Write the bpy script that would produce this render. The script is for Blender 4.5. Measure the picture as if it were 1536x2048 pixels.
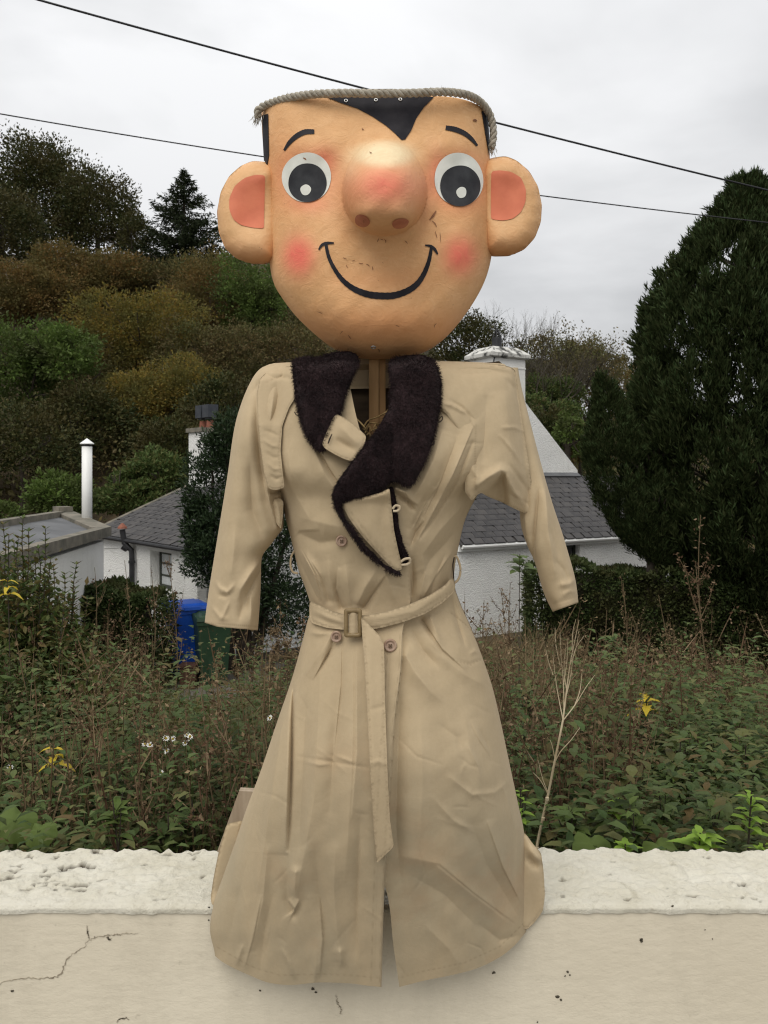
import bpy, math, random
import numpy as np
from mathutils import Vector, Matrix, noise as mnoise
from mathutils.geometry import delaunay_2d_cdt
from mathutils.bvhtree import BVHTree

for o in list(bpy.data.objects):
    bpy.data.objects.remove(o)
S = bpy.context.scene
COL = S.collection
rng = np.random.default_rng(7)
random.seed(7)

# ------------------------------------------------------------------ camera
F = 1650.0          # focal length in photo pixels (photo 1536 wide)
HOR = 950.0         # horizon row of the photo
cam = bpy.data.cameras.new('camera')
camo = bpy.data.objects.new('camera', cam)
COL.objects.link(camo)
camo.location = (0, 0, 0)
camo.rotation_euler = (math.radians(90), 0, 0)
cam.sensor_fit = 'HORIZONTAL'
cam.sensor_width = 36.0
cam.lens = 36.0 * F / 1536.0
cam.shift_y = -(1024 - HOR) / 1536.0 * 1.0
cam.clip_start = 0.05
cam.clip_end = 3000
cam.dof.use_dof = True
cam.dof.focus_distance = 1.53
cam.dof.aperture_fstop = 24.0
S.camera = camo

# ------------------------------------------------------------------ world: overcast sky
SUN_EL, SUN_AZ = 52.0, 205.0     # azimuth measured clockwise from +Y: behind the camera, a little left
w = bpy.data.worlds.new('World')
S.world = w
w.use_nodes = True
nt = w.node_tree
nt.nodes.clear()
N = nt.nodes.new
out = N('ShaderNodeOutputWorld')
sky = N('ShaderNodeTexSky')
sky.sky_type = 'NISHITA'
sky.sun_disc = False
sky.sun_elevation = math.radians(SUN_EL)
sky.sun_rotation = math.radians(SUN_AZ)
bg1 = N('ShaderNodeBackground'); bg1.inputs['Strength'].default_value = 0.07
nt.links.new(sky.outputs[0], bg1.inputs[0])
tc = N('ShaderNodeTexCoord')
sep = N('ShaderNodeSeparateXYZ'); nt.links.new(tc.outputs['Generated'], sep.inputs[0])
zz = N('ShaderNodeMath'); zz.operation = 'MAXIMUM'; nt.links.new(sep.outputs[2], zz.inputs[0]); zz.inputs[1].default_value = 0.0
za = N('ShaderNodeMath'); za.operation = 'ADD'; nt.links.new(zz.outputs[0], za.inputs[0]); za.inputs[1].default_value = 0.28
dv = N('ShaderNodeVectorMath'); dv.operation = 'DIVIDE'
cmb = N('ShaderNodeCombineXYZ')
for i in range(3):
    nt.links.new(za.outputs[0], cmb.inputs[i])
nt.links.new(tc.outputs['Generated'], dv.inputs[0]); nt.links.new(cmb.outputs[0], dv.inputs[1])
n1 = N('ShaderNodeTexNoise'); n1.inputs['Scale'].default_value = 1.15; n1.inputs['Detail'].default_value = 6.0
n1.inputs['Roughness'].default_value = 0.5; n1.inputs['Distortion'].default_value = 0.25
mp = N('ShaderNodeMapping'); mp.inputs['Location'].default_value = (3.1, 1.4, 0.3); mp.inputs['Scale'].default_value = (1.0, 1.1, 1.0)
nt.links.new(dv.outputs[0], mp.inputs[0]); nt.links.new(mp.outputs[0], n1.inputs['Vector'])
rmp = N('ShaderNodeValToRGB')
rmp.color_ramp.elements[0].position = 0.40; rmp.color_ramp.elements[0].color = (0.48, 0.485, 0.493, 1)
rmp.color_ramp.elements[1].position = 0.60; rmp.color_ramp.elements[1].color = (0.67, 0.673, 0.68, 1)
nt.links.new(n1.outputs['Fac'], rmp.inputs[0])
# overcast luminance: rises from the horizon to the zenith
el = N('ShaderNodeMapRange'); nt.links.new(zz.outputs[0], el.inputs[0])
el.inputs[1].default_value = 0.0; el.inputs[2].default_value = 1.0; el.inputs[3].default_value = 0.93; el.inputs[4].default_value = 1.95
mulc = N('ShaderNodeVectorMath'); mulc.operation = 'SCALE'
nt.links.new(rmp.outputs[0], mulc.inputs[0]); nt.links.new(el.outputs[0], mulc.inputs['Scale'])
bg2 = N('ShaderNodeBackground'); bg2.inputs['Strength'].default_value = 1.0
nt.links.new(mulc.outputs[0], bg2.inputs[0])
mixs = N('ShaderNodeMixShader'); mixs.inputs[0].default_value = 0.94
nt.links.new(bg1.outputs[0], mixs.inputs[1]); nt.links.new(bg2.outputs[0], mixs.inputs[2])
nt.links.new(mixs.outputs[0], out.inputs[0])

# ------------------------------------------------------------------ sun through cloud
sun = bpy.data.lights.new('sun', 'SUN')
sun.energy = 1.5
sun.angle = math.radians(45)
sun.color = (1.0, 0.955, 0.88)
suno = bpy.data.objects.new('sun', sun); COL.objects.link(suno)
az = math.radians(SUN_AZ); e_ = math.radians(SUN_EL)
sdir = Vector((math.sin(az) * math.cos(e_), math.cos(az) * math.cos(e_), math.sin(e_)))
suno.rotation_euler = sdir.to_track_quat('Z', 'Y').to_euler()
suno.location = (0, -5, 20)

S.view_settings.view_transform = 'Standard'
S.view_settings.look = 'None'
S.view_settings.gamma = 1.0
S.view_settings.exposure = 0.13
try:
    S.view_settings.use_curve_mapping = False
except Exception:
    pass
S.render.engine = 'CYCLES'
S.cycles.use_denoising = True
S.cycles.filter_width = 1.15
S.cycles.max_bounces = 6
S.cycles.diffuse_bounces = 4
S.cycles.transparent_max_bounces = 8

# ------------------------------------------------------------------ helpers
def P(px, py, Y):
    return np.array(((px - 768.0) / F * Y, Y, (HOR - py) / F * Y))

def PA(px, py, Y):
    px, py, Y = np.broadcast_arrays(np.asarray(px, float), np.asarray(py, float), np.asarray(Y, float))
    return np.stack(((px - 768.0) / F * Y, Y, (HOR - py) / F * Y), -1)

BASE = {}
def base_of(o):
    while o.parent is not None:
        o = o.parent
    return BASE.get(o.name, np.zeros(3))

def mesh_np(name, V, faces, smooth=False):
    """faces: array (M,k) or list of arrays of different k"""
    me = bpy.data.meshes.new(name)
    V = np.asarray(V, dtype=np.float32).reshape(-1, 3)
    if not isinstance(faces, list):
        faces = [faces]
    faces = [np.asarray(f, dtype=np.int32) for f in faces if len(f)]
    nl = sum(f.size for f in faces); nf = sum(len(f) for f in faces)
    me.vertices.add(len(V)); me.vertices.foreach_set('co', V.ravel())
    me.loops.add(nl); me.polygons.add(nf)
    me.loops.foreach_set('vertex_index', np.concatenate([f.ravel() for f in faces]))
    tot = np.concatenate([np.full(len(f), f.shape[1]) for f in faces])
    st = np.concatenate(([0], np.cumsum(tot)[:-1])).astype(np.int32)
    me.polygons.foreach_set('loop_start', st)
    me.polygons.foreach_set('use_smooth', np.full(nf, smooth))
    me.update(calc_edges=True)
    me.validate()
    return me

def obj(name, V, faces, m, parent=None, smooth=False):
    V = np.asarray(V, float).reshape(-1, 3)
    if parent is not None:
        V = V - base_of(parent)
    me = mesh_np(name, V, faces, smooth)
    if m is not None:
        me.materials.append(m)
    o = bpy.data.objects.new(name, me)
    COL.objects.link(o)
    if parent is not None:
        o.parent = parent
    return o

def tag(o, label=None, cat=None, group=None, kind=None):
    if label: o['label'] = label
    if cat: o['category'] = cat
    if group: o['group'] = group
    if kind: o['kind'] = kind
    return o

def thing(name, loc, label, cat, group=None):
    o = bpy.data.objects.new(name, None)
    COL.objects.link(o)
    o.location = loc
    o.empty_display_size = 0.1
    BASE[o.name] = np.array(loc, float)
    return tag(o, label, cat, group)

def attr(o, name, vals):
    a = o.data.attributes.new(name, 'FLOAT', 'POINT')
    a.data.foreach_set('value', np.asarray(vals, np.float32).ravel())

class MB:
    """collects polygons of any size into one mesh"""
    def __init__(self):
        self.v = []; self.f = {}; self.n = 0
    def add(self, V, Fs):
        V = np.asarray(V, float).reshape(-1, 3)
        for f in Fs:
            self.f.setdefault(len(f), []).append([i + self.n for i in f])
        self.v.append(V); self.n += len(V)
    def addnp(self, V, Fa):
        V = np.asarray(V, float).reshape(-1, 3); Fa = np.asarray(Fa)
        self.f.setdefault(Fa.shape[1], []).extend((Fa + self.n).tolist())
        self.v.append(V); self.n += len(V)
    def box(self, c, ax, ay, az_):
        c, ax, ay, az_ = map(lambda q: np.asarray(q, float), (c, ax, ay, az_))
        V = [c + sx * ax + sy * ay + sz * az_ for sx in (-1, 1) for sy in (-1, 1) for sz in (-1, 1)]
        self.add(V, [(0, 1, 3, 2), (4, 6, 7, 5), (0, 4, 5, 1), (2, 3, 7, 6), (0, 2, 6, 4), (1, 5, 7, 3)])
    def bbox(self, x0, x1, y0, y1, z0, z1):
        self.box(((x0 + x1) / 2, (y0 + y1) / 2, (z0 + z1) / 2), ((x1 - x0) / 2, 0, 0), (0, (y1 - y0) / 2, 0), (0, 0, (z1 - z0) / 2))
    def tube(self, pts, rad, k=6, cap=True):
        pts = np.asarray(pts, float); n = len(pts)
        rad = np.broadcast_to(np.asarray(rad, float), (n,))
        T = np.gradient(pts, axis=0)
        T /= np.linalg.norm(T, axis=1)[:, None] + 1e-12
        ref = np.array((0, 0, 1.0)) if abs(T[:, 2]).mean() < 0.8 else np.array((1.0, 0, 0))
        A = np.cross(T, ref); A /= np.linalg.norm(A, axis=1)[:, None] + 1e-12
        B = np.cross(T, A)
        ang = np.arange(k) * 2 * math.pi / k
        V = pts[:, None, :] + rad[:, None, None] * (np.cos(ang)[None, :, None] * A[:, None, :] + np.sin(ang)[None, :, None] * B[:, None, :])
        i = np.arange(n - 1)[:, None] * k; j = np.arange(k)[None, :]; j2 = (j + 1) % k
        Fq = np.stack((i + j, i + j2, i + k + j2, i + k + j), -1).reshape(-1, 4)
        self.addnp(V.reshape(-1, 3), Fq)
        if cap:
            b = self.n - n * k
            self.f.setdefault(k, []).append([b + q for q in range(k)][::-1])
            self.f.setdefault(k, []).append([b + (n - 1) * k + q for q in range(k)])
    def build(self, name, m, parent=None, smooth=False):
        fl = [np.array(f) for f in self.f.values()]
        return obj(name, np.concatenate(self.v), fl, m, parent, smooth)

def ndir(a):
    a = np.asarray(a, float)
    return a / (np.linalg.norm(a, axis=-1, keepdims=True) + 1e-12)

class Leaves:
    """many little two- or four-face leaves as one mesh"""
    def __init__(self):
        self.V = []; self.F4 = []; self.n = 0
    def add(self, base, d, up, L, W, fold=0.25, curl=0.0):
        base = np.asarray(base, float); d = ndir(d); n = len(base)
        if n == 0: return
        L = np.broadcast_to(np.asarray(L, float), (n,))[:, None]; W = np.broadcast_to(np.asarray(W, float), (n,))[:, None]
        side = ndir(np.cross(d, up)); nn = np.cross(side, d)
        mid = base + d * L * 0.42
        tip = base + d * L - nn * L * curl
        l = mid + side * W * 0.5 + nn * W * fold
        r = mid - side * W * 0.5 + nn * W * fold
        v = np.stack((base, l, tip, r), 1).reshape(-1, 3)
        i = self.n + np.arange(n) * 4
        self.F4.append(np.stack((i, i + 1, i + 2, i + 3), -1)); self.V.append(v); self.n += 4 * n
    def add6(self, base, d, up, L, W, fold=0.2, curl=0.25):
        """broad near leaf: midrib, two halves of two quads each"""
        base = np.asarray(base, float); d = ndir(d); n = len(base)
        if n == 0: return
        L = np.broadcast_to(np.asarray(L, float), (n,))[:, None]; W = np.broadcast_to(np.asarray(W, float), (n,))[:, None]
        side = ndir(np.cross(d, up)); nn = np.cross(side, d)
        b = base
        m1 = base + d * L * 0.33 + nn * L * 0.04; m2 = base + d * L * 0.7 - nn * L * curl * 0.35
        tip = base + d * L - nn * L * curl
        l1 = m1 + side * W * 0.5 + nn * W * fold; r1 = m1 - side * W * 0.5 + nn * W * fold
        l2 = m2 + side * W * 0.36 + nn * W * fold * .8; r2 = m2 - side * W * 0.36 + nn * W * fold * .8
        v = np.stack((b, m1, m2, tip, l1, l2, r1, r2), 1).reshape(-1, 3)
        i = self.n + np.arange(n) * 8
        self.F4 += [np.stack((i, i + 1, i + 1, i + 4), -1)[:, [0, 1, 3]], np.stack((i + 1, i + 2, i + 5, i + 4), -1), np.stack((i + 2, i + 3, i + 5), -1),
                    np.stack((i, i + 6, i + 1), -1), np.stack((i + 1, i + 6, i + 7, i + 2), -1), np.stack((i + 2, i + 7, i + 3), -1)]
        self.V.append(v); self.n += 8 * n
    def build(self, name, m, parent=None):
        f3 = [f for f in self.F4 if f.shape[1] == 3]; f4 = [f for f in self.F4 if f.shape[1] == 4]
        fl = []
        if f3: fl.append(np.concatenate(f3))
        if f4: fl.append(np.concatenate(f4))
        return obj(name, np.concatenate(self.V), fl, m, parent)

def rdir(n, r=None):
    r = r or rng
    v = r.normal(size=(n, 3))
    return ndir(v)

def cub(xs, ys, x):
    """smooth (Catmull-Rom, limited) interpolation"""
    xs = np.asarray(xs, float); ys = np.asarray(ys, float); x = np.clip(np.asarray(x, float), xs[0], xs[-1])
    h = np.diff(xs); d = np.diff(ys) / h
    m = np.empty_like(ys); m[0] = d[0]; m[-1] = d[-1]
    m[1:-1] = np.where(d[:-1] * d[1:] > 0, 2 * d[:-1] * d[1:] / (d[:-1] + d[1:] + 1e-12), 0.0) * 0.6 + 0.4 * (d[:-1] + d[1:]) / 2
    i = np.clip(np.searchsorted(xs, x, side='right') - 1, 0, len(xs) - 2)
    t = (x - xs[i]) / h[i]
    return ((1 + 2 * t) * (1 - t) ** 2 * ys[i] + t * (1 - t) ** 2 * h[i] * m[i] + t * t * (3 - 2 * t) * ys[i + 1] + t * t * (t - 1) * h[i] * m[i + 1])

def spline(pts, n):
    pts = np.asarray(pts, float)
    d = np.concatenate(([0], np.cumsum(np.linalg.norm(np.diff(pts, axis=0), axis=1))))
    s = np.linspace(0, d[-1], n)
    return np.stack([cub(d, pts[:, k], s) for k in range(pts.shape[1])], -1)

def polydist(px, py, pts):
    """signed distance (+ on the left of travel seen with y down = screen right for a downward line is negative) and t"""
    pts = np.asarray(pts, float)
    L = np.linalg.norm(np.diff(pts, axis=0), axis=1); tot = L.sum(); acc = 0
    best = np.full(np.shape(px), 1e9); sg = np.zeros(np.shape(px)); tt = np.zeros(np.shape(px))
    for k in range(len(pts) - 1):
        a, b = pts[k], pts[k + 1]; ab = b - a
        u = np.clip(((px - a[0]) * ab[0] + (py - a[1]) * ab[1]) / (ab @ ab), 0, 1)
        dx = px - (a[0] + u * ab[0]); dy = py - (a[1] + u * ab[1])
        d = np.hypot(dx, dy); c = ab[0] * dy - ab[1] * dx
        m = d < best
        best = np.where(m, d, best); sg = np.where(m, np.sign(c), sg); tt = np.where(m, (acc + u * L[k]) / tot, tt)
        acc += L[k]
    return best * np.where(sg == 0, 1, sg), tt

def sstep(a, b, x):
    t = np.clip((x - a) / (b - a), 0, 1)
    return t * t * (3 - 2 * t)

def in_poly(px, py, poly):
    poly = np.asarray(poly, float); inside = np.zeros(np.shape(px), bool)
    j = len(poly) - 1
    for i in range(len(poly)):
        xi, yi = poly[i]; xj, yj = poly[j]
        c = ((yi > py) != (yj > py)) & (px < (xj - xi) * (py - yi) / (yj - yi + 1e-12) + xi)
        inside ^= c; j = i
    return inside

def smooth_poly(poly, step=6.0, smooth=True):
    poly = np.asarray(poly, float)
    c = np.vstack((poly, poly[:1]))
    if smooth:
        per = np.linalg.norm(np.diff(c, axis=0), axis=1).sum()
        c = spline(np.vstack((poly[-2:], poly, poly[:3])), int(per * 1.6 / step) + 8) if False else c
    out_ = []
    for a, b in zip(c[:-1], c[1:]):
        n = max(1, int(round(np.linalg.norm(b - a) / step)))
        for k in range(n):
            out_.append(a + (b - a) * k / n)
    out_ = np.array(out_)
    if smooth:
        for _ in range(2):
            out_ = 0.5 * out_ + 0.25 * (np.roll(out_, 1, 0) + np.roll(out_, -1, 0))
    return out_

def tri_poly(poly, step):
    poly = np.asarray(poly, float)
    x0, y0 = poly.min(0); x1, y1 = poly.max(0)
    gx, gy = np.meshgrid(np.arange(x0, x1, step), np.arange(y0, y1, step * 0.87))
    gx = gx + (np.arange(gx.shape[0]) % 2)[:, None] * step * 0.5
    gx, gy = gx.ravel(), gy.ravel()
    d, _ = polydist(gx, gy, np.vstack((poly, poly[:1])))
    k = in_poly(gx, gy, poly) & (np.abs(d) > step * 0.5)
    pts = np.vstack((poly, np.stack((gx[k], gy[k]), -1)))
    n = len(poly)
    r = delaunay_2d_cdt([Vector(p) for p in pts], [(i, (i + 1) % n) for i in range(n)], [list(range(n))], 1, 1e-4)
    V2 = np.array([tuple(v) for v in r[0]]); T = np.array([f for f in r[2] if len(f) == 3])
    return V2, T

def boundary_edges(T):
    e = {}
    for t in T:
        for a, b in ((t[0], t[1]), (t[1], t[2]), (t[2], t[0])):
            k = (min(a, b), max(a, b))
            if k in e: e[k] = None
            else: e[k] = (a, b)
    return [v for v in e.values() if v]

def slab(poly, Yfn, step=5.0, thick=0.004, pil=(10.0, 0.004), smooth=True):
    """a sheet of cloth lying on a surface: front follows Yfn, edges rounded off"""
    poly = smooth_poly(poly, step, smooth)
    V2, T = tri_poly(poly, step)
    d, _ = polydist(V2[:, 0], V2[:, 1], np.vstack((poly, poly[:1])))
    d = np.abs(d)
    q = 1 - np.clip(d / pil[0], 0, 1)
    Y = Yfn(V2[:, 0], V2[:, 1]) - pil[1] * np.sqrt(1 - q * q + 1e-9)
    Fv = PA(V2[:, 0], V2[:, 1], Y); Bv = PA(V2[:, 0], V2[:, 1], Yfn(V2[:, 0], V2[:, 1]) + thick)
    n = len(V2)
    be = boundary_edges(T)
    f4 = np.array([(a, b, b + n, a + n) for a, b in be])
    return np.vstack((Fv, Bv)), [np.vstack((T, T[:, ::-1] + n)), f4], V2

def mix(a, b, t): return a + (b - a) * t

# ------------------------------------------------------------------ materials
def new_mat(name):
    m = bpy.data.materials.new(name); m.use_nodes = True
    nt = m.node_tree
    b = nt.nodes['Principled BSDF']
    return m, nt, b

def setin(b, **kw):
    for k, v in kw.items():
        b.inputs[k.replace('_', ' ')].default_value = v

def ramp(nt, fac, stops, interp='LINEAR'):
    r = nt.nodes.new('ShaderNodeValToRGB'); cr = r.color_ramp; cr.interpolation = interp
    while len(cr.elements) < len(stops): cr.elements.new(0.5)
    for e, (p, c) in zip(cr.elements, stops):
        e.position = p; e.color = (*c, 1) if len(c) == 3 else c
    if fac is not None: nt.links.new(fac, r.inputs[0])
    return r.outputs[0]

def noise_n(nt, scale, detail=4.0, rough=0.55, coord='Object', stretch=None, dist=0.0):
    t = nt.nodes.new('ShaderNodeTexCoord'); src = t.outputs[coord]
    if stretch:
        mpn = nt.nodes.new('ShaderNodeMapping'); mpn.inputs['Scale'].default_value = stretch
        nt.links.new(src, mpn.inputs[0]); src = mpn.outputs[0]
    n = nt.nodes.new('ShaderNodeTexNoise'); n.inputs['Scale'].default_value = scale
    n.inputs['Detail'].default_value = detail; n.inputs['Roughness'].default_value = rough; n.inputs['Distortion'].default_value = dist
    nt.links.new(src, n.inputs['Vector'])
    return n.outputs['Fac']

def mixc(nt, fac, a, b, mode='MIX'):
    m = nt.nodes.new('ShaderNodeMix'); m.data_type = 'RGBA'; m.blend_type = mode
    for s, v in ((0, fac), (6, a), (7, b)):
        if isinstance(v, (int, float)): m.inputs[s].default_value = v
        elif isinstance(v, tuple): m.inputs[s].default_value = (*v, 1) if len(v) == 3 else v
        else: nt.links.new(v, m.inputs[s])
    return m.outputs[2]

def bump_n(nt, b, h, strength, distance, prev=None):
    n = nt.nodes.new('ShaderNodeBump'); n.inputs['Strength'].default_value = strength; n.inputs['Distance'].default_value = distance
    nt.links.new(h, n.inputs['Height'])
    if prev is not None: nt.links.new(prev, n.inputs['Normal'])
    nt.links.new(n.outputs[0], b.inputs['Normal'])
    return n.outputs[0]

def math_n(nt, op, a, b=None):
    m = nt.nodes.new('ShaderNodeMath'); m.operation = op
    for i, v in enumerate((a, b)):
        if v is None: continue
        if isinstance(v, (int, float)): m.inputs[i].default_value = v
        else: nt.links.new(v, m.inputs[i])
    return m.outputs[0]

def simple(name, c1, c2, scale=5.0, rough=0.8, bs=0.0, bscale=40.0, bdist=0.01, detail=5.0, stretch=None, spec=0.3, lo=0.35, hi=0.65):
    m, nt, b = new_mat(name)
    c = ramp(nt, noise_n(nt, scale, detail, stretch=stretch), [(lo, c1), (hi, c2)])
    nt.links.new(c, b.inputs['Base Color'])
    setin(b, Roughness=rough); b.inputs['Specular IOR Level'].default_value = spec
    if bs:
        bump_n(nt, b, noise_n(nt, bscale, 4.0, stretch=stretch), bs, bdist)
    return m

def leaf_mat(name, cols, rough=0.6, transl=0.25, spec=0.18, big=None):
    """colour differs leaf by leaf; light passes a little through"""
    m, nt, b = new_mat(name)
    g = nt.nodes.new('ShaderNodeNewGeometry')
    k = len(cols)
    c = ramp(nt, g.outputs['Random Per Island'], [((i + 0.5) / k, cc) for i, cc in enumerate(cols)])
    if big:
        c = mixc(nt, ramp(nt, noise_n(nt, big[0], 3.0), [(0.42, (0, 0, 0)), (0.62, (1, 1, 1))]), c, big[1])
    nt.links.new(c, b.inputs['Base Color'])
    setin(b, Roughness=rough); b.inputs['Specular IOR Level'].default_value = spec
    tr = nt.nodes.new('ShaderNodeBsdfTranslucent')
    nt.links.new(c, tr.inputs[0])
    ms = nt.nodes.new('ShaderNodeMixShader'); ms.inputs[0].default_value = transl
    o = nt.nodes['Material Output']
    nt.links.new(b.outputs[0], ms.inputs[1]); nt.links.new(tr.outputs[0], ms.inputs[2]); nt.links.new(ms.outputs[0], o.inputs[0])
    return m

M = {}
M['bark'] = simple('bark', (.035, .028, .02), (.075, .06, .045), 6, .9, .5, 30, .02)
M['barkpale'] = simple('pale_twig_bark', (.04, .034, .024), (.075, .064, .046), 6, .9)
M['soil'] = simple('garden_soil', (.022, .017, .011), (.055, .042, .026), 1.3, .95, .6, 9, .05)
M['litter'] = simple('leaf_litter', (.03, .022, .012), (.07, .05, .025), .7, .95, .6, 6, .1)
M['gravel'] = simple('gravel', (.10, .09, .075), (.2, .18, .15), 30, .95, .6, 60, .02)
M['paving'] = simple('paving', (.2, .19, .17), (.28, .265, .24), 2, .9)
M['wood_new'] = simple('planed_pine', (.42, .24, .10), (.60, .37, .17), 9, .7, .15, 60, .002, stretch=(6, 6, .5))
M['wood_dark'] = simple('dark_plywood', (.06, .042, .026), (.12, .085, .05), 7, .8, .2, 40, .002, stretch=(1, 1, 8))
M['wood_grey'] = simple('weathered_board', (.30, .23, .16), (.42, .34, .25), 9, .9, .3, 50, .003, stretch=(5, 5, .6))

def rgb_leaf(*c): return [tuple(x) for x in c]
M['lf_dark'] = leaf_mat('dark_green_leaves', rgb_leaf((0.0275, 0.0372, 0.0110), (0.0440, 0.0578, 0.0165), (0.0578, 0.0660, 0.0206), (0.0825, 0.0757, 0.0248)), transl=.2, big=(.7, (0.0688, 0.0578, 0.0193)))
M['lf_conifer'] = leaf_mat('spruce_needles', rgb_leaf((.013, .020, .008), (.022, .031, .012), (.03, .038, .016)), rough=.7, transl=.1, spec=.1)
M['lf_cypress'] = leaf_mat('cypress_sprays', rgb_leaf((.018, .027, .009), (.026, .039, .012), (.034, .048, .016), (.048, .058, .022)), rough=.75, transl=.15, spec=.08)
M['lf_russet'] = leaf_mat('russet_leaves', rgb_leaf((0.1428, 0.0874, 0.0302), (0.2016, 0.1210, 0.0370), (0.1176, 0.0840, 0.0336), (0.2352, 0.1428, 0.0437), (0.1260, 0.1109, 0.0370)), transl=.3, big=(.6, (0.1260, 0.1092, 0.0370)))
M['lf_brown'] = leaf_mat('dull_brown_leaves', rgb_leaf((0.1109, 0.0840, 0.0370), (0.1512, 0.1075, 0.0454), (0.0874, 0.0706, 0.0336), (0.1848, 0.1310, 0.0504), (0.1042, 0.1042, 0.0370)), transl=.25, big=(.5, (0.0974, 0.1008, 0.0336)))
M['lf_tip'] = leaf_mat('cypress_light_tips', rgb_leaf((.045, .075, .026), (.062, .095, .034), (.08, .11, .045)), rough=.7, transl=.2, spec=.12)
M['lf_shoot'] = leaf_mat('olive_shrub_leaves', rgb_leaf((.055, .085, .022), (.085, .12, .032), (.12, .145, .042), (.10, .095, .03), (.14, .10, .035)), rough=.55, transl=.3, spec=.2)
M['lf_olive'] = leaf_mat('yellowing_leaves', rgb_leaf((0.2193, 0.1691, 0.0314), (0.2819, 0.1957, 0.0376), (0.1566, 0.1441, 0.0345), (0.2506, 0.1487, 0.0376), (0.1330, 0.1315, 0.0376)), transl=.35, big=(.8, (0.1253, 0.1190, 0.0345)))
M['lf_green'] = leaf_mat('fresh_green_leaves', rgb_leaf((0.0735, 0.1190, 0.0245), (0.1085, 0.1750, 0.0350), (0.1400, 0.2013, 0.0455), (0.0875, 0.1260, 0.0315)), transl=.3, big=(.8, (0.0735, 0.0910, 0.0280)))
M['lf_mid'] = leaf_mat('mid_green_leaves', rgb_leaf((0.0542, 0.0829, 0.0223), (0.0798, 0.1180, 0.0319), (0.1021, 0.1404, 0.0447), (0.1355, 0.1404, 0.0479)), transl=.28)
M['lf_glossy'] = leaf_mat('glossy_evergreen_leaves', rgb_leaf((0.0154, 0.0286, 0.0110), (0.0264, 0.0440, 0.0165), (0.0374, 0.0605, 0.0242)), rough=.5, transl=.12, spec=.2)
M['lf_hedge'] = leaf_mat('hedge_leaves', rgb_leaf((0.0286, 0.0442, 0.0130), (0.0442, 0.0650, 0.0182), (0.0598, 0.0832, 0.0260)), rough=.6, transl=.18, big=(1.6, (0.0585, 0.0572, 0.0208)))
M['lf_under'] = leaf_mat('undergrowth_leaves', rgb_leaf((0.0377, 0.0667, 0.0174), (0.0609, 0.1015, 0.0290), (0.0841, 0.1305, 0.0406), (0.1015, 0.1421, 0.0522), (0.1160, 0.1044, 0.0348), (0.1305, 0.0899, 0.0348)), rough=.55, transl=.3, big=(2.5, (0.0798, 0.0899, 0.0290)))
M['lf_bright'] = leaf_mat('lime_green_leaves', rgb_leaf((.20, .34, .045), (.28, .42, .06), (.16, .28, .045)), rough=.5, transl=.4)
M['lf_yellow'] = leaf_mat('yellow_autumn_leaves', rgb_leaf((.62, .46, .04), (.7, .55, .06), (.55, .36, .03)), rough=.5, transl=.4)
M['dead'] = leaf_mat('dead_brown_stalks', rgb_leaf((0.1235, 0.0884, 0.0494), (0.1950, 0.1404, 0.0780), (0.0845, 0.0598, 0.0338), (0.2990, 0.2210, 0.1300), (0.1365, 0.0910, 0.0520)), rough=.9, transl=.15, spec=.05)
M['deadred'] = leaf_mat('red_brown_seed_heads', rgb_leaf((0.1063, 0.0625, 0.0375), (0.1625, 0.1025, 0.0625), (0.0725, 0.0450, 0.0275), (0.2375, 0.1688, 0.1063)), rough=.9, transl=.15, spec=.05)
M['straw'] = simple('bleached_stalk', (.42, .33, .2), (.62, .52, .36), 12, .8)
M['grass'] = leaf_mat('rough_grass', rgb_leaf((0.0700, 0.0868, 0.0280), (0.1260, 0.1190, 0.0420), (0.1960, 0.1540, 0.0700), (0.0840, 0.0980, 0.0308)), rough=.7, transl=.3, spec=.05)
M['drygrass'] = leaf_mat('dry_grass', rgb_leaf((.20, .15, .08), (.28, .22, .13), (.14, .11, .055)), rough=.8, transl=.3, spec=.05)
M['petal'] = simple('white_petals', (.75, .75, .7), (.85, .85, .8), 5, .6)

def tmat_render(name, c1, c2, bs, scale=45.0):
    """pebble-dashed, whitewashed wall"""
    m, nt, b = new_mat(name)
    big = noise_n(nt, 1.1, 5.0)
    c = ramp(nt, big, [(.3, c1), (.62, c2)])
    st = ramp(nt, noise_n(nt, 2.2, 6.0, .7, stretch=(1, 1, .35)), [(.56, (0, 0, 0)), (.8, (1, 1, 1))])
    c = mixc(nt, math_n(nt, 'MULTIPLY', st, .35), c, (.36, .34, .29))
    nt.links.new(c, b.inputs['Base Color']); setin(b, Roughness=.92); b.inputs['Specular IOR Level'].default_value = .15
    v = nt.nodes.new('ShaderNodeTexVoronoi'); v.inputs['Scale'].default_value = scale
    t = nt.nodes.new('ShaderNodeTexCoord'); nt.links.new(t.outputs['Object'], v.inputs['Vector'])
    h = math_n(nt, 'ADD', math_n(nt, 'MULTIPLY', v.outputs['Distance'], -1.0), noise_n(nt, scale * .6, 5.0))
    bump_n(nt, b, h, bs, .03)
    return m
M['render_white'] = tmat_render('pebbledash_white', (.77, .765, .73), (.87, .865, .83), .55, 32.0)
M['smooth_white'] = tmat_render('smooth_whitewash', (.76, .75, .71), (.85, .84, .80), .15, 20.0)
M['paint_white'] = simple('white_gloss_paint', (.80, .80, .77), (.86, .86, .83), 4, .45, spec=.5)
M['slate'], nt_, b_ = new_mat('roof_slate')
oi = nt_.nodes.new('ShaderNodeObjectInfo')
c_ = ramp(nt_, oi.outputs['Random'], [(0, (.026, .024, .025)), (.5, (.038, .035, .036)), (1, (.056, .051, .049))])
c_ = mixc(nt_, ramp(nt_, noise_n(nt_, 9, 6), [(.45, (0, 0, 0)), (.75, (.7, .7, .7))]), c_, (.085, .077, .066))
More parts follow.
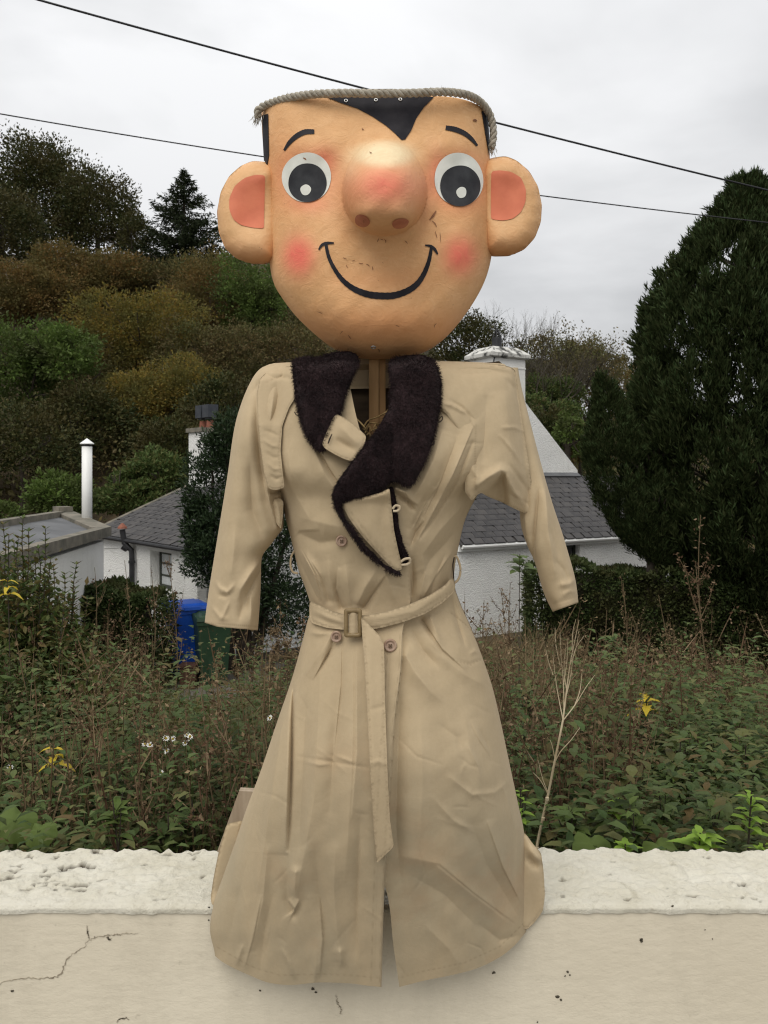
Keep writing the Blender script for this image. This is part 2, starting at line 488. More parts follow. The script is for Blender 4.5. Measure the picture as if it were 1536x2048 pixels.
nt_.links.new(c_, b_.inputs['Base Color']); setin(b_, Roughness=.62); bump_n(nt_, b_, noise_n(nt_, 30, 5), .3, .01)
M['felt'] = simple('roofing_felt', (.105, .108, .112), (.15, .153, .158), 1.5, .8, .2, 60, .004)
M['coping'] = simple('mossy_concrete', (.12, .115, .092), (.23, .205, .165), 4, .95, .4, 30, .01)
M['capstone'] = simple('mouldy_chimney_cap', (.06, .06, .055), (.60, .59, .55), 5.5, .95, .4, 30, .01, lo=.36, hi=.52)
M['iron'] = simple('black_iron', (.016, .016, .018), (.03, .03, .032), 5, .5, spec=.4)
M['cowl'] = simple('grey_lead_cowl', (.04, .045, .055), (.06, .065, .075), 5, .5)
M['terracotta'] = simple('terracotta_pot', (.20, .075, .048), (.28, .11, .07), 8, .85)
M['frame_green'] = simple('dark_green_frame', (.03, .036, .026), (.045, .05, .036), 5, .5)
M['curtain'] = simple('net_curtain', (.48, .50, .50), (.60, .62, .62), 3, .6, stretch=(8, 8, .5))
M['glassdark'] = simple('dark_window_glass', (.015, .017, .02), (.03, .032, .035), 2, .08, spec=.6)
M['bin_blue'] = simple('blue_plastic', (.008, .06, .33), (.012, .08, .42), 3, .4, spec=.5)
M['bin_green'] = simple('green_plastic', (.016, .042, .02), (.024, .056, .026), 3, .45, spec=.5)
M['rubber'] = simple('black_rubber', (.012, .012, .012), (.02, .02, .02), 5, .7)
M['box_brown'] = simple('brown_plastic', (.07, .035, .022), (.10, .05, .03), 3, .6)
M['cable'] = simple('black_cable', (.02, .02, .022), (.035, .035, .037), 2, .5)
M['metal'] = simple('galvanised_metal', (.45, .44, .42), (.62, .61, .58), 20, .35); M['metal'].node_tree.nodes['Principled BSDF'].inputs['Metallic'].default_value = .9
M['twine'] = simple('twine', (.42, .29, .12), (.56, .40, .19), 60, .9)

# ------------------------------------------------------------------ ground
def T(x, y):
    x = np.asarray(x, float); y = np.asarray(y, float)
    z = -1.72 - 1.93 * sstep(1.9, 14.5, y) * 0.75 - 1.93 * np.clip((y - 1.9) / 12.6, 0, 1) * 0.25
    a = mix(.46, .17, sstep(-9, 9, x - 0.08 * (y - 30)))
    run = np.clip(y - 24, 0, 52)
    z = z + a * run * sstep(0, 6, run) + 0.03 * np.clip(y - 76, 0, 300)
    z = z + 0.12 * np.sin(x * .9 + y * .5) * sstep(3, 8, y) * (1 - sstep(13, 15, y)) + 0.5 * np.sin(x * .21 + 1.3) * np.sin(y * .17) * sstep(26, 40, y)
    return z

ys = np.concatenate((np.linspace(-300, -10, 8), np.linspace(-8, 1.7, 8), np.linspace(1.9, 26, 90), np.linspace(27, 90, 60), np.linspace(100, 900, 20)))
xh = np.concatenate((np.linspace(0, 16, 50), np.linspace(17, 70, 40), np.linspace(80, 700, 14)))
xs_ = np.concatenate((-xh[::-1][:-1], xh))
GX, GY = np.meshgrid(xs_, ys)
V = np.stack((GX, GY, T(GX, GY)), -1).reshape(-1, 3)
nx = len(xs_)
i = (np.arange(len(ys) - 1)[:, None] * nx + np.arange(nx - 1)[None, :]).ravel()
ground = obj('ground', V, np.stack((i, i + 1, i + nx + 1, i + nx), -1), M['soil'], smooth=True)
tag(ground, kind='structure')
ground.data.materials.append(M['litter'])
idx = np.where(V[i][:, 1] > 22, 1, 0).astype(np.int32)
ground.data.polygons.foreach_set('material_index', idx)

mb = MB(); mb.bbox(-40, 40, -9, 1.52, -1.73, -1.70)
tag(mb.build('unseen_pavement', M['paving']), kind='structure')  # out of view, added for the light it bounces up
# gravel yard by the bins
gx, gy = np.meshgrid(np.linspace(-6.2, -1.9, 30), np.linspace(13.2, 16.0, 20))
gz = T(gx, gy) + .015
ii = (np.arange(19)[:, None] * 30 + np.arange(29)[None, :]).ravel()
tag(obj('gravel_path', np.stack((gx, gy, gz), -1).reshape(-1, 3), np.stack((ii, ii + 1, ii + 31, ii + 30), -1), M['gravel'], smooth=True), kind='structure')

# ------------------------------------------------------------------ garden wall in the foreground
WY0, WY1, WZ = 1.650, 1.880, -0.860
m, nt, b = new_mat('cream_wall_paint')
c = ramp(nt, noise_n(nt, 2.2, 5.0), [(.3, (.62, .555, .43)), (.7, (.72, .655, .52))])
st = ramp(nt, noise_n(nt, 3.5, 7.0, .72, stretch=(1, 1, .45)), [(.48, (0, 0, 0)), (.78, (1, 1, 1))])
c = mixc(nt, math_n(nt, 'MULTIPLY', st, .55), c, (.40, .355, .27))
spk = ramp(nt, noise_n(nt, 48, 4.0, .6), [(.66, (0, 0, 0)), (.74, (.5, .5, .5))])
c = mixc(nt, spk, c, (.44, .39, .30))
nt.links.new(c, b.inputs['Base Color']); setin(b, Roughness=.75); b.inputs['Specular IOR Level'].default_value = .25
p1 = bump_n(nt, b, noise_n(nt, 28, 5.0, .6, stretch=(1, 1, 1.8)), .35, .006)
bump_n(nt, b, noise_n(nt, 260, 2.0), .12, .001, p1)
M['wall'] = m
m, nt, b = new_mat('cream_cap_paint')
c = ramp(nt, noise_n(nt, 9, 5.0), [(.3, (.64, .60, .48)), (.65, (.745, .71, .60))])
at = nt.nodes.new('ShaderNodeAttribute'); at.attribute_name = 'pit'
spk = ramp(nt, noise_n(nt, 55, 5.0, .7), [(.56, (0, 0, 0)), (.72, (1, 1, 1))])
c = mixc(nt, math_n(nt, 'MULTIPLY', spk, .30), c, (.30, .25, .16))
gr = ramp(nt, noise_n(nt, 14, 7.0, .75, dist=.8), [(.56, (0, 0, 0)), (.72, (.45, .45, .45))])
c = mixc(nt, gr, c, (.34, .30, .20))
c = mixc(nt, at.outputs['Fac'], c, mixc(nt, noise_n(nt, 90, 3), (.018, .013, .008), (.11, .085, .05)))
nt.links.new(c, b.inputs['Base Color']); setin(b, Roughness=.7); b.inputs['Specular IOR Level'].default_value = .3
bump_n(nt, b, noise_n(nt, 60, 7.0, .75), .9, .010)
M['wallcap'] = m

wall = thing('garden_wall', (0, WY0, -1.72), 'low cream painted garden wall with a rough lumpy top below the coat hem', 'wall')
mb = MB(); mb.bbox(-6, 6, WY0, WY1 - .01, -1.74, WZ - .012)
o = mb.build('wall_body', M['wall'], wall)
nxw, nyw = 760, 64
gx = np.linspace(-1.9, 1.9, nxw)
# profile: front drop, rounded lip, top, rounded back edge, back drop
pv = np.linspace(0, 1, nyw)
py_ = np.interp(pv, [0, .06, .12, .9, .96, 1], [WY0 - .003, WY0 - .004, WY0 + .002, WY1 - .008, WY1 + .004, WY1])
pz_ = np.interp(pv, [0, .06, .12, .9, .96, 1], [WZ - .015, WZ - .006, WZ, WZ + .004, WZ - .010, WZ - .05])
XX, VV = np.meshgrid(gx, pv)
YY = np.interp(VV, pv, py_); ZZ = np.interp(VV, pv, pz_)
top = sstep(.05, .3, VV)
h = np.zeros_like(XX); pit = np.zeros_like(XX); jag = np.zeros_like(XX)
for a in range(nyw):
    for q in range(nxw):
        p = Vector((XX[a, q], YY[a, q] * 1.3, 0))
        n_1 = mnoise.noise(p * 26); n_2 = mnoise.noise(p * 62 + Vector((9, 4, 2))); n_3 = mnoise.noise(Vector((XX[a, q] * 27 + 2 * n_1 * .3, YY[a, q] * 46, 7.7)))
        n_4 = mnoise.noise(p * 130 + Vector((3, 8, 1)))
        h[a, q] = .0050 * abs(n_1) * 1.8 + .0040 * n_2 + .0026 * n_4
        msk = mnoise.noise(Vector((XX[a, q] * 2.2 + 5, YY[a, q] * 3, 3.3)))
        dens = .27 + .22 * min(1.0, max(0.0, (XX[a, q] + .45) / .25))
        pit[a, q] = n_3 * .72 + .34 * n_2 + .16 * n_4 + .2 * msk - dens
        jag[a, q] = mnoise.noise(Vector((XX[a, q] * 17, 5.5, 2.0))) * .012 + mnoise.noise(Vector((XX[a, q] * 42, 1.5, 2.0))) * .007
pitm = sstep(.0, .05, pit) * sstep(.1, .2, VV) * (1 - sstep(.93, .97, VV))
ZZ = ZZ + top * h - .011 * pitm + sstep(.75, .95, VV) * (jag + .004)
ZZ = ZZ + (1 - sstep(.0, .12, VV)) * jag * .22
YY = YY + sstep(.85, .97, VV) * jag * .6 + (1 - sstep(.0, .12, VV)) * jag * .25 - (1 - sstep(.02, .2, VV)) * (h * .25)
ii = (np.arange(nyw - 1)[:, None] * nxw + np.arange(nxw - 1)[None, :]).ravel()
cap = obj('wall_cap', np.stack((XX, YY, ZZ), -1).reshape(-1, 3), np.stack((ii, ii + 1, ii + nxw + 1, ii + nxw), -1), M['wallcap'], wall, smooth=True)
attr(cap, 'pit', pitm.ravel())
for s in (-1, 1):                       # plain cap beyond the modelled run
    mb = MB(); mb.bbox(min(s * 1.9, s * 6), max(s * 1.9, s * 6), WY0 - .005, WY1, WZ - .018, WZ + .003)
    mb.build('wall_cap', M['wallcap'], wall)
# cracks in the wall face: thin dark ribbons let into the paint
M['crack'] = simple('crack_dirt', (.20, .165, .12), (.40, .345, .255), 40, .95)
M['smudge'] = simple('dried_dirt', (.03, .028, .02), (.10, .085, .06), 60, .95)
r2 = np.random.default_rng(3)
def crack(pts, wd):
    pts = spline(np.array(pts, float), 60)
    pts[1:-1] += r2.normal(0, 1.3, (58, 2))
    ww = wd * .8 * (0.35 + r2.random(60) * 1.1) * np.sin(np.linspace(.12, math.pi - .12, 60)) ** .6
    tg = np.gradient(pts, axis=0); tg /= np.linalg.norm(tg, axis=1)[:, None] + 1e-9
    nrm = np.stack((-tg[:, 1], tg[:, 0]), -1)
    Lp = pts + nrm * ww[:, None] / 2; Rp = pts - nrm * ww[:, None] / 2
    V = np.concatenate((PA(Lp[:, 0], Lp[:, 1], WY0 - .0012), PA(Rp[:, 0], Rp[:, 1], WY0 - .0012), PA(pts[:, 0], pts[:, 1], WY0 + .003)))
    k = np.arange(59)
    obj('crack', V, [np.stack((k, k + 1, k + 61, k + 60), -1)], M['crack'], wall)
crack([(-20, 1972), (45, 1957), (95, 1957), (120, 1950), (130, 1925), (150, 1905), (165, 1895), (178, 1880)], 3.0)
crack([(178, 1880), (176, 1868), (173, 1852)], 1.8)
crack([(178, 1880), (205, 1872), (240, 1869), (275, 1867)], 2.4)
crack([(214, 1873), (218, 1879), (222, 1878)], 1.6)
crack([(233, 2046), (240, 2038), (254, 2037), (258, 2042)], 1.8)
crack([(672, 1990), (676, 2008), (682, 2016), (680, 2030)], 1.6)
crack([(120, 1818), (205, 1822), (330, 1817)], 1.2)
def spots(lst):
    for (x, y, r_) in lst:
        a = np.linspace(0, 2 * math.pi, 11)[:-1]
        rr = r_ * (.55 + r2.random(10) * .8)
        xs2 = x + np.cos(a) * rr * 1.2; ys2 = y + np.sin(a) * rr
        V = np.concatenate((PA(xs2, ys2, WY0 - .0005), PA(x + np.cos(a) * rr * .5, y + np.sin(a) * rr * .5, WY0 - .0025 - r_ * .0002), PA([x], [y], WY0 - .003 - r_ * .0003)))
        k = np.arange(10); k2 = (k + 1) % 10
        obj('dirt_spot', V, [np.stack((k, k2, k2 + 10, k + 10), -1), np.stack((k + 10, k2 + 10, np.full(10, 20)), -1)], M['smudge'], wall)
spots([(1424, 1822, 5.5), (1432, 1826, 3.5), (1282, 1879, 3.2), (1283, 1883, 2.6), (987, 1945, 3), (1115, 1993, 3), (1122, 2000, 2.2), (1135, 1944, 2.2), (1140, 1950, 1.6), (1130, 1952, 1.4),
       (625, 1978, 3.5), (632, 1985, 2.4), (24, 1982, 3.0), (520, 1981, 1.8), (1345, 1812, 2.4), (1410, 1860, 1.4), (1425, 1878, 1.2), (418, 1815, 2.6), (417, 1840, 1.6), (690, 1962, 1.6), (1075, 2044, 1.5)])

# ------------------------------------------------------------------ buildings
def wall_face(mb, O, e, n, L, z0, z1, thick, holes=()):
    """a wall with real openings. O is the outer foot, e along, n outward"""
    O = np.array((O[0], O[1], 0.0)); e = np.array((*e, 0.0)); n = np.array((*n, 0.0))
    xs = sorted({0, L, *[h[0] for h in holes], *[h[1] for h in holes]}); zs = sorted({z0, z1, *[h[2] for h in holes], *[h[3] for h in holes]})
    pt = lambda t, z, d: O + e * t - n * d + np.array((0, 0, z))
    ishole = lambda a, b, c, d: any(h[0] <= a and b <= h[1] and h[2] <= c and d <= h[3] for h in holes)
    for a, b in zip(xs[:-1], xs[1:]):
        for c, d in zip(zs[:-1], zs[1:]):
            if ishole(a, b, c, d): continue
            mb.add([pt(a, c, 0), pt(b, c, 0), pt(b, d, 0), pt(a, d, 0)], [(0, 1, 2, 3)])
            mb.add([pt(a, c, thick), pt(b, c, thick), pt(b, d, thick), pt(a, d, thick)], [(3, 2, 1, 0)])
    for (a, b, c, d) in list(holes) + [(0, L, z0, z1)]:
        q = [pt(a, c, 0), pt(b, c, 0), pt(b, d, 0), pt(a, d, 0), pt(a, c, thick), pt(b, c, thick), pt(b, d, thick), pt(a, d, thick)]
        mb.add(q, [(0, 1, 5, 4), (1, 2, 6, 5), (2, 3, 7, 6), (3, 0, 4, 7)])

slate_meshes = []
for k in range(4):
    w_, l_ = (.31, .27, .24, .29)[k], .36
    a = MB(); a.box((0, 0, 0), (w_ / 2, 0, 0), (0, l_ / 2, 0), (0, 0, .006))
    vv = np.concatenate(a.v)
    vv += r2.normal(0, .0035, vv.shape) * np.array((1, 1.4, .4))
    me = mesh_np('slate', vv, [np.array(f) for f in a.f.values()]); me.materials.append(M['slate']); slate_meshes.append(me)

def slates(roof, root, O, e, up, t0, t1, rows, exposure, width, keep=None):
    """courses of slates, each its own object, laid on the roof plane"""
    e = ndir(np.array(e, float)); up = ndir(np.array(up, float)); n = np.cross(e, up)
    bs = BASE[root.name]
    cnt = 0
    for r_ in range(rows):
        off = (r_ % 2) * width / 2
        for q in range(int((t1 - t0) / width) + 1):
            t = t0 + q * width + off
            if t > t1: continue
            p = np.array(O) + e * t + up * (r_ * exposure + .16) + n * (.021 + r2.normal(0, .0014))
            if keep and not keep(p): continue
            o = bpy.data.objects.new('slate', slate_meshes[int(r2.integers(4))])
            COL.objects.link(o)
            o.parent = roof
            tilt = Matrix((tuple(e), tuple(up), tuple(n))).transposed().to_4x4()
            rot = Matrix.Rotation(-.030 + r2.normal(0, .004), 4, 'X') @ Matrix.Rotation(r2.normal(0, .010), 4, 'Z')
            o.matrix_basis = Matrix.Translation(Vector(p - bs)) @ tilt @ rot
            cnt += 1
    return cnt

def roof_plane(mb, A, B, C, D, thick):
    q = [np.array(x, float) for x in (A, B, C, D)]
    n = ndir(np.cross(q[1] - q[0], q[3] - q[0])) * thick
    mb.add(q + [x - n for x in q], [(0, 1, 2, 3), (7, 6, 5, 4), (0, 4, 5, 1), (1, 5, 6, 2), (2, 6, 7, 3), (3, 7, 4, 0)])

GZ = -3.70
# ---- left cottage
eL = np.array((.63, -.776)); eL = eL / np.linalg.norm(eL); nL = np.array((eL[1], -eL[0]))
OL = np.array((-7.07, 20.6)) - eL * .2
cot = thing('cottage', (OL[0], OL[1], GZ), 'low whitewashed cottage with a hipped slate roof and small window behind the bins', 'house')
mb = MB()
wz0, wz1 = -2.50, -1.66
wall_face(mb, OL, eL, nL, 5.9, GZ, -1.44, .4, [(3.19, 4.30, wz0, wz1)])
cr = OL + eL * 5.9
wall_face(mb, cr, -nL, eL, 5.0, GZ, -1.44, .4)
bk = cr - nL * 5.0
wall_face(mb, bk, -eL, -nL, 5.9, GZ, -1.44, .4)
wall_face(mb, OL - nL * 5.0, nL, -eL, 5.0, GZ, -1.44, .4)
mb.build('wall', M['render_white'], cot)
e3 = np.array((*eL, 0)); n3 = np.array((*nL, 0)); z3 = np.array((0, 0, 1.0))
O3 = np.array((*OL, -1.46)) + n3 * .16
run, tanp = 4.4, .43
upv = -n3 * run + z3 * run * tanp
mb = MB()
roof_plane(mb, O3 - e3 * .1, O3 + e3 * 6.0, O3 + e3 * 6.0 + upv, O3 - e3 * .1 + upv, .06)
roof_plane(mb, O3 - e3 * .1 + upv, O3 + e3 * 6.0 + upv, O3 + e3 * 6.0 + upv * np.array((1.5, 1.5, .5)), O3 - e3 * .1 + upv * np.array((1.5, 1.5, .5)), .06)
# gable ends under the roof
mg = MB()
for tt_ in (.0, 5.6):
    g0_ = np.array((*(OL + eL * tt_ - nL * .02), -1.45)); g1_ = g0_ - n3 * (run * 1.3); gt = g0_ - n3 * (run - .2) + z3 * (run * tanp - .08)
    mg.add([g0_, g1_, gt, g0_ + e3 * .3, g1_ + e3 * .3, gt + e3 * .3], [(0, 1, 2), (5, 4, 3), (0, 3, 4, 1), (1, 4, 5, 2), (2, 5, 3, 0)])
mg.build('gable', M['render_white'], cot)
# verge edging
pA, pB = O3 - e3 * .13 + z3 * .03, O3 - e3 * .13 + upv + z3 * .03
rl = mb.build('roof', M['slate'], cot)
mbv = MB(); mbv.tube([pA, pB], .035, 4); mbv.build('verge_strip', M['coping'], rl)
k_ = slates(rl, cot, O3, e3, ndir(upv), .05, 5.9, 14, .20, .34)
# gutter, rain hopper, downpipe
mb = MB(); mb.tube([O3 - e3 * .1 + n3 * .05 - z3 * .04, O3 + e3 * 6.0 + n3 * .05 - z3 * .04], .045, 8)
mb.build('gutter', M['iron'], cot)
tp = 2.42
bp = np.array((*(OL + eL * tp + nL * .10), 0))
mb = MB()
mb.tube([bp + z3 * -1.25 + n3 * .16 - e3 * .16, bp + z3 * -1.38 + n3 * .14 - e3 * .16, bp + z3 * -1.55 + n3 * .12 - e3 * .15, bp + z3 * -1.72 - e3 * .03, bp + z3 * -1.9, bp + z3 * -3.6], .062, 10)
mb.tube([bp + z3 * -1.62 + n3 * .12 - e3 * .16, bp + z3 * -1.70 + n3 * .06 - e3 * .1], [.10, .075], 10)
for zq in (-1.95, -2.7, -3.4): mb.tube([bp + z3 * zq, bp + z3 * (zq - .06)], .078, 10)
dp = mb.build('downpipe', M['iron'], cot)
mb = MB(); q = bp + z3 * -1.22 + n3 * .16 - e3 * .16; mb.tube([q, q + z3 * .04, q + z3 * .12], [.115, .10, .02], 8); mb.build('pipe_cowl', M['terracotta'], dp)
# thin cable on the wall
mb = MB(); mb.tube([np.array((*(OL + eL * .3 + nL * .01), -1.83)), np.array((*(OL + eL * 2.2 + nL * .01), -1.66))], .012, 4); mb.build('wall_cable', M['paint_white'], cot)
def window(parent, O, e, n, a, b_, z0, z1, depth, bars_v, bars_h, frame_m, pane_m, curtain=None, fw=.05):
    e = np.array((*e, 0)); n = np.array((*n, 0)); O = np.array((O[0], O[1], 0.0)) - n * depth
    mb = MB(); c = lambda t, z, d=0: O + e * t + z3 * z - n * d
    def bar(t0, t1, za, zb, d0=-.025, d1=.025):
        mb.box(c((t0 + t1) / 2, (za + zb) / 2, (d0 + d1) / 2), e * (t1 - t0) / 2, n * (d1 - d0) / 2, z3 * (zb - za) / 2)
    bar(a, b_, z0, z0 + fw); bar(a, b_, z1 - fw, z1); bar(a, a + fw, z0 + fw, z1 - fw); bar(b_ - fw, b_, z0 + fw, z1 - fw)
    for k in range(1, bars_v): t = mix(a, b_, k / bars_v); bar(t - fw * .4, t + fw * .4, z0 + fw, z1 - fw, -.02, .02)
    for k in range(1, bars_h): z = mix(z0, z1, k / bars_h); bar(a + fw, b_ - fw, z - fw * .3, z + fw * .3, -.016, .016)
    win = mb.build('window', frame_m, parent)
    for u in range(bars_v):
        for v in range(bars_h):
            p0, p1 = mix(a, b_, u / bars_v), mix(a, b_, (u + 1) / bars_v); q0, q1 = mix(z0, z1, v / bars_h), mix(z0, z1, (v + 1) / bars_h)
            g = MB(); g.box(c((p0 + p1) / 2, (q0 + q1) / 2, .004), e * (p1 - p0) / 2, n * .003, z3 * (q1 - q0) / 2); g.build('pane', pane_m, win)
    return win
window(cot, OL, eL, nL, 3.21, 4.28, wz0 + .02, wz1 - .02, .24, 1, 3, M['frame_green'], M['curtain'], fw=.065)
mb = MB(); mb.box(np.array((*(OL + eL * 3.745 + nL * .02), wz0 - .03)), e3 * .62, n3 * .09, z3 * .028); mb.build('window_sill', M['smooth_white'], cot)
# chimney of the left cottage
cx, cy = (412 - 768) / F * 22.2, 22.2
mb = MB(); mb.box((cx, cy, .2), e3 * .42, n3 * .30, z3 * .95); ch = mb.build('chimney', M['render_white'], cot)
mb = MB(); mb.box((cx, cy, 1.20), e3 * .48, n3 * .36, z3 * .055); mb.build('chimney_cap', M['coping'], ch)
for s in (-.17, .24):
    q = np.array((cx, cy, 1.255)) + e3 * s
    mb = MB(); mb.tube([q, q + z3 * .20], [.105, .09], 12); mb.build('chimney_pot', M['terracotta'], ch)
    mb = MB(); mb.box(q + z3 * .45, e3 * .17, n3 * .15, z3 * .17); mb.box(q + z3 * .26, e3 * .11, n3 * .10, z3 * .02); mb.build('cowl', M['cowl'], ch)

# ---- flat roofed outbuilding at the left
out_b = thing('outbuilding', (-5.2, 15, GZ), 'white outbuilding with grey felt roof and concrete coping at the left edge', 'outbuilding')
Afar = np.array((-5.10, 15.0)); dn = np.array((.094, -1.0)); dn /= np.linalg.norm(dn); nr = np.array((-dn[1], dn[0]))   # outward (to the right)
Bfar = np.array((-6.62, 17.0)); zr, zl = -1.02, -.80
mb = MB()
wall_face(mb, Afar + dn * 6.0, -dn, nr, 6.0, GZ, zr - .18, .3)
bd = (Afar - Bfar); bl = np.linalg.norm(bd); bd = bd / bl; bn = np.array((-bd[1], bd[0]))
wall_face(mb, Afar, -bd, bn, bl, GZ, zr - .18, .3)
wall_face(mb, Bfar, dn, -nr, 6.0, GZ, zr - .18, .3)
mb.build('wall', M['smooth_white'], out_b)
mb = MB()
a0 = np.array((*Afar, zr - .03)); a1 = np.array((*(Afar + dn * 6), zr - .03)); b0 = np.array((*Bfar, zl - .03)); b1 = np.array((*(Bfar + dn * 6), zl - .03))
roof_plane(mb, a0, b0, b1, a1, .08)
mb.build('roof', M['felt'], out_b)
def coping(p, q, wd, ht, m):
    p, q = np.array(p), np.array(q); d = ndir(q - p); s = ndir(np.cross(d, (0, 0, 1.0)))
    mb = MB(); mb.box((p + q) / 2 - z3 * .04, (q - p) / 2, s * wd / 2, z3 * ht / 2)
    mb.build('coping', m, out_b)
nr3 = np.array((*nr, 0)); dn3 = np.array((*dn, 0)); bn3 = np.array((*bn, 0)); bd3 = np.array((*bd, 0))
coping(a0 + z3 * .06 - dn3 * .18, a1 + z3 * .06, .20, .17, M['coping'])
coping(a0 + z3 * .062 - bd3 * .10, b0 + z3 * .062, .36, .15, M['coping'])
coping(b0 + z3 * .058 + dn3 * .2, b1 + z3 * .058, .20, .15, M['coping'])
mb = MB(); mb.box(b0 + z3 * .13, bd3 * .22, bn3 * .14, z3 * .05); mb.build('coping', M['coping'], out_b)
fx, fy = (174 - 768) / F * 16.2, 16.2
fz = lambda py: (HOR - py) / F * fy
mb = MB(); mb.tube([(fx, fy, fz(1075)), (fx, fy, fz(893))], .098, 20); fl = mb.build('flue_pipe', M['paint_white'], out_b, smooth=True)
mb = MB(); mb.tube([(fx, fy, fz(893)), (fx, fy, fz(887))], .085, 16); mb.build('flue_collar', M['iron'], fl)
mb = MB(); mb.tube([(fx, fy, fz(888.5)), (fx, fy, fz(887)), (fx, fy, fz(877))], [.132, .135, .008], 20); mb.build('flue_cap', M['paint_white'], fl)

# ---- right cottage: gable with chimney, slate lean-to in front
eR = np.array((.848, .53)); eR /= np.linalg.norm(eR); nR = np.array((eR[1], -eR[0]))
OR = np.array((1.74, 18.33))
cot2 = thing('cottage', (OR[0], OR[1], GZ), 'white pebbledashed cottage with tall gable chimney and slate lean-to right of the coat', 'house')
E3 = np.array((*eR, 0)); N3 = np.array((*nR, 0))
mb = MB()
w0 = OR - eR * .8
hz = [(3.60, 4.42, -2.9, -1.70)]
wall_face(mb, w0, eR, nR, 8.2, GZ, -1.50, .35, hz)
wall_face(mb, w0 - nR * 1.9, nR, -eR, 1.9, GZ, -1.50, .3)
QO = OR - nR * 2.0
tl, ta, tr = .57, 3.06, 5.55
ze, za_ = .14, 2.47
def gp(t, z, d=0): return np.array((*(QO + eR * t - nR * d), z))
pts = [gp(tl - .3, GZ), gp(tr, GZ), gp(tr, ze), gp(ta, za_), gp(tl - .3, ze - .25)]
k = len(pts); V = pts + [gp(tl - .3, GZ, .35), gp(tr, GZ, .35), gp(tr, ze, .35), gp(ta, za_, .35), gp(tl - .3, ze - .25, .35)]
mb.add(V, [tuple(range(k)), tuple(range(2 * k - 1, k - 1, -1))] + [(j, (j + 1) % k, (j + 1) % k + k, j + k) for j in range(k)])
wall_face(mb, QO + eR * tr - nR * .36, -nR, eR, 6.0, GZ, ze - .1, .3)
mb.build('wall', M['render_white'], cot2)
mb = MB()
roof_plane(mb, gp(tr - .02, ze + .0, .36), gp(tr - .02, ze, 6.5), gp(ta, za_ - .0, 6.5), gp(ta, za_, .36), .06)
roof_plane(mb, gp(ta, za_, .36), gp(ta, za_, 6.5), gp(tl - .3, ze - .25, 6.5), gp(tl - .3, ze - .25, .36), .06)
mb.build('roof', M['slate'], cot2)
mb = MB(); mb.tube([gp(tr + .02, ze + .01, .16), gp(ta, za_ + .03, .16)], .07, 4); mb.build('verge_strip', M['smooth_white'], cot2)
# lean-to
lo = np.array((*(OR + nR * .14), -1.54)); upr = np.array((*(-nR * 2.10), 1.50))
mb = MB(); roof_plane(mb, lo - E3 * .12, lo + E3 * 7.5, lo + E3 * 7.5 + upr, lo - E3 * .12 + upr, .07)
rr_ = mb.build('lean_to_roof', M['slate'], cot2)
print('slates left', k_, 'right', slates(rr_, cot2, lo, E3, ndir(upr), .05, 7.3, 12, .205, .31))
mb = MB(); ml = lo + upr + z3 * .05; mb.box(ml + E3 * 2.70 + N3 * -.01, E3 * 2.86, ndir(upr) * .10, np.cross(E3, ndir(upr)) * .03); mb.build('flashing', M['felt'], cot2)
mb = MB(); q = np.array((*(OR + nR * .035), -1.625)); mb.box(q + E3 * 3.6, E3 * 3.74, N3 * .03, z3 * .075); mb.build('fascia', M['paint_white'], cot2)
mb = MB(); mb.tube([q + z3 * .035 + N3 * .09 - E3 * .1, q + z3 * .035 + N3 * .09 + E3 * 7.4], .05, 8); mb.build('gutter', M['paint_white'], cot2)
window(cot2, w0, eR, nR, 3.62, 4.40, -2.88, -1.72, .16, 2, 2, M['frame_green'], M['glassdark'], fw=.06)
# chimney
ct0, ct1, cd = 2.51, 3.62, .94
def cb(mb, z0, z1, ex=0.0):
    c = gp((ct0 + ct1) / 2, (z0 + z1) / 2, cd / 2 - .01); mb.box(c, E3 * ((ct1 - ct0) / 2 + ex), N3 * (cd / 2 + ex), z3 * (z1 - z0) / 2)
mb = MB(); cb(mb, 1.2, 3.05); ch = mb.build('chimney', M['smooth_white'], cot2)
mb = MB(); cb(mb, 2.80, 2.84, .012); mb.build('string_course', M['smooth_white'], ch)
c = gp((ct0 + ct1) / 2, 0, cd / 2)
hx, hy = (ct1 - ct0) / 2, cd / 2
ring = lambda ex, z: [c + E3 * (sx * (hx + ex)) + N3 * (sy * (hy + ex)) + z3 * z for sx, sy in ((-1, 1), (1, 1), (1, -1), (-1, -1))]
V = ring(.02, 3.05) + ring(.11, 3.09) + ring(.11, 3.18) + ring(-.12, 3.37)
mb = MB(); mb.add(V, [(3, 2, 1, 0), (12, 13, 14, 15)] + [(r0 * 4 + j, r0 * 4 + (j + 1) % 4, r0 * 4 + 4 + (j + 1) % 4, r0 * 4 + 4 + j) for r0 in range(3) for j in range(4)])
mb.build('chimney_cap', M['capstone'], ch)
pc = c + z3 * 3.36 - E3 * .02
mb = MB(); mb.tube([pc, pc + z3 * .30], .135, 14)
for j in range(7):
    a = j / 7 * 2 * math.pi
    mb.tube([pc + z3 * .28 + np.array((math.cos(a) * .125, math.sin(a) * .125, 0)), pc + z3 * .42 + np.array((math.cos(a) * .08, math.sin(a) * .08, 0)), pc + z3 * .56], .014, 4)
mb.build('chimney_pot', M['iron'], ch)
cc = c + N3 * (hy + .03) - E3 * (hx - .02)
mb = MB(); mb.tube([cc + z3 * 3.3, cc + z3 * 3.05 + E3 * .03, cc + z3 * 2.9 - E3 * .02, cc + z3 * 2.6 + E3 * .04, cc + z3 * 1.9 + E3 * .05], .014, 4)
mb.tube([cc + z3 * 2.82 - E3 * .15, cc + z3 * 2.88], .03, 5); mb.build('aerial_cable', M['cable'], ch)

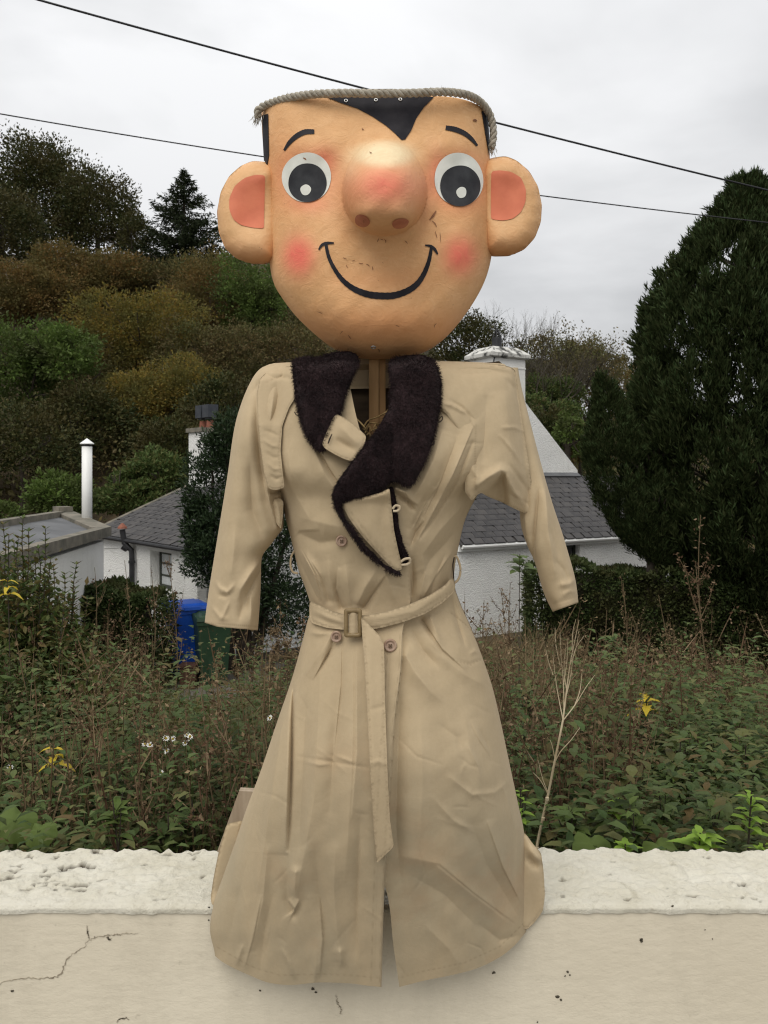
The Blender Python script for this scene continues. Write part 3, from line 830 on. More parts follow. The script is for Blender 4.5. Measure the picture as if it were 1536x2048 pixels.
# ------------------------------------------------------------------ wheelie bins
def wheelie_bin(px, Y, ztop, rz, mat, label, sc=1.0):
    x = (px - 768) / F * Y; gz = float(T(x, Y)) + .02
    h = ztop - gz
    root = thing('wheelie_bin', (x, Y, gz), label, 'bin', 'wheelie bins beside the cottage')
    R = np.array(((math.cos(rz), -math.sin(rz), 0), (math.sin(rz), math.cos(rz), 0), (0, 0, 1.0)))
    tr_ = lambda V: (np.asarray(V, float) * sc * np.array((1, 1, h / sc))) @ R.T + np.array((x, Y, gz))
    def put(name, mbx, m, par=root, smooth=False):
        V = tr_(np.concatenate(mbx.v)); return obj(name, V, [np.array(f) for f in mbx.f.values()], m, par, smooth)
    mb = MB()
    def frust(mb, z0, z1, a0, b0, a1, b1, oy=0):
        V = [(-a0, -b0, z0), (a0, -b0, z0), (a0, b0, z0), (-a0, b0, z0), (-a1, -b1 + oy, z1), (a1, -b1 + oy, z1), (a1, b1 + oy, z1), (-a1, b1 + oy, z1)]
        mb.add(V, [(3, 2, 1, 0), (4, 5, 6, 7), (0, 1, 5, 4), (1, 2, 6, 5), (2, 3, 7, 6), (3, 0, 4, 7)])
    frust(mb, .04, .87, .22, .26, .285, .34)
    frust(mb, .872, .93, .305, .36, .305, .36)
    mb.box((0, -.285, .45), (.10, 0, 0), (0, .012, 0), (0, 0, .34))
    put('body', mb, mat)
    mb = MB(); frust(mb, .932, .975, .312, .38, .305, .37); frust(mb, .976, 1.0, .25, .31, .20, .26)
    mb.box((0, -.385, .95), (.13, 0, 0), (0, .03, 0), (0, 0, .02))
    put('lid', mb, mat)
    for s in (-1, 1):
        mb = MB(); mb.tube([(s * .24, .27, .09), (s * .30, .27, .09)], .10, 16); put('wheel', mb, M['rubber'])
    mb = MB(); mb.tube([(-.24, .41, .93), (.24, .41, .93)], .018, 8); mb.tube([(-.24, .41, .93), (-.24, .33, .90)], .018, 6); mb.tube([(.24, .41, .93), (.24, .33, .90)], .018, 6)
    put('handle', mb, mat)
    return root
wheelie_bin(372, 15.0, -2.30, math.radians(28), M['bin_blue'], 'blue wheelie bin with closed lid beside the cottage hedge', 1.12)
wheelie_bin(424, 14.5, -2.42, math.radians(20), M['bin_green'], 'dark green wheelie bin next to the blue one, partly behind the sleeve', 1.0)
x, Y = (378 - 768) / F * 14.2, 14.2
bxr = thing('recycling_box', (x, Y, float(T(x, Y))), 'small dark brown box on the ground between the blue and green bins', 'box')
g0 = float(T(x, Y)) + .02
mb = MB(); mb.bbox(x - .13, x + .13, Y - .13, Y + .13, g0, g0 + .36); mb.build('body', M['box_brown'], bxr)
mb = MB(); mb.bbox(x - .15, x + .15, Y - .15, Y + .15, g0 + .362, g0 + .40); mb.build('lid', M['box_brown'], bxr)

# ================================================================== the scarecrow figure
FIG = thing('scarecrow', (-.01, 1.70, WZ + .004), 'smiling scarecrow with big painted papier mache head and beige belted trench coat', 'scarecrow')
# ------------------------------------------------------------------ head
HY0 = 1.630
HXL = ([225, 260, 300, 340, 400, 460, 500, 540, 570, 600, 630, 660, 685, 700, 710, 716, 719], [523, 524, 527, 531, 534, 535, 537, 541, 549, 567, 590, 620, 650, 676, 700, 722, 748])
HXR = ([225, 260, 300, 360, 420, 470, 510, 540, 570, 600, 630, 660, 685, 700, 710, 716, 719], [976, 977, 979, 982, 984, 985, 983, 977, 966, 950, 930, 906, 880, 855, 828, 795, 748])
HD = ([225, 300, 400, 500, 580, 640, 690, 708, 719], [.100, .122, .132, .138, .138, .126, .086, .048, 0])
def nose_h(px, py):
    dx = (px - 769) / 84.0; dy = np.where(py < 374, (py - 374) / 98.0, (py - 374) / 98.0)
    dx = dx / (1 + .10 * np.clip(dy, -1, 1))
    r = np.hypot(dx, dy)
    core = .132 * np.clip(1 - r ** 2.3, 0, 1) ** .56
    skirt = .020 * np.exp(-(r / 1.08) ** 7)
    nb = .020 * np.exp(-((px - 722) / 30) ** 2 - ((py - 432) / 24) ** 2) + .020 * np.exp(-((px - 806) / 30) ** 2 - ((py - 436) / 24) ** 2)   # nostril wings
    return core + skirt + nb * .6
def headY(px, py, nose=True):
    pn = py
    s0 = np.zeros(np.shape(px))
    for _ in range(3):                       # undo the arch of the rim
        xl, xr = cub(*HXL, pn), cub(*HXR, pn)
        s0 = np.clip((2 * px - xl - xr) / (xr - xl + 1e-6), -1, 1)
        pn = np.clip(py + 34 * (1 - s0 ** 6) * (1 - sstep(225, 330, pn)), 225, 719)
    D = np.maximum(np.interp(pn, *HD), 0)
    D = cub(*HD, pn)
    Y = HY0 - np.maximum(D, 0) * np.clip(1 - np.abs(s0) ** 2.7, 0, 1) ** .52
    # papier mache unevenness, cheeks, smile hollow
    lump = .0016 * np.sin(px * .043 + py * .021 + 1.1) * np.sin(py * .037 - px * .017) + .0007 * np.sin(px * .11 + py * .03 + 2) * np.sin(py * .093 + .4)
    cheeks = .009 * np.exp(-((px - 600) / 62) ** 2 - ((py - 520) / 62) ** 2) + .009 * np.exp(-((px - 925) / 62) ** 2 - ((py - 520) / 62) ** 2)
    brow = .006 * np.exp(-((px - 612) / 75) ** 2 - ((py - 292) / 26) ** 2) + .006 * np.exp(-((px - 920) / 75) ** 2 - ((py - 292) / 26) ** 2)
    chin = .010 * np.exp(-((px - 765) / 130) ** 2 - ((py - 640) / 46) ** 2)
    hollow = -.008 * np.exp(-((px - 640) / 50) ** 2 - ((py - 372) / 50) ** 2) - .008 * np.exp(-((px - 893) / 50) ** 2 - ((py - 372) / 50) ** 2)
    edge = np.clip(1 - np.abs(s0) ** 6, 0, 1)
    Y = Y - (lump + cheeks + brow + chin + hollow) * edge
    if nose: Y = Y - nose_h(px, py) * edge
    return Y
nc, = (230,)
sv = -np.cos(np.linspace(0, math.pi, nc))
sv = .55 * sv + .45 * np.linspace(-1, 1, nc)
rows = np.concatenate((np.linspace(225, 640, 210)[:-1], 640 + 78.6 * np.sin(np.linspace(0, math.pi / 2, 60))))
rows = np.clip(rows, 225, 718.6)
PN, SV = np.meshgrid(rows, sv, indexing='ij')
xl, xr = cub(*HXL, PN), cub(*HXR, PN)
PX = (xl + xr) / 2 + SV * (xr - xl) / 2
PY = PN - 34 * (1 - SV ** 6) * (1 - sstep(225, 330, PN))
Yf = headY(PX, PY)
front = PA(PX, PY, Yf)
nb_ = 50
sb = np.linspace(1, -1, nb_ + 2)[1:-1]
PNb, SB = np.meshgrid(rows, sb, indexing='ij')
xl, xr = cub(*HXL, PNb), cub(*HXR, PNb)
pb = PA((xl + xr) / 2 + SB * (xr - xl) / 2, PNb, HY0)
pb[..., 1] = HY0 + cub(*HD, PNb) * 1.1 * np.clip(1 - np.abs(SB) ** 2.6, 0, 1) ** .5
ringV = np.concatenate((front, pb), 1)
nr_, nk = ringV.shape[:2]
V = ringV.reshape(-1, 3)
ii = np.arange(nr_ - 1)[:, None] * nk; jj = np.arange(nk)[None, :]; j2 = (jj + 1) % nk
Fh = np.stack((ii + jj, ii + j2, ii + nk + j2, ii + nk + jj), -1).reshape(-1, 4)
topc = V[:nk].mean(0) + np.array((0, 0, -.012)); botc = V[-nk:].mean(0)
V = np.vstack((V, topc, botc))
q = np.arange(nk); q2 = (q + 1) % nk
caps = np.concatenate((np.stack((q2, q, np.full(nk, len(V) - 2)), -1), np.stack((q + (nr_ - 1) * nk, q2 + (nr_ - 1) * nk, np.full(nk, len(V) - 1)), -1)))

m, nt, b = new_mat('painted_papier_mache')
def at_(nm):
    a = nt.nodes.new('ShaderNodeAttribute'); a.attribute_name = nm; return a.outputs['Fac']
c = ramp(nt, noise_n(nt, 5, 6, .6), [(.3, (.62, .34, .15)), (.52, (.715, .41, .19)), (.72, (.79, .475, .25))])
fib = noise_n(nt, 34, 6, .7, stretch=(.8, 1, 1.1), dist=2.2)
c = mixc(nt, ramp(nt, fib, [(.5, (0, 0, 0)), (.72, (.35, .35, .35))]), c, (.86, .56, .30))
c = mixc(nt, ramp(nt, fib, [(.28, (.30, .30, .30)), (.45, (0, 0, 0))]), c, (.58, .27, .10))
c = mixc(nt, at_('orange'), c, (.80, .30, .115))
c = mixc(nt, at_('brown'), c, (.42, .19, .075))  # carries shade painted in below the nose and on the ear undersides
bl = math_n(nt, 'MULTIPLY', at_('blush'), math_n(nt, 'ADD', .62, math_n(nt, 'MULTIPLY', fib, .75)))
c = mixc(nt, bl, c, (.80, .135, .105))
wn = math_n(nt, 'MULTIPLY', at_('worn'), math_n(nt, 'ADD', .55, math_n(nt, 'MULTIPLY', fib, .8)))
c = mixc(nt, wn, c, (.80, .67, .42))
drt = ramp(nt, noise_n(nt, 16, 8, .75, dist=.5), [(.63, (0, 0, 0)), (.80, (.45, .45, .45))])
c = mixc(nt, drt, c, (.26, .14, .06))
fl_ = ramp(nt, noise_n(nt, 75, 4, .6), [(.71, (0, 0, 0)), (.76, (.7, .7, .7))])
c = mixc(nt, fl_, c, (.10, .05, .03))
nt.links.new(c, b.inputs['Base Color']); setin(b, Roughness=.62); b.inputs['Specular IOR Level'].default_value = .28
p1 = bump_n(nt, b, noise_n(nt, 11, 6, .6, dist=.7), .26, .012)
p2 = bump_n(nt, b, fib, .45, .004, p1)
bump_n(nt, b, noise_n(nt, 190, 3), .18, .0012, p2)
M['papier'] = m
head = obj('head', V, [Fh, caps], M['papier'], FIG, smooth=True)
G = lambda cx_, cy_, rx, ry, p=2: np.exp(-(((PX - cx_) / rx) ** 2 + ((PY - cy_) / ry) ** 2) ** (p / 2))
bl = .88 * G(597, 512, 32, 40, 2.4) + .80 * G(920, 512, 33, 38, 2.4) + .70 * G(770, 372, 66, 40, 2.0)
bl += .40 * G(652, 318, 26, 26) + .20 * G(612, 355, 62, 62, 5) + .22 * G(917, 362, 62, 64, 5) + .25 * G(872, 335, 18, 40) + .18 * G(620, 412, 50, 16)
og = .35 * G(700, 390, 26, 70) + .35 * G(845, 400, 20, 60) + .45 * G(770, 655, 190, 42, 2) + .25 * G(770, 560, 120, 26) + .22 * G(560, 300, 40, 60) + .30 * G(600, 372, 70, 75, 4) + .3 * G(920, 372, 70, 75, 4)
br_shade = .36 * G(768, 464, 74, 16) + .18 * G(768, 432, 88, 20) + .30 * G(690, 400, 10, 50) + .25 * G(850, 400, 9, 50) + .35 * G(960, 470, 20, 60) + .25 * G(845, 430, 25, 30)  # shade under the nose painted in brown, with browner patches beside it
wo = .9 * np.clip(G(768, 308, 61, 26, 4.5) , 0, 1) + .25 * G(700, 330, 20, 30)
full = lambda a: np.concatenate((np.concatenate((a, np.zeros((nr_, nb_))), 1).ravel(), (0, 0)))
attr(head, 'blush', np.clip(full(bl), 0, 1)); attr(head, 'orange', np.clip(full(og), 0, 1)); attr(head, 'brown', np.clip(full(br_shade), 0, 1)); attr(head, 'worn', np.clip(full(wo), 0, 1))
bvh = BVHTree.FromPolygons([tuple(v) for v in V], [tuple(f) for f in Fh], all_triangles=False)
def hit(px, py, bv):
    d = Vector(P(px, py, 1.0)).normalized()
    r = bv.ray_cast(Vector((0, 0, 0)), d)
    return r
def paint(name, poly, m, parent, bv, off=.0010, step=4.0, smooth=False):
    """flat paint: a thin patch that follows the surface it is painted on"""
    poly = smooth_poly(poly, step, smooth)
    V2, Tt = tri_poly(poly, step)
    out_ = []; ok = []
    for (x, y) in V2:
        r = hit(x, y, bv)
        if r[0] is None: out_.append((0, 0, 0)); ok.append(False); continue
        nn = r[1] if r[1].dot(r[0]) < 0 else -r[1]
        out_.append(tuple(r[0] + nn * off)); ok.append(True)
    ok = np.array(ok)
    Tt = Tt[ok[Tt].all(1)] if len(Tt) else Tt
    if not len(Tt): return None
    used = np.unique(Tt); rm = np.full(len(V2), -1); rm[used] = np.arange(len(used))
    return obj(name, np.array(out_)[used], [rm[Tt]], m, parent, smooth=True)
def ell(cx_, cy_, rx, ry, n=40, rot=0.0, jit=0.0):
    a = np.linspace(0, 2 * math.pi, n + 1)[:-1]
    x = np.cos(a) * rx * (1 + jit * np.sin(a * 3 + cx_)); y = np.sin(a) * ry * (1 + jit * np.sin(a * 2 + cy_))
    return np.stack((cx_ + x * math.cos(rot) - y * math.sin(rot), cy_ + x * math.sin(rot) + y * math.cos(rot)), -1)
def stroke(pts, wd, n=60):
    pts = spline(np.array(pts, float), n)
    wd = np.interp(np.linspace(0, 1, n), np.linspace(0, 1, len(wd)), wd) * (1 + .05 * np.sin(np.arange(n) * 1.7))
    tg = np.gradient(pts, axis=0); tg /= np.linalg.norm(tg, axis=1)[:, None]
    nn = np.stack((-tg[:, 1], tg[:, 0]), -1)
    return np.vstack((pts + nn * wd[:, None] / 2, (pts - nn * wd[:, None] / 2)[::-1]))
M['blackpaint'] = simple('black_face_paint', (.014, .013, .017), (.028, .026, .03), 30, .6, .3, 120, .001, spec=.12)
M['blackeye'] = simple('dark_grey_eye_paint', (.026, .027, .031), (.050, .052, .056), 26, .6, .3, 110, .001, spec=.12)
M['whitepaint'] = simple('grubby_white_paint', (.64, .65, .59), (.78, .79, .73), 22, .6, .3, 120, .001, spec=.12)
M['innerear'] = simple('salmon_ear_paint', (.60, .165, .09), (.70, .215, .115), 18, .65, .3, 90, .0015, spec=.3)
hair = paint('hair', [(652, 194.5), (690, 192), (740, 191), (800, 191), (868, 194.5), (848, 215), (832, 238), (822, 262), (810, 280), (803, 281), (790, 268), (772, 252), (745, 234), (715, 218), (680, 206)], M['blackpaint'], head, bvh, .0014, 5)
paint('hair', [(525.2, 231), (537.5, 228), (538.5, 280), (539, 310), (535, 332), (531.5, 338), (529.5, 325), (527, 280)], M['blackpaint'], head, bvh, .0016, 3)
paint('hair', [(962, 222), (974.5, 232), (977, 270), (979, 300), (976, 306), (972.5, 285), (967, 252)], M['blackpaint'], head, bvh, .0016, 3)
paint('eyebrow', stroke([(569, 301), (580, 285), (598, 270), (614, 264), (629, 264)], [4, 8, 10, 10.5, 9]), M['blackpaint'], head, bvh, .0012, 3)
paint('eyebrow', stroke([(891, 256), (908, 259), (928, 267), (943, 279), (954, 292)], [9, 10.5, 9.5, 8, 4]), M['blackpaint'], head, bvh, .0012, 3)
for (wc, pc_, hc) in (((614, 355, 49, 50, .10), (616, 366, 38, 39.5), (612.5, 381, 10.5, 10.5)), ((917, 359, 48.5, 54, -.12), (919, 372.5, 40, 41.5), (921.5, 386, 10, 11.5))):
    ey = paint('eye', ell(*wc[:4], 60, wc[4], .012), M['whitepaint'], head, bvh, .0012, 4)
    paint('pupil', ell(*pc_, 50, 0, .012), M['blackeye'], ey, bvh, .0020, 4)
    paint('eye_highlight', ell(*hc, 24, 0, .05), M['whitepaint'], ey, bvh, .0027, 3)
paint('mouth', stroke([(652, 489), (657, 512), (668, 536), (688, 563), (716, 582), (748, 591), (780, 592), (808, 585), (832, 570), (848, 547), (858, 520), (863, 494)], [6, 7, 8, 10, 12, 13.5, 13.5, 13, 12, 9.5, 7.5, 6], 110), M['blackpaint'], head, bvh, .0013, 3)
paint('mouth_corner', stroke([(638, 500), (643, 492), (652, 487), (668, 486.5)], [3, 5.5, 5.5, 3], 24), M['blackpaint'], head, bvh, .0015, 2.5)
paint('mouth_corner', stroke([(850, 491), (860, 492.5), (868, 498), (875, 509)], [3, 5.5, 6, 3], 24), M['blackpaint'], head, bvh, .0015, 2.5)
M['nostril'] = simple('dark_red_nostril_paint', (.36, .12, .065), (.46, .17, .09), 40, .65, .3, 90, .001)
paint('nostril', ell(725, 441, 15, 12.5, 28, .35, .05), M['nostril'], head, bvh, .0012, 3)
paint('nostril', ell(800, 446, 16.5, 10, 28, -.25, .05), M['nostril'], head, bvh, .0012, 3)
# scratches and scraps stuck to the face
M['scratch'] = simple('brown_scratches', (.16, .07, .035), (.30, .14, .07), 60, .9)
r3 = np.random.default_rng(11)
for (x, y, a, l_, w_) in [(865, 431, 2.2, 22, 5), (868, 448, .9, 16, 2), (872, 470, 1.3, 14, 1.5), (812, 484, .8, 9, 1.6), (756, 480, 1.9, 8, 1.6), (770, 482, 1.2, 8, 1.6), (764, 479, .3, 6, 1.4), (690, 517, .4, 9, 1.4), (707, 522, -.2, 7, 1.5),
                          (722, 527, .1, 9, 1.6), (736, 531, .5, 8, 1.5), (745, 537, 1.4, 8, 1.4), (695, 533, 1.1, 7, 1.2), (949, 242, .2, 8, 5), (726, 259, .5, 4, 2.5), (610, 318, .6, 8, 3), (742, 306, .4, 5, 2), (728, 442, 1.5, 6, 1.6),
                          (700, 673, .9, 10, 1.5), (684, 664, 2.2, 8, 1.3), (795, 651, .3, 8, 1.4), (757, 700, 1.1, 7, 2.0), (590, 640, .7, 9, 1.3), (870, 650, 2.0, 9, 1.2), (640, 625, .4, 12, 1.1), (905, 410, 1.4, 12, 1.1), (880, 475, 1.5, 20, 1.1)]:
    p0 = np.array((x, y)); d_ = np.array((math.cos(a), math.sin(a)))
    pts = [p0 - d_ * l_ / 2, p0 + r3.normal(0, 1, 2), p0 + d_ * l_ / 2]
    paint('scratch', stroke(pts, [w_ * .4, w_, w_ * .4], 8), M['scratch'], head, bvh, .0016, 1.5)
# ears
EAR_R = ([(992, 314), (1012, 312), (1034, 321), (1058, 342), (1076, 372), (1084, 410), (1082, 444), (1070, 476), (1048, 500), (1020, 511), (990, 513), (968, 505), (960, 470), (958, 400), (962, 340), (975, 318)], (1015, 412), M)
EAR_L = ([(528, 323), (505, 322), (482, 331), (458, 352), (441, 384), (434, 424), (437, 464), (450, 497), (472, 517), (500, 527), (530, 527), (552, 520), (560, 480), (560, 400), (555, 345), (545, 328)], (505, 424), M)
ear_bvh = []
for (poly, cc_, _), inner in ((EAR_L, [(530, 351), (512, 350), (490, 356), (470, 372), (459, 397), (459, 420), (467, 440), (482, 451), (505, 456), (528, 458), (529, 400)]), (EAR_R, [(983, 343), (1000, 341), (1022, 344), (1042, 356), (1052, 380), (1051, 405), (1042, 425), (1026, 438), (1005, 442), (982, 439), (982, 390)])):
    pl = smooth_poly(poly, 5)
    V2, Tt = tri_poly(pl, 4.0)
    d, _ = polydist(V2[:, 0], V2[:, 1], np.vstack((pl, pl[:1]))); d = np.abs(d)
    q = 1 - np.clip(d / 46.0, 0, 1)
    dome = .052 * np.sqrt(np.clip(1 - q ** 2.2, 0, 1))
    rr = np.hypot((V2[:, 0] - cc_[0]) / 45, (V2[:, 1] - (cc_[1] - 12)) / 55)
    dome = dome - .012 * np.exp(-rr ** 4) + .0012 * np.sin(V2[:, 0] * .09) * np.sin(V2[:, 1] * .07)
    Ym = HY0 - .006
    FV = PA(V2[:, 0], V2[:, 1], Ym - dome); BV = PA(V2[:, 0], V2[:, 1], Ym); BV[:, 1] += dome * .9
    n_ = len(V2); be = boundary_edges(Tt); onb = set(a for a, _ in be)
    ear = obj('ear', np.vstack((FV, BV)), [np.vstack((Tt, Tt[:, ::-1] + n_)), np.array([(a, b_, b_ + n_, a + n_) for a, b_ in be])], M['papier'], head, smooth=True)
    z0_, z1_ = V2[:, 1].min(), V2[:, 1].max()
    lowr = sstep(z1_ - 75, z1_ - 5, V2[:, 1])
    for nm, vv in (('blush', 0 * lowr), ('orange', .30 * lowr), ('brown', .55 * sstep(z1_ - 45, z1_, V2[:, 1])), ('worn', .15 * (1 - q))):  # brown paints underside shade into the lower ear
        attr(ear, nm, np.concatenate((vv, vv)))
    bv = BVHTree.FromPolygons([tuple(v) for v in FV], [tuple(t) for t in Tt])
    ip = np.array(inner, float)
    paint('inner_ear', ip, M['innerear'], head, bv, .0012, 4, True)
# screws in the hair and hook at the chin
def ring_obj(px, py, rpx, thpx, m, parent, bv, name, off=.002, fillc=False):
    r = hit(px, py, bv)
    if r[0] is None: return
    nn = r[1] if r[1].dot(r[0]) < 0 else -r[1]
    c = np.array(r[0] + nn * off); nn = np.array(nn)
    A = ndir(np.cross(nn, (0, 0, 1.0))); B = np.cross(nn, A); rad = rpx * c[1] / F; th = thpx * c[1] / F
    a = np.linspace(0, 2 * math.pi, 19)
    mb = MB(); mb.tube(c + np.cos(a)[:, None] * A * rad + np.sin(a)[:, None] * B * rad, th, 6, False)
    if fillc: mb.tube([c - nn * .002, c + nn * .001], rad, 14)
    return mb.build(name, m, parent, smooth=True)
for (x, y) in ((692, 203), (752, 201.5), (800.5, 200.5)):
    ring_obj(x, y, 3.0, 1.3, M['metal'], head, bvh, 'screw_cup')
ring_obj(747, 690, 4.0, 1.4, M['metal'], head, bvh, 'chin_hook', .005)
# rope round the brow
RP = np.array([(517, 236, 1.615), (515, 225, 1.612), (526, 214, 1.605), (545, 206, 1.59), (575, 197, 1.565), (620, 190, 1.535), (690, 187, 1.513), (760, 188, 1.508), (830, 187, 1.512), (885, 185, 1.525), (930, 190, 1.55), (955, 201, 1.58), (973, 219, 1.60), (983, 240, 1.61), (987, 270, 1.613), (983, 298, 1.615)], float)
pc_ = spline(RP, 420); cen = PA(pc_[:, 0], pc_[:, 1] - 1, pc_[:, 2] - .007)
tg = ndir(np.gradient(cen, axis=0)); A = ndir(np.cross(tg, np.array((0, 1.0, 0)))); B = np.cross(tg, A)
arc = np.concatenate(([0], np.cumsum(np.linalg.norm(np.diff(cen, axis=0), axis=1))))
m, nt, b = new_mat('hemp_rope')
c = ramp(nt, noise_n(nt, 90, 5, .7), [(.3, (.23, .205, .16)), (.55, (.40, .365, .30)), (.75, (.53, .50, .42))])
nt.links.new(c, b.inputs['Base Color']); setin(b, Roughness=.95); b.inputs['Specular IOR Level'].default_value = .1
bump_n(nt, b, noise_n(nt, 420, 3), .6, .002); M['rope'] = m
mb = MB()
for k in range(3):
    ph = arc / .034 * 2 * math.pi + k * 2 * math.pi / 3
    mb.tube(cen + (np.cos(ph)[:, None] * A + np.sin(ph)[:, None] * B) * .0037, .0041, 7)
rope = mb.build('rope', M['rope'], head, smooth=True)
fz_ = Leaves()
k = r3.integers(0, 420, 260); d = ndir(A[k] * r3.normal(size=(260, 1)) + B[k] * r3.normal(size=(260, 1)) + tg[k] * r3.normal(size=(260, 1)) * .9)
fz_.add(cen[k] + d * .005, d, rdir(260, r3), r3.uniform(.004, .009, 260), .0006)
endd = ndir(np.array((-.3, -.3, -1.0)) + r3.normal(0, .35, (60, 3)))
fz_.add(np.repeat(cen[:1], 60, 0) + r3.normal(0, .004, (60, 3)), endd, rdir(60, r3), r3.uniform(.008, .022, 60), .0012)
endd = ndir(np.array((-.1, -.2, -1.0)) + r3.normal(0, .3, (60, 3)))
fz_.add(np.repeat(cen[-1:], 60, 0) + r3.normal(0, .004, (60, 3)), endd, rdir(60, r3), r3.uniform(.008, .02, 60), .0012)
fz_.build('rope_fibres', M['rope'], rope)
# board closing the top of the head, just seen behind the rope
V, Fs, _ = slab([(722, 178), (786, 177.5), (788, 190), (720, 190)], lambda x, y: np.full(np.shape(x), 1.56), 6, .02, (3, .001), False)
obj('top_board', V, Fs, M['wood_dark'], head)

# ------------------------------------------------------------------ wooden frame
mb = MB()
xc = lambda px, Y: (px - 768) / F * Y
mb.bbox(xc(738, 1.64), xc(757.5, 1.64), 1.640, 1.662, WZ + .006, (HOR - 690) / F * 1.65)
post = mb.build('post', M['wood_new'], FIG)
mb = MB(); mb.bbox(xc(758.5, 1.648), xc(771, 1.648), 1.648, 1.668, (HOR - 900) / F * 1.65, (HOR - 700) / F * 1.65); mb.build('batten', M['wood_new'], FIG)
mb = MB(); mb.bbox(xc(640, 1.69), xc(880, 1.69), 1.690, 1.702, (HOR - 930) / F * 1.69, (HOR - 776) / F * 1.69); mb.build('back_board', M['wood_dark'], FIG)
mb = MB(); mb.bbox(xc(560, 1.70), xc(1000, 1.70), 1.704, 1.714, (HOR - 775) / F * 1.7, (HOR - 745) / F * 1.7); mb.build('crossbar', M['wood_new'], FIG)
# weathered board standing at the left of the skirt
q = [PA(478, 1582, 1.735), PA(520, 1584, 1.735), PA(506, 1706, 1.735), PA(434, 1704, 1.735)]
mb = MB(); V = q + [v + np.array((0, .02, 0)) for v in q]
mb.add(V, [(0, 1, 2, 3), (7, 6, 5, 4), (0, 4, 5, 1), (1, 5, 6, 2), (2, 6, 7, 3), (3, 7, 4, 0)]); mb.build('side_board', M['wood_grey'], FIG)
# twine in the neck opening
mb = MB()
for pts in ([(726, 858), (735, 842), (752, 835), (770, 826), (778, 818)], [(728, 860), (742, 846), (760, 849), (772, 860)], [(730, 866), (738, 852), (744, 862), (752, 848), (758, 864)], [(703, 832), (722, 846), (735, 864), (742, 872)], [(733, 870), (750, 858), (768, 850)]):
    mb = MB(); p_ = spline(np.array(pts, float), 24); mb.tube(PA(p_[:, 0], p_[:, 1], 1.60 + .01 * np.sin(p_[:, 0] * .3)), .0016, 5); mb.build('twine', M['twine'], FIG, smooth=True)
mb = MB(); p_ = spline(np.array([(688, 792), (686, 808), (683, 820), (690, 828), (710, 836), (730, 856)], float), 24); mb.tube(PA(p_[:, 0], p_[:, 1], 1.535), .0015, 5)
mb.build('twine', M['twine'], FIG, smooth=True)

# ------------------------------------------------------------------ coat
XL = ([720, 735, 760, 800, 870, 940, 990, 1040, 1090, 1140, 1180, 1215, 1250, 1300, 1350, 1450, 1540, 1620, 1680, 1750, 1810, 1860, 1915, 1975], [560, 530, 518, 514, 524, 538, 560, 572, 585, 597, 612, 621, 613, 600, 586, 552, 522, 492, 472, 447, 427, 420, 430, 432])
XR = ([720, 735, 760, 800, 870, 940, 990, 1040, 1090, 1140, 1165, 1200, 1250, 1300, 1370, 1440, 1530, 1600, 1670, 1750, 1862, 1975], [995, 1016, 1022, 1022, 1010, 985, 955, 930, 918, 909, 908, 918, 940, 960, 984, 1001, 1020, 1035, 1049, 1053, 1052, 1050])
CD = ([720, 728, 745, 780, 850, 950, 1050, 1150, 1220, 1300, 1400, 1550, 1700, 1800, 1900, 1975], [.012, .045, .070, .090, .114, .134, .128, .104, .086, .108, .134, .164, .160, .128, .092, .066])
XP = ([720, 860, 1000, 1145, 1200, 1263, 1325, 1441, 1566, 1706, 1802, 1973], [690, 720, 780, 818, 822, 806, 803, 790, 781, 773, 768, 763])
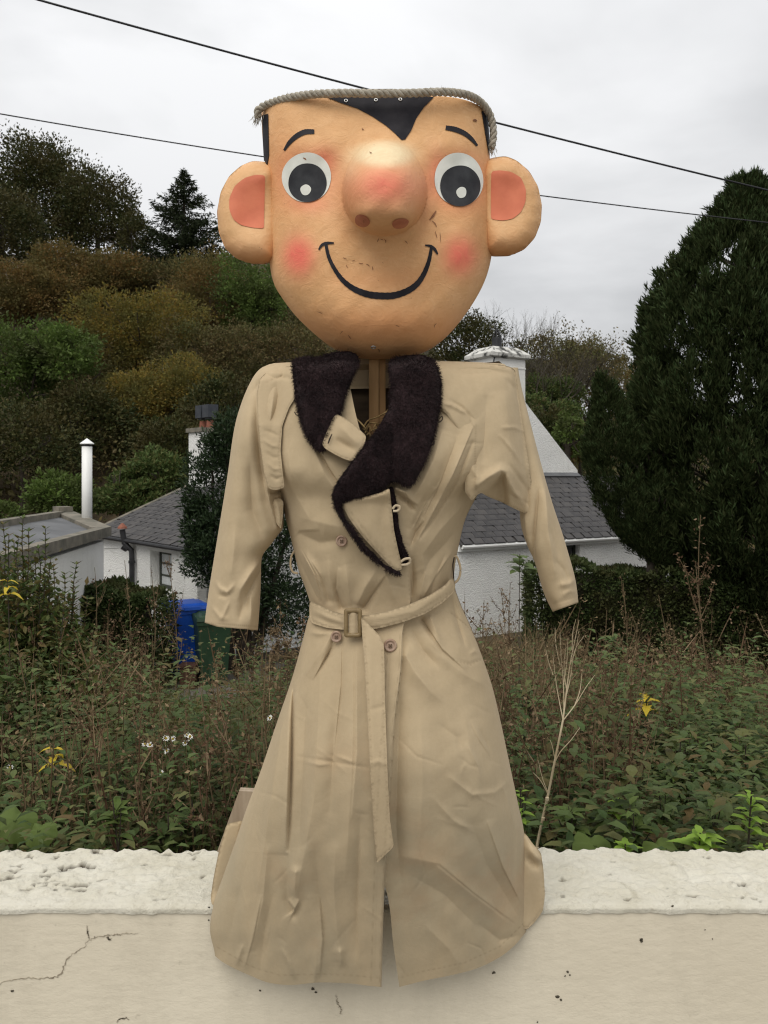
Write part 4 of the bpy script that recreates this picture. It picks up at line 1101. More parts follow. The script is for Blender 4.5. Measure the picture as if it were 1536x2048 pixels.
# (polyline in photo pixels, width, height in m, taper, kind)
FOLDS = [
 # bodice, left
 ([(600, 790), (612, 860), (650, 950), (690, 1010)], 22, .010, 'both'), ([(622, 870), (652, 930), (690, 985)], 9, -.009, 'both'),
 ([(575, 900), (585, 980), (620, 1040)], 20, .008, 'both'), ([(590, 1062), (640, 1085), (690, 1078)], 13, -.009, 'both'), ([(600, 1035), (660, 1050), (720, 1060)], 20, .006, 'both'),
 ([(606, 1100), (635, 1150), (650, 1195)], 9, .010, 'both'), ([(625, 1128), (648, 1160), (660, 1200)], 8, -.009, 'out'), ([(598, 1120), (618, 1160), (636, 1200)], 7, -.007, 'both'),
 ([(676, 1140), (674, 1175), (684, 1215)], 8, -.011, 'out'), ([(690, 1130), (696, 1170), (702, 1210)], 12, .008, 'both'), ([(656, 1120), (660, 1160), (668, 1205)], 11, .008, 'both'),
 ([(770, 1148), (748, 1180), (728, 1215)], 9, -.010, 'out'), ([(752, 1140), (730, 1175), (714, 1210)], 12, .008, 'both'), ([(765, 1130), (778, 1165), (790, 1200)], 10, .006, 'both'),
 ([(700, 1090), (740, 1110), (760, 1135)], 14, -.004, 'both'),
 # bodice, right
 ([(885, 860), (868, 920), (835, 985), (815, 1010)], 20, .012, 'both'), ([(915, 870), (880, 960), (835, 1050), (822, 1090)], 10, -.010, 'both'), ([(948, 850), (905, 950), (860, 1035), (830, 1090)], 14, .007, 'both'),
 ([(945, 885), (915, 960), (868, 1035), (840, 1075)], 5, -.008, 'both'), ([(792, 977), (812, 985), (822, 1002)], 7, .014, 'in'), ([(796, 992), (815, 1002), (828, 1020)], 5, -.010, 'both'),
 ([(868, 980), (850, 1005), (824, 1055)], 7, -.010, 'both'), ([(872, 975), (858, 1000), (835, 1040)], 6, .008, 'both'), ([(848, 1042), (832, 1062), (822, 1085)], 7, -.009, 'both'),
 ([(935, 1000), (880, 1060), (845, 1110)], 16, .007, 'both'), ([(915, 1060), (860, 1120), (838, 1165)], 14, -.007, 'both'), ([(905, 1100), (875, 1150), (850, 1190)], 14, .007, 'both'),
 ([(824, 1120), (826, 1160), (822, 1195)], 7, -.010, 'both'), ([(845, 1110), (850, 1150), (838, 1200)], 10, .007, 'both'), ([(890, 1110), (868, 1160), (862, 1188)], 7, -.006, 'both'),
 # skirt, left
 ([(586, 1375), (583, 1450), (581, 1530), (578, 1620), (575, 1700)], 4, -0.0136, 'both'), ([(612, 1420), (606, 1520), (600, 1640), (600, 1700)], 16, -0.0109, 'both'), ([(570, 1380), (560, 1480), (545, 1580), (528, 1700), (512, 1800)], 20, 0.0116, 'both'),
 ([(664, 1268), (645, 1300), (615, 1345), (602, 1380)], 11, 0.0088, 'in'), ([(668, 1282), (655, 1310), (632, 1350)], 6, -0.0085, 'in'), ([(622, 1265), (640, 1268), (660, 1266)], 6, 0.0068, 'both'),
 ([(682, 1290), (680, 1360), (668, 1480), (660, 1620)], 12, -0.0088, 'both'), ([(640, 1330), (636, 1450), (628, 1600), (606, 1720), (592, 1800)], 22, 0.0088, 'both'), ([(704, 1290), (706, 1420), (702, 1580), (690, 1760)], 20, 0.0088, 'both'),
 ([(591, 1745), (590, 1780), (590, 1802)], 12, 0.0109, 'in'), ([(630, 1700), (640, 1790), (648, 1880)], 17, -0.0088, 'both'), ([(572, 1760), (574, 1800), (588, 1830), (606, 1800)], 10, -0.0068, 'both'),
 ([(670, 1700), (668, 1800), (676, 1880), (682, 1930)], 14, 0.0075, 'both'), ([(720, 1640), (716, 1760), (712, 1900)], 13, -0.0068, 'both'), ([(680, 1905), (684, 1925), (676, 1938)], 9, 0.0082, 'in'),
 ([(535, 1700), (526, 1800), (508, 1880), (494, 1930)], 9, 0.0061, 'both'), ([(545, 1790), (530, 1860), (520, 1940)], 9, -0.0048, 'both'), ([(500, 1700), (470, 1820), (455, 1890)], 18, -0.0048, 'both'),
 ([(486, 1890), (474, 1925)], 6, 0.0051, 'both'), ([(566, 1900), (578, 1925), (590, 1955)], 5, 0.0043, 'both'), ([(630, 1880), (632, 1930), (628, 1965)], 9, 0.0041, 'out'),
 ([(598, 1513), (640, 1520), (690, 1528), (735, 1535)], 4, -0.0019, 'both'), ([(612, 1524), (640, 1530), (660, 1528)], 3.5, 0.0021, 'both'), ([(672, 1512), (690, 1518), (705, 1524)], 4, 0.0026, 'both'),
 # skirt, right
 ([(812, 1312), (830, 1345), (862, 1385), (905, 1418)], 18, 0.0109, 'in'), ([(826, 1265), (845, 1300), (872, 1330)], 9, -0.0061, 'both'), ([(850, 1262), (880, 1310), (930, 1350), (968, 1370)], 14, 0.0068, 'both'),
 ([(845, 1240), (856, 1258), (874, 1285)], 6, -0.0102, 'in'), ([(862, 1238), (872, 1262), (886, 1290)], 7, 0.0068, 'in'), ([(905, 1200), (914, 1240), (930, 1290)], 6, -0.0085, 'both'),
 ([(800, 1400), (795, 1520), (792, 1650), (800, 1760)], 16, -0.0136, 'both'), ([(842, 1440), (845, 1560), (838, 1700)], 26, 0.0068, 'both'), ([(930, 1440), (950, 1540), (975, 1640)], 34, 0.0068, 'both'),
 ([(800, 1715), (870, 1730), (945, 1790), (1010, 1840)], 16, 0.0068, 'both'), ([(830, 1755), (890, 1790), (950, 1850)], 16, -0.0061, 'both'), ([(945, 1650), (975, 1730), (1035, 1830)], 12, -0.0061, 'both'), ([(975, 1640), (1005, 1730), (1046, 1815)], 13, 0.0068, 'both'),
 ([(870, 1600), (905, 1640), (950, 1665)], 8, 0.0034, 'both'), ([(900, 1555), (945, 1590), (990, 1585), (1020, 1560)], 7, 0.0034, 'both'), ([(935, 1490), (955, 1530), (962, 1560)], 6, 0.0043, 'both'), ([(960, 1460), (975, 1490), (985, 1520)], 5, -0.0034, 'both'),
 ([(880, 1450), (915, 1475), (925, 1500)], 8, -0.0027, 'both'), ([(1000, 1560), (1015, 1600), (1030, 1660)], 8, 0.0041, 'both'), ([(850, 1850), (900, 1900), (920, 1935)], 14, 0.0048, 'both'), ([(960, 1850), (1000, 1880), (1040, 1870)], 10, -0.0041, 'both'),
 # pocket welt
 ([(902, 1226), (930, 1248), (960, 1280), (964, 1318), (940, 1328), (905, 1318)], 3.0, -.0028, 'both'), ([(940, 1308), (950, 1302), (958, 1306)], 4, .004, 'both'),
 # shoulder seams
 ([(592, 806), (575, 830), (562, 862), (558, 900), (560, 950)], 2.2, -.0022, 'both'), ([(590, 758), (560, 752), (535, 765)], 4, -.003, 'both'),
 # placket stitching and hem
 ([(780, 1290), (772, 1440), (765, 1560), (757, 1700), (750, 1960)], 1.8, -.0012, 'both'),
]
def foldsum(px, py, folds):
    h = np.zeros(np.shape(px))
    for pts, wd, amp, tp in folds:
        d, t = polydist(px, py, pts)
        if tp == 'step':       # one layer of cloth lapping over the next: sharp edge, long gentle back
            h += amp * np.clip(np.sin(np.pi * np.clip(t, 0, 1)), 0, 1) ** .6 * sstep(-1.6, 1.6, d) * np.exp(-np.maximum(d, 0) / wd) * (np.abs(d) < 400)
            continue
        if tp == 'both': w_ = np.sqrt(np.clip(np.sin(np.pi * np.clip(t * .94 + .03, 0, 1)), 0, 1))
        elif tp == 'in': w_ = 1 - sstep(.35, 1, t)
        else: w_ = sstep(0, .65, t)
        h += amp * w_ * (.55 * np.exp(-(d / wd) ** 2) + .60 * np.exp(-np.abs(d) / (.62 * wd)))
    return h
def wrinkle(px, py, k=1.0):
    return k * (.0006 * np.sin(px * .021 + py * .047 + 2 * np.sin(py * .011 + px * .008)) * np.sin(px * .038 - py * .013) + .0006 * np.sin(px * .09 + py * .05 + 3 * np.sin(px * .02)) * np.sin(py * .071 - px * .03))
def rand_folds(n, seed, box, ang, amp=(.0010, .0024), wd=(2.2, 5.0), ln=(18, 60)):
    rg = np.random.default_rng(seed); out_ = []
    for _ in range(n):
        x, y = rg.uniform(box[0], box[1]), rg.uniform(box[2], box[3]); a = ang + rg.normal(0, .55); l_ = rg.uniform(*ln)
        d = np.array((math.cos(a), math.sin(a))); k = np.array((-d[1], d[0])) * rg.normal(0, .12) * l_
        c = np.array((x, y)); out_.append(([c - d * l_ / 2, c + k, c + d * l_ / 2], rg.uniform(*wd), rg.uniform(*amp) * rg.choice((-1, 1)), 'both'))
    return out_
FOLDS += [
 ([(948, 852), (905, 955), (860, 1040), (832, 1088)], 26, .007, 'step'), ([(915, 872), (880, 965), (838, 1052)], 16, .006, 'step'), ([(872, 976), (850, 1008), (826, 1060)], 12, .008, 'step'), ([(850, 1038), (832, 1062), (820, 1092)], 10, .006, 'step'),
 ([(700, 1000), (660, 940), (622, 866)], 18, .006, 'step'), ([(684, 1216), (673, 1178), (676, 1136)], 12, .009, 'step'), ([(774, 1146), (748, 1182), (726, 1216)], 12, .008, 'step'), ([(602, 1098), (630, 1150), (645, 1200)], 10, .007, 'step'), ([(660, 1204), (646, 1160), (622, 1122)], 9, .006, 'step'),
 ([(585, 1378), (583, 1480), (580, 1600), (576, 1710)], 36, .020, 'step'), ([(676, 1274), (655, 1308), (626, 1360)], 12, .008, 'step'), ([(930, 1340), (884, 1298), (860, 1262), (842, 1236)], 12, .008, 'step'), ([(684, 1285), (682, 1370), (668, 1510)], 18, .007, 'step'),
 ([(702, 1640), (712, 1500), (712, 1290)], 16, .005, 'step'), ([(1035, 1850), (950, 1788), (880, 1730), (796, 1712)], 40, .003, 'step'), ([(924, 1236), (912, 1200), (908, 1180)], 8, .006, 'step'),
 ([(640, 1790), (646, 1880), (640, 1955)], 14, .007, 'step'), ([(524, 1790), (506, 1880), (490, 1935)], 12, .006, 'step'), ([(716, 1935), (716, 1800), (722, 1680)], 14, .006, 'step'), ([(600, 1800), (590, 1820), (576, 1800)], 10, .012, 'step'), ([(838, 1012), (815, 998), (794, 984)], 9, .006, 'step'),
 ([(905, 1105), (870, 1155), (846, 1200)], 12, .006, 'step'), ([(1046, 1815), (1005, 1735), (972, 1640)], 14, .005, 'step'), ([(985, 1520), (958, 1480), (940, 1440)], 9, .003, 'step'), ([(640, 1060), (600, 1062), (588, 1075)], 10, .005, 'step'),
]
FOLDS += rand_folds(14, 1, (560, 800, 760, 1190), 1.2, amp=(.0006, .0014)) + rand_folds(14, 2, (800, 950, 800, 1190), 2.1, amp=(.0006, .0014)) + rand_folds(20, 3, (430, 770, 1270, 1950), 1.5, amp=(.0006, .0013), ln=(30, 110)) + rand_folds(8, 4, (450, 760, 1300, 1900), .1, amp=(.0005, .0011), ln=(15, 45)) + rand_folds(18, 5, (790, 1050, 1270, 1950), 1.1, amp=(.0006, .0014), ln=(30, 110)) + rand_folds(8, 6, (800, 1040, 1350, 1900), .3, amp=(.0005, .0011), ln=(15, 50))
def coatYc(py): return 1.610 + .030 * sstep(1500, 1810, py)
def coatY(px, py):
    xl, xr = cub(*XL, py), cub(*XR, py)
    s = np.clip((2 * px - xl - xr) / (xr - xl), -1, 1)
    D = cub(*CD, py)
    e = np.clip(1 - np.abs(s) ** mix(6.0, 2.5, sstep(930, 1000, py)), 0, 1) ** .55
    Y = coatYc(py) - D * e
    ed = np.clip((1 - np.abs(s)) / .06, 0, 1) * sstep(724, 760, py)
    Y = Y - (foldsum(px, py, FOLDS) + wrinkle(px, py)) * ed
    # the buttoned front edge lies over the other half
    xp = cub(*XP, py)
    Y = Y - np.where(px < xp, .009 * np.exp(-np.maximum(xp - px, 0) / 70.0), -.004) * sstep(1120, 1180, py)
    return np.minimum(Y, 1.646)
def coatB(px, py):
    xl, xr = cub(*XL, py), cub(*XR, py)
    s = np.clip((2 * px - xl - xr) / (xr - xl), -1, 1)
    return coatYc(py) - cub(*CD, py) * np.clip(1 - np.abs(s) ** 2.5, 0, 1) ** .55

m, nt, b = new_mat('beige_trench_cotton')
c = ramp(nt, noise_n(nt, 3.0, 5, .6), [(.3, (.455, .356, .224)), (.7, (.53, .42, .272))])
c = mixc(nt, ramp(nt, noise_n(nt, 2.2, 6, .65, stretch=(7, 7, 1)), [(.38, (.22, .22, .22)), (.6, (0, 0, 0))]), c, (.36, .275, .17))
st = at2 = nt.nodes.new('ShaderNodeAttribute'); at2.attribute_name = 'stain'
stn = math_n(nt, 'MULTIPLY', at2.outputs['Fac'], ramp(nt, noise_n(nt, 4.2, 5, .6, stretch=(1.6, 1.6, .5)), [(.38, (.15, .15, .15)), (.62, (1, 1, 1))]))
c = mixc(nt, math_n(nt, 'MULTIPLY', stn, .75), c, (.355, .30, .205))
c = mixc(nt, math_n(nt, 'MULTIPLY', at2.outputs['Fac'], ramp(nt, noise_n(nt, 5.5, 4, .6), [(.55, (0, 0, 0)), (.75, (.5, .5, .5))])), c, (.41, .265, .15))
at3 = nt.nodes.new('ShaderNodeAttribute'); at3.attribute_name = 'seam'
c = mixc(nt, math_n(nt, 'MULTIPLY', at3.outputs['Fac'], .36), c, (.20, .145, .085))
c = mixc(nt, ramp(nt, noise_n(nt, 130, 2, .5), [(.4, (.06, .06, .06)), (.6, (0, 0, 0))]), c, (.30, .22, .12))
nt.links.new(c, b.inputs['Base Color']); setin(b, Roughness=.95); b.inputs['Specular IOR Level'].default_value = .06
b.inputs['Sheen Weight'].default_value = .06
p1 = bump_n(nt, b, noise_n(nt, 9, 5, .6, dist=1.6), .13, .010)
p2 = bump_n(nt, b, noise_n(nt, 48, 6, .65, dist=1.2), .13, .0025, p1)
bump_n(nt, b, noise_n(nt, 420, 2), .22, .0009, p2)
M['coat'] = m

SEAMS = [([(590, 806), (574, 832), (562, 862), (557, 900), (563, 974)], 1.6), ([(884, 806), (910, 814), (936, 832), (950, 856)], 1.5), ([(952, 850), (950, 905), (952, 980)], 1.5), ([(586, 757), (560, 752), (534, 764)], 1.3), ([(902, 1226), (930, 1248), (960, 1280), (966, 1316), (942, 1330), (906, 1320)], 1.3),
         ([(776, 1290), (770, 1380), (765, 1441), (757, 1566), (750, 1706), (742, 1962)], 1.2), ([(800, 1270), (799, 1325), (786, 1441), (777, 1566), (769, 1706), (764, 1802), (759, 1965)], 1.0), ([(816, 1150), (820, 1200)], 1.0),
         ([(434, 1894), (500, 1932), (560, 1951), (640, 1948), (700, 1951), (758, 1955)], 1.1), ([(802, 1954), (850, 1942), (930, 1925), (1000, 1893), (1048, 1846)], 1.1), ([(410, 1246), (460, 1250), (515, 1253)], 1.2), ([(1107, 1208), (1130, 1200), (1154, 1191)], 1.2),
         ([(642, 880), (660, 842), (676, 834)], 1.0), ([(690, 1008), (740, 1075), (790, 1134)], .9), ([(772, 984), (778, 1020), (784, 1062), (793, 1104)], .9), ([(622, 1205), (665, 1228), (728, 1237), (815, 1216), (902, 1160)], .8), ([(624, 1240), (655, 1250), (728, 1256), (810, 1237), (905, 1181)], .8),
         ([(728, 1250), (733, 1330), (739, 1440), (745, 1560), (751, 1660), (755, 1718)], .8), ([(764, 1295), (766, 1400), (771, 1540), (776, 1640), (783, 1690)], .8), ([(980, 733), (1024, 738)], 1.0)]
def seam_at(px, py):
    a = np.zeros(np.shape(px)); rg = np.random.default_rng(5)
    for pts, w_ in SEAMS:
        d, t = polydist(px, py, pts); a = np.maximum(a, np.exp(-(d / (w_ * 1.25)) ** 2) * (.55 + .45 * np.sin(t * 160)))
    return a
def coat_panel(mb, side):
    rr_ = np.concatenate((np.linspace(720, 745, 10)[:-1], np.arange(745, 1750, 2.5), [1750]))
    NU = 230
    rows_ = []
    for w_ in list(rr_) + [1750 + q for q in np.linspace(0, 1, 90)[1:]]:
        u = np.linspace(0, 1, NU)
        if w_ <= 1750: py0 = np.full(NU, w_); k = None
        else: k = w_ - 1750
        pe = w_ if k is None else 1750 + k * (1973 - 1750)
        if side == 'L':
            xa = float(cub(*XL, pe if k is None else 1750 + k * 165)); xb = float(cub(*XP, pe))
            u = 1 - np.cos(u * math.pi / 2) ** 1.0 if False else 1 - (1 - u) ** 1.0
            uu = u ** 1.5
            px = xa + (xb - xa) * uu
            if k is not None:
                hem = cub([430, 445, 500, 540, 580, 640, 700, 740, 763], [1912, 1924, 1951, 1966, 1970, 1965, 1967, 1972, 1974], 430 + (763 - 430) * uu)
                py0 = 1750 + k * (hem - 1750)
        else:
            xa = float(cub([720, 800, 860, 920, 1000, 1145, 1180, 1750, 1768, 1899, 1975], [812, 800, 770, 745, 760, 785, 780, 752, 768, 788, 799], pe)); xb = float(cub(*XR, pe if k is None else 1750 + k * 112))
            uu = 1 - (1 - u) ** 1.5
            px = xa + (xb - xa) * uu
            if k is not None:
                hem = cub([799, 850, 900, 950, 1000, 1030, 1052], [1974, 1961, 1951, 1938, 1914, 1890, 1864], 799 + (1052 - 799) * uu)
                py0 = 1750 + k * (hem - 1750)
        top = 720 + 8 * np.abs((px - 770) / 250) ** 2
        py = np.maximum(py0, top)
        rows_.append((px, py))
    PXc = np.array([r_[0] for r_ in rows_]); PYc = np.array([r_[1] for r_ in rows_])
    Y = coatY(PXc, PYc)
    if side == 'R':
        Y = Y + .004
    V = PA(PXc, PYc, Y); nr2, nu = PXc.shape
    ii = (np.arange(nr2 - 1)[:, None] * nu + np.arange(nu - 1)[None, :]).ravel()
    Fq = np.stack((ii, ii + 1, ii + nu + 1, ii + nu), -1)
    mb.addnp(V.reshape(-1, 3), Fq)
    return PYc.ravel(), PXc.ravel()
mb = MB()
s1 = coat_panel(mb, 'L'); s2 = coat_panel(mb, 'R')
# back of the coat, seen only in the neck and through the slit
bp_ = np.concatenate((np.linspace(722, 1690, 60),)); ub = np.linspace(-1, 1, 40)
PB, UB = np.meshgrid(bp_, ub, indexing='ij')
xl, xr = cub(*XL, PB), cub(*XR, PB)
vb = PA((xl + xr) / 2 + UB * (xr - xl) / 2, PB, coatYc(PB))
vb[..., 1] += (.13 + .05 * sstep(1250, 1600, PB)) * np.sqrt(np.clip(1 - UB ** 2, 0, 1)) * np.clip(.35 + (PB - 722) / 60, .35, 1)
ii = (np.arange(59)[:, None] * 40 + np.arange(39)[None, :]).ravel()
mb.addnp(vb.reshape(-1, 3), np.stack((ii, ii + 1, ii + 41, ii + 40), -1))
coat = mb.build('trench_coat', M['coat'], FIG, smooth=True)
pyall = np.concatenate((s1[0], s2[0], PB.ravel())); pxall = np.concatenate((s1[1], s2[1], ((xl + xr) / 2 + UB * (xr - xl) / 2).ravel()))
attr(coat, 'stain', np.clip(sstep(1480, 1800, pyall) * 1.0 + .25 * sstep(1300, 1500, pyall) + .5 * sstep(560, 700, pxall) * (1 - sstep(760, 900, pxall)) * sstep(1350, 1700, pyall), 0, 1))

attr(coat, 'seam', seam_at(pxall, pyall))
def cloth(name, poly, Yfn, parent, m=None, **kw):
    V, Fs, V2 = slab(poly, Yfn, **kw)
    o = obj(name, V, Fs, m or M['coat'], parent, smooth=True)
    sa = seam_at(V2[:, 0], V2[:, 1]); attr(o, 'seam', np.concatenate((sa, 0 * sa)))
    return o

# sleeve built as a tube of rows with its own folds
def sleeve(name, XO, XI, Yc, Dp, folds, y0, y1, cuff, base=None, nu=90, thick=.05):
    rws = np.arange(y0, y1 + .1, 3.4)
    u = -np.cos(np.linspace(0, math.pi, nu)); u = .6 * u + .4 * np.linspace(-1, 1, nu)
    PYs, U = np.meshgrid(rws, u, indexing='ij')
    a = cub(*XO, PYs); b_ = cub(*XI, PYs)
    px = (a + b_) / 2 + U * (b_ - a) / 2
    py = PYs + cuff(U) * sstep(y1 - 110, y1, PYs)
    py = np.maximum(py, y0)
    e = np.clip(1 - np.abs(U) ** 2.3, 0, 1) ** .55
    Y = cub(*Yc, PYs) - cub(*Dp, PYs) * e - (foldsum(px, py, folds) + wrinkle(px + 300, py, 1.4)) * np.clip((1 - np.abs(U)) / .08, 0, 1)
    front = PA(px, py, Y)
    ubk = np.linspace(1, -1, 26)[1:-1]
    PYb, Ub = np.meshgrid(rws, ubk, indexing='ij')
    a = cub(*XO, PYb); b_ = cub(*XI, PYb)
    back = PA((a + b_) / 2 + Ub * (b_ - a) / 2, PYb + cuff(Ub) * sstep(y1 - 110, y1, PYb), cub(*Yc, PYb))
    back[..., 1] += cub(*Dp, PYb) * .9 * np.sqrt(np.clip(1 - Ub ** 2, 0, 1))
    R_ = np.concatenate((front, back), 1); n1_, n2_ = R_.shape[:2]
    # turned-in cuff: second, inner skin over the last rows
    inner = R_[-30:][::-1].copy()
    cen = inner.mean(1, keepdims=True); inner = cen + (inner - cen) * np.array((.965, .93, 1.0))
    R_ = np.concatenate((R_, inner), 0); n1_ = R_.shape[0]
    ii = np.arange(n1_ - 1)[:, None] * n2_; jj = np.arange(n2_)[None, :]; j2 = (jj + 1) % n2_
    Fs = np.stack((ii + jj, ii + j2, ii + n2_ + j2, ii + n2_ + jj), -1).reshape(-1, 4)
    o = obj(name, R_.reshape(-1, 3), Fs, M['coat'], coat, smooth=True)
    sa = np.zeros(R_.shape[:2]); sa[:len(px), :px.shape[1]] = seam_at(px, py); attr(o, 'seam', sa.ravel())
    return o
LF = [([(512, 770), (514, 850), (522, 930), (534, 1000), (548, 1050)], 12, -.016, 'both'), ([(548, 780), (540, 850), (545, 920), (552, 975)], 17, .016, 'both'), ([(485, 820), (470, 930), (458, 1060), (450, 1150)], 22, .008, 'both'),
      ([(530, 960), (540, 1010), (556, 1062)], 8, .012, 'both'), ([(540, 985), (552, 985), (566, 980)], 6, -.016, 'both'), ([(548, 995), (560, 1010), (567, 1030)], 7, -.008, 'both'), ([(545, 960), (556, 964), (566, 962)], 8, .010, 'both'),
      ([(500, 930), (505, 1020), (528, 1080)], 14, -.012, 'both'), ([(522, 1120), (500, 1150), (482, 1178), (478, 1195)], 9, .012, 'both'), ([(528, 1132), (510, 1160), (496, 1188), (492, 1215)], 8, -.011, 'both'), ([(478, 1178), (486, 1210), (478, 1240)], 9, -.007, 'both'),
      ([(432, 1165), (440, 1178), (455, 1185), (468, 1170)], 5, .006, 'both'), ([(438, 1190), (450, 1192), (462, 1186)], 4, -.005, 'both'), ([(442, 1240), (452, 1220), (458, 1205)], 4, .004, 'both'), ([(425, 1215), (440, 1235), (455, 1238)], 5, .004, 'both'), ([(500, 1190), (503, 1220), (500, 1250)], 8, .007, 'both'),
      ([(540, 870), (548, 885), (556, 890)], 4, .005, 'both'), ([(535, 900), (548, 912), (556, 915)], 4, -.005, 'both'), ([(538, 920), (550, 935), (558, 938)], 4, .004, 'both'), ([(530, 855), (545, 862)], 4, -.004, 'both'),
      ([(410, 1249), (460, 1253), (515, 1256)], 1.8, -.0016, 'both'), ([(440, 1060), (436, 1120), (428, 1180)], 8, -.004, 'both'), ([(470, 1050), (468, 1100), (462, 1150)], 9, .004, 'both'), ([(530, 745), (560, 748), (590, 740)], 7, .006, 'both'), ([(500, 790), (520, 765), (540, 762)], 6, -.006, 'both')]
sleeve('sleeve', ([728, 735, 745, 760, 800, 850, 950, 1080, 1180, 1262], [540, 524, 513, 503, 485, 470, 455, 434, 418, 408]),
       ([728, 740, 780, 830, 870, 940, 985, 1000, 1030, 1056, 1070, 1085, 1115, 1150, 1180, 1262], [590, 598, 592, 574, 562, 563, 568, 566, 567, 566, 556, 545, 524, 522, 521, 515]),
       ([728, 800, 1000, 1262], [1.606, 1.604, 1.60, 1.595]), ([728, 735, 760, 850, 950, 1100, 1262], [.012, .035, .056, .078, .070, .058, .052]), LF, 728, 1254, lambda U: 9 * (U + 1) / 2 - 6 * (1 - np.clip((U + 1) / .5, 0, 1)))
UL = [([(530, 860), (545, 866), (556, 872)], 4, -.0025, 'both'), ([(528, 880), (545, 892), (556, 893)], 4, .003, 'both'), ([(532, 905), (546, 915), (558, 915)], 4, -.0025, 'both'), ([(535, 925), (548, 938), (560, 938)], 4, .003, 'both'), ([(540, 950), (552, 958), (562, 955)], 4, -.003, 'both'),
      ([(556, 760), (548, 830), (545, 860)], 12, -.005, 'both'), ([(590, 756), (560, 752), (532, 764)], 5, -.003, 'both')]
def ulY(x, y):
    sl = 1.606 - np.interp(y, [728, 745, 760, 850, 950, 1000], [.016, .040, .062, .090, .094, .088])
    return mix(sl, np.minimum(coatY(np.maximum(x, cub(*XL, y) + 8), y) - .004, sl), sstep(545, 585, x)) - foldsum(x, y, UL) - .001 - .010 * sstep(780, 960, y)
cloth('sleeve_top', [(592, 733), (560, 733), (536, 741), (520, 757), (514, 785), (516, 840), (521, 895), (528, 945), (535, 973), (541, 979), (554, 980), (569, 975), (565, 940), (561, 900), (565, 850), (578, 815), (594, 790)], ulY, coat, step=3, thick=.004, pil=(5, .003))
cloth('sleeve_fold', [(532, 975), (545, 984), (556, 992), (567, 1003), (566, 1030), (562, 1058), (552, 1046), (543, 1020)], lambda x, y: 1.556 + .02 * sstep(560, 540, x) * 0 + .030 * sstep(1010, 978, y) - foldsum(x, y, [([(545, 990), (556, 1015), (560, 1050)], 5, .005, 'both')]), coat, step=3, thick=.004, pil=(4, .003))
RF = [([(1040, 760), (1062, 860), (1082, 950), (1100, 1030)], 12, .010, 'both'), ([(1076, 1190), (1068, 1110), (1072, 1050), (1078, 980)], 14, .012, 'step'), ([(1078, 985), (1072, 1050), (1068, 1110), (1076, 1180)], 7, -.010, 'both'), ([(1050, 1030), (1052, 1070), (1064, 1120)], 8, .010, 'both'), ([(1090, 960), (1096, 1060), (1110, 1150)], 13, .013, 'both'),
      ([(1120, 1170), (1138, 1168), (1150, 1160)], 8, .008, 'both'), ([(1110, 1120), (1128, 1140), (1140, 1165)], 7, -.006, 'both'), ([(1078, 1160), (1090, 1195), (1112, 1215)], 7, -.006, 'both'), ([(1106, 1207), (1130, 1200), (1152, 1192)], 1.8, -.0016, 'both'), ([(1100, 1060), (1112, 1090), (1118, 1120)], 7, -.004, 'both'), ([(1125, 1190), (1140, 1182), (1152, 1184)], 5, .005, 'both')]
sleeve('sleeve', ([735, 760, 830, 930, 1000, 1090, 1160, 1206, 1225], [1036, 1040, 1057, 1083, 1103, 1132, 1150, 1156, 1157]),
       ([735, 800, 900, 1000, 1030, 1050, 1090, 1120, 1180, 1225], [985, 1000, 1020, 1040, 1040, 1042, 1054, 1068, 1088, 1111]),
       ([735, 900, 1050, 1225], [1.640, 1.640, 1.632, 1.620]), ([735, 760, 900, 1050, 1225], [.018, .03, .045, .055, .048]), RF, 735, 1215, lambda U: 9 * (U + 1) / 2 - 9 * (1 - (U + 1) / 2))
# right upper sleeve: the wide front fold that hangs from the shoulder
UF = [([(905, 735), (930, 742), (985, 740), (1020, 748)], 7, -.006, 'both'), ([(900, 730), (950, 732), (1010, 738)], 7, .005, 'both'), ([(900, 800), (925, 815), (945, 838), (950, 850)], 3, -.0035, 'both'), ([(884, 806), (905, 812), (930, 826)], 4, .004, 'both'),
      ([(950, 850), (950, 900), (952, 960)], 2.4, -.003, 'both'), ([(975, 790), (965, 860), (968, 930)], 24, -.010, 'both'), ([(1010, 780), (1020, 880), (1030, 960)], 24, .008, 'both'), ([(950, 975), (975, 955), (1000, 940), (1012, 942)], 10, .014, 'both'),
      ([(1012, 948), (1028, 985), (1050, 1010)], 8, .010, 'both'), ([(1000, 870), (1025, 900), (1045, 930)], 4, .004, 'both'), ([(1005, 855), (1030, 855), (1045, 862)], 4, .0035, 'both'), ([(1020, 930), (1040, 960), (1062, 990)], 5, -.005, 'both'),
      ([(1016, 985), (1040, 1000), (1066, 1012)], 3, -.003, 'both'), ([(945, 935), (955, 955), (950, 975)], 6, .006, 'both'), ([(1015, 760), (1028, 775), (1035, 800)], 5, -.005, 'both')]
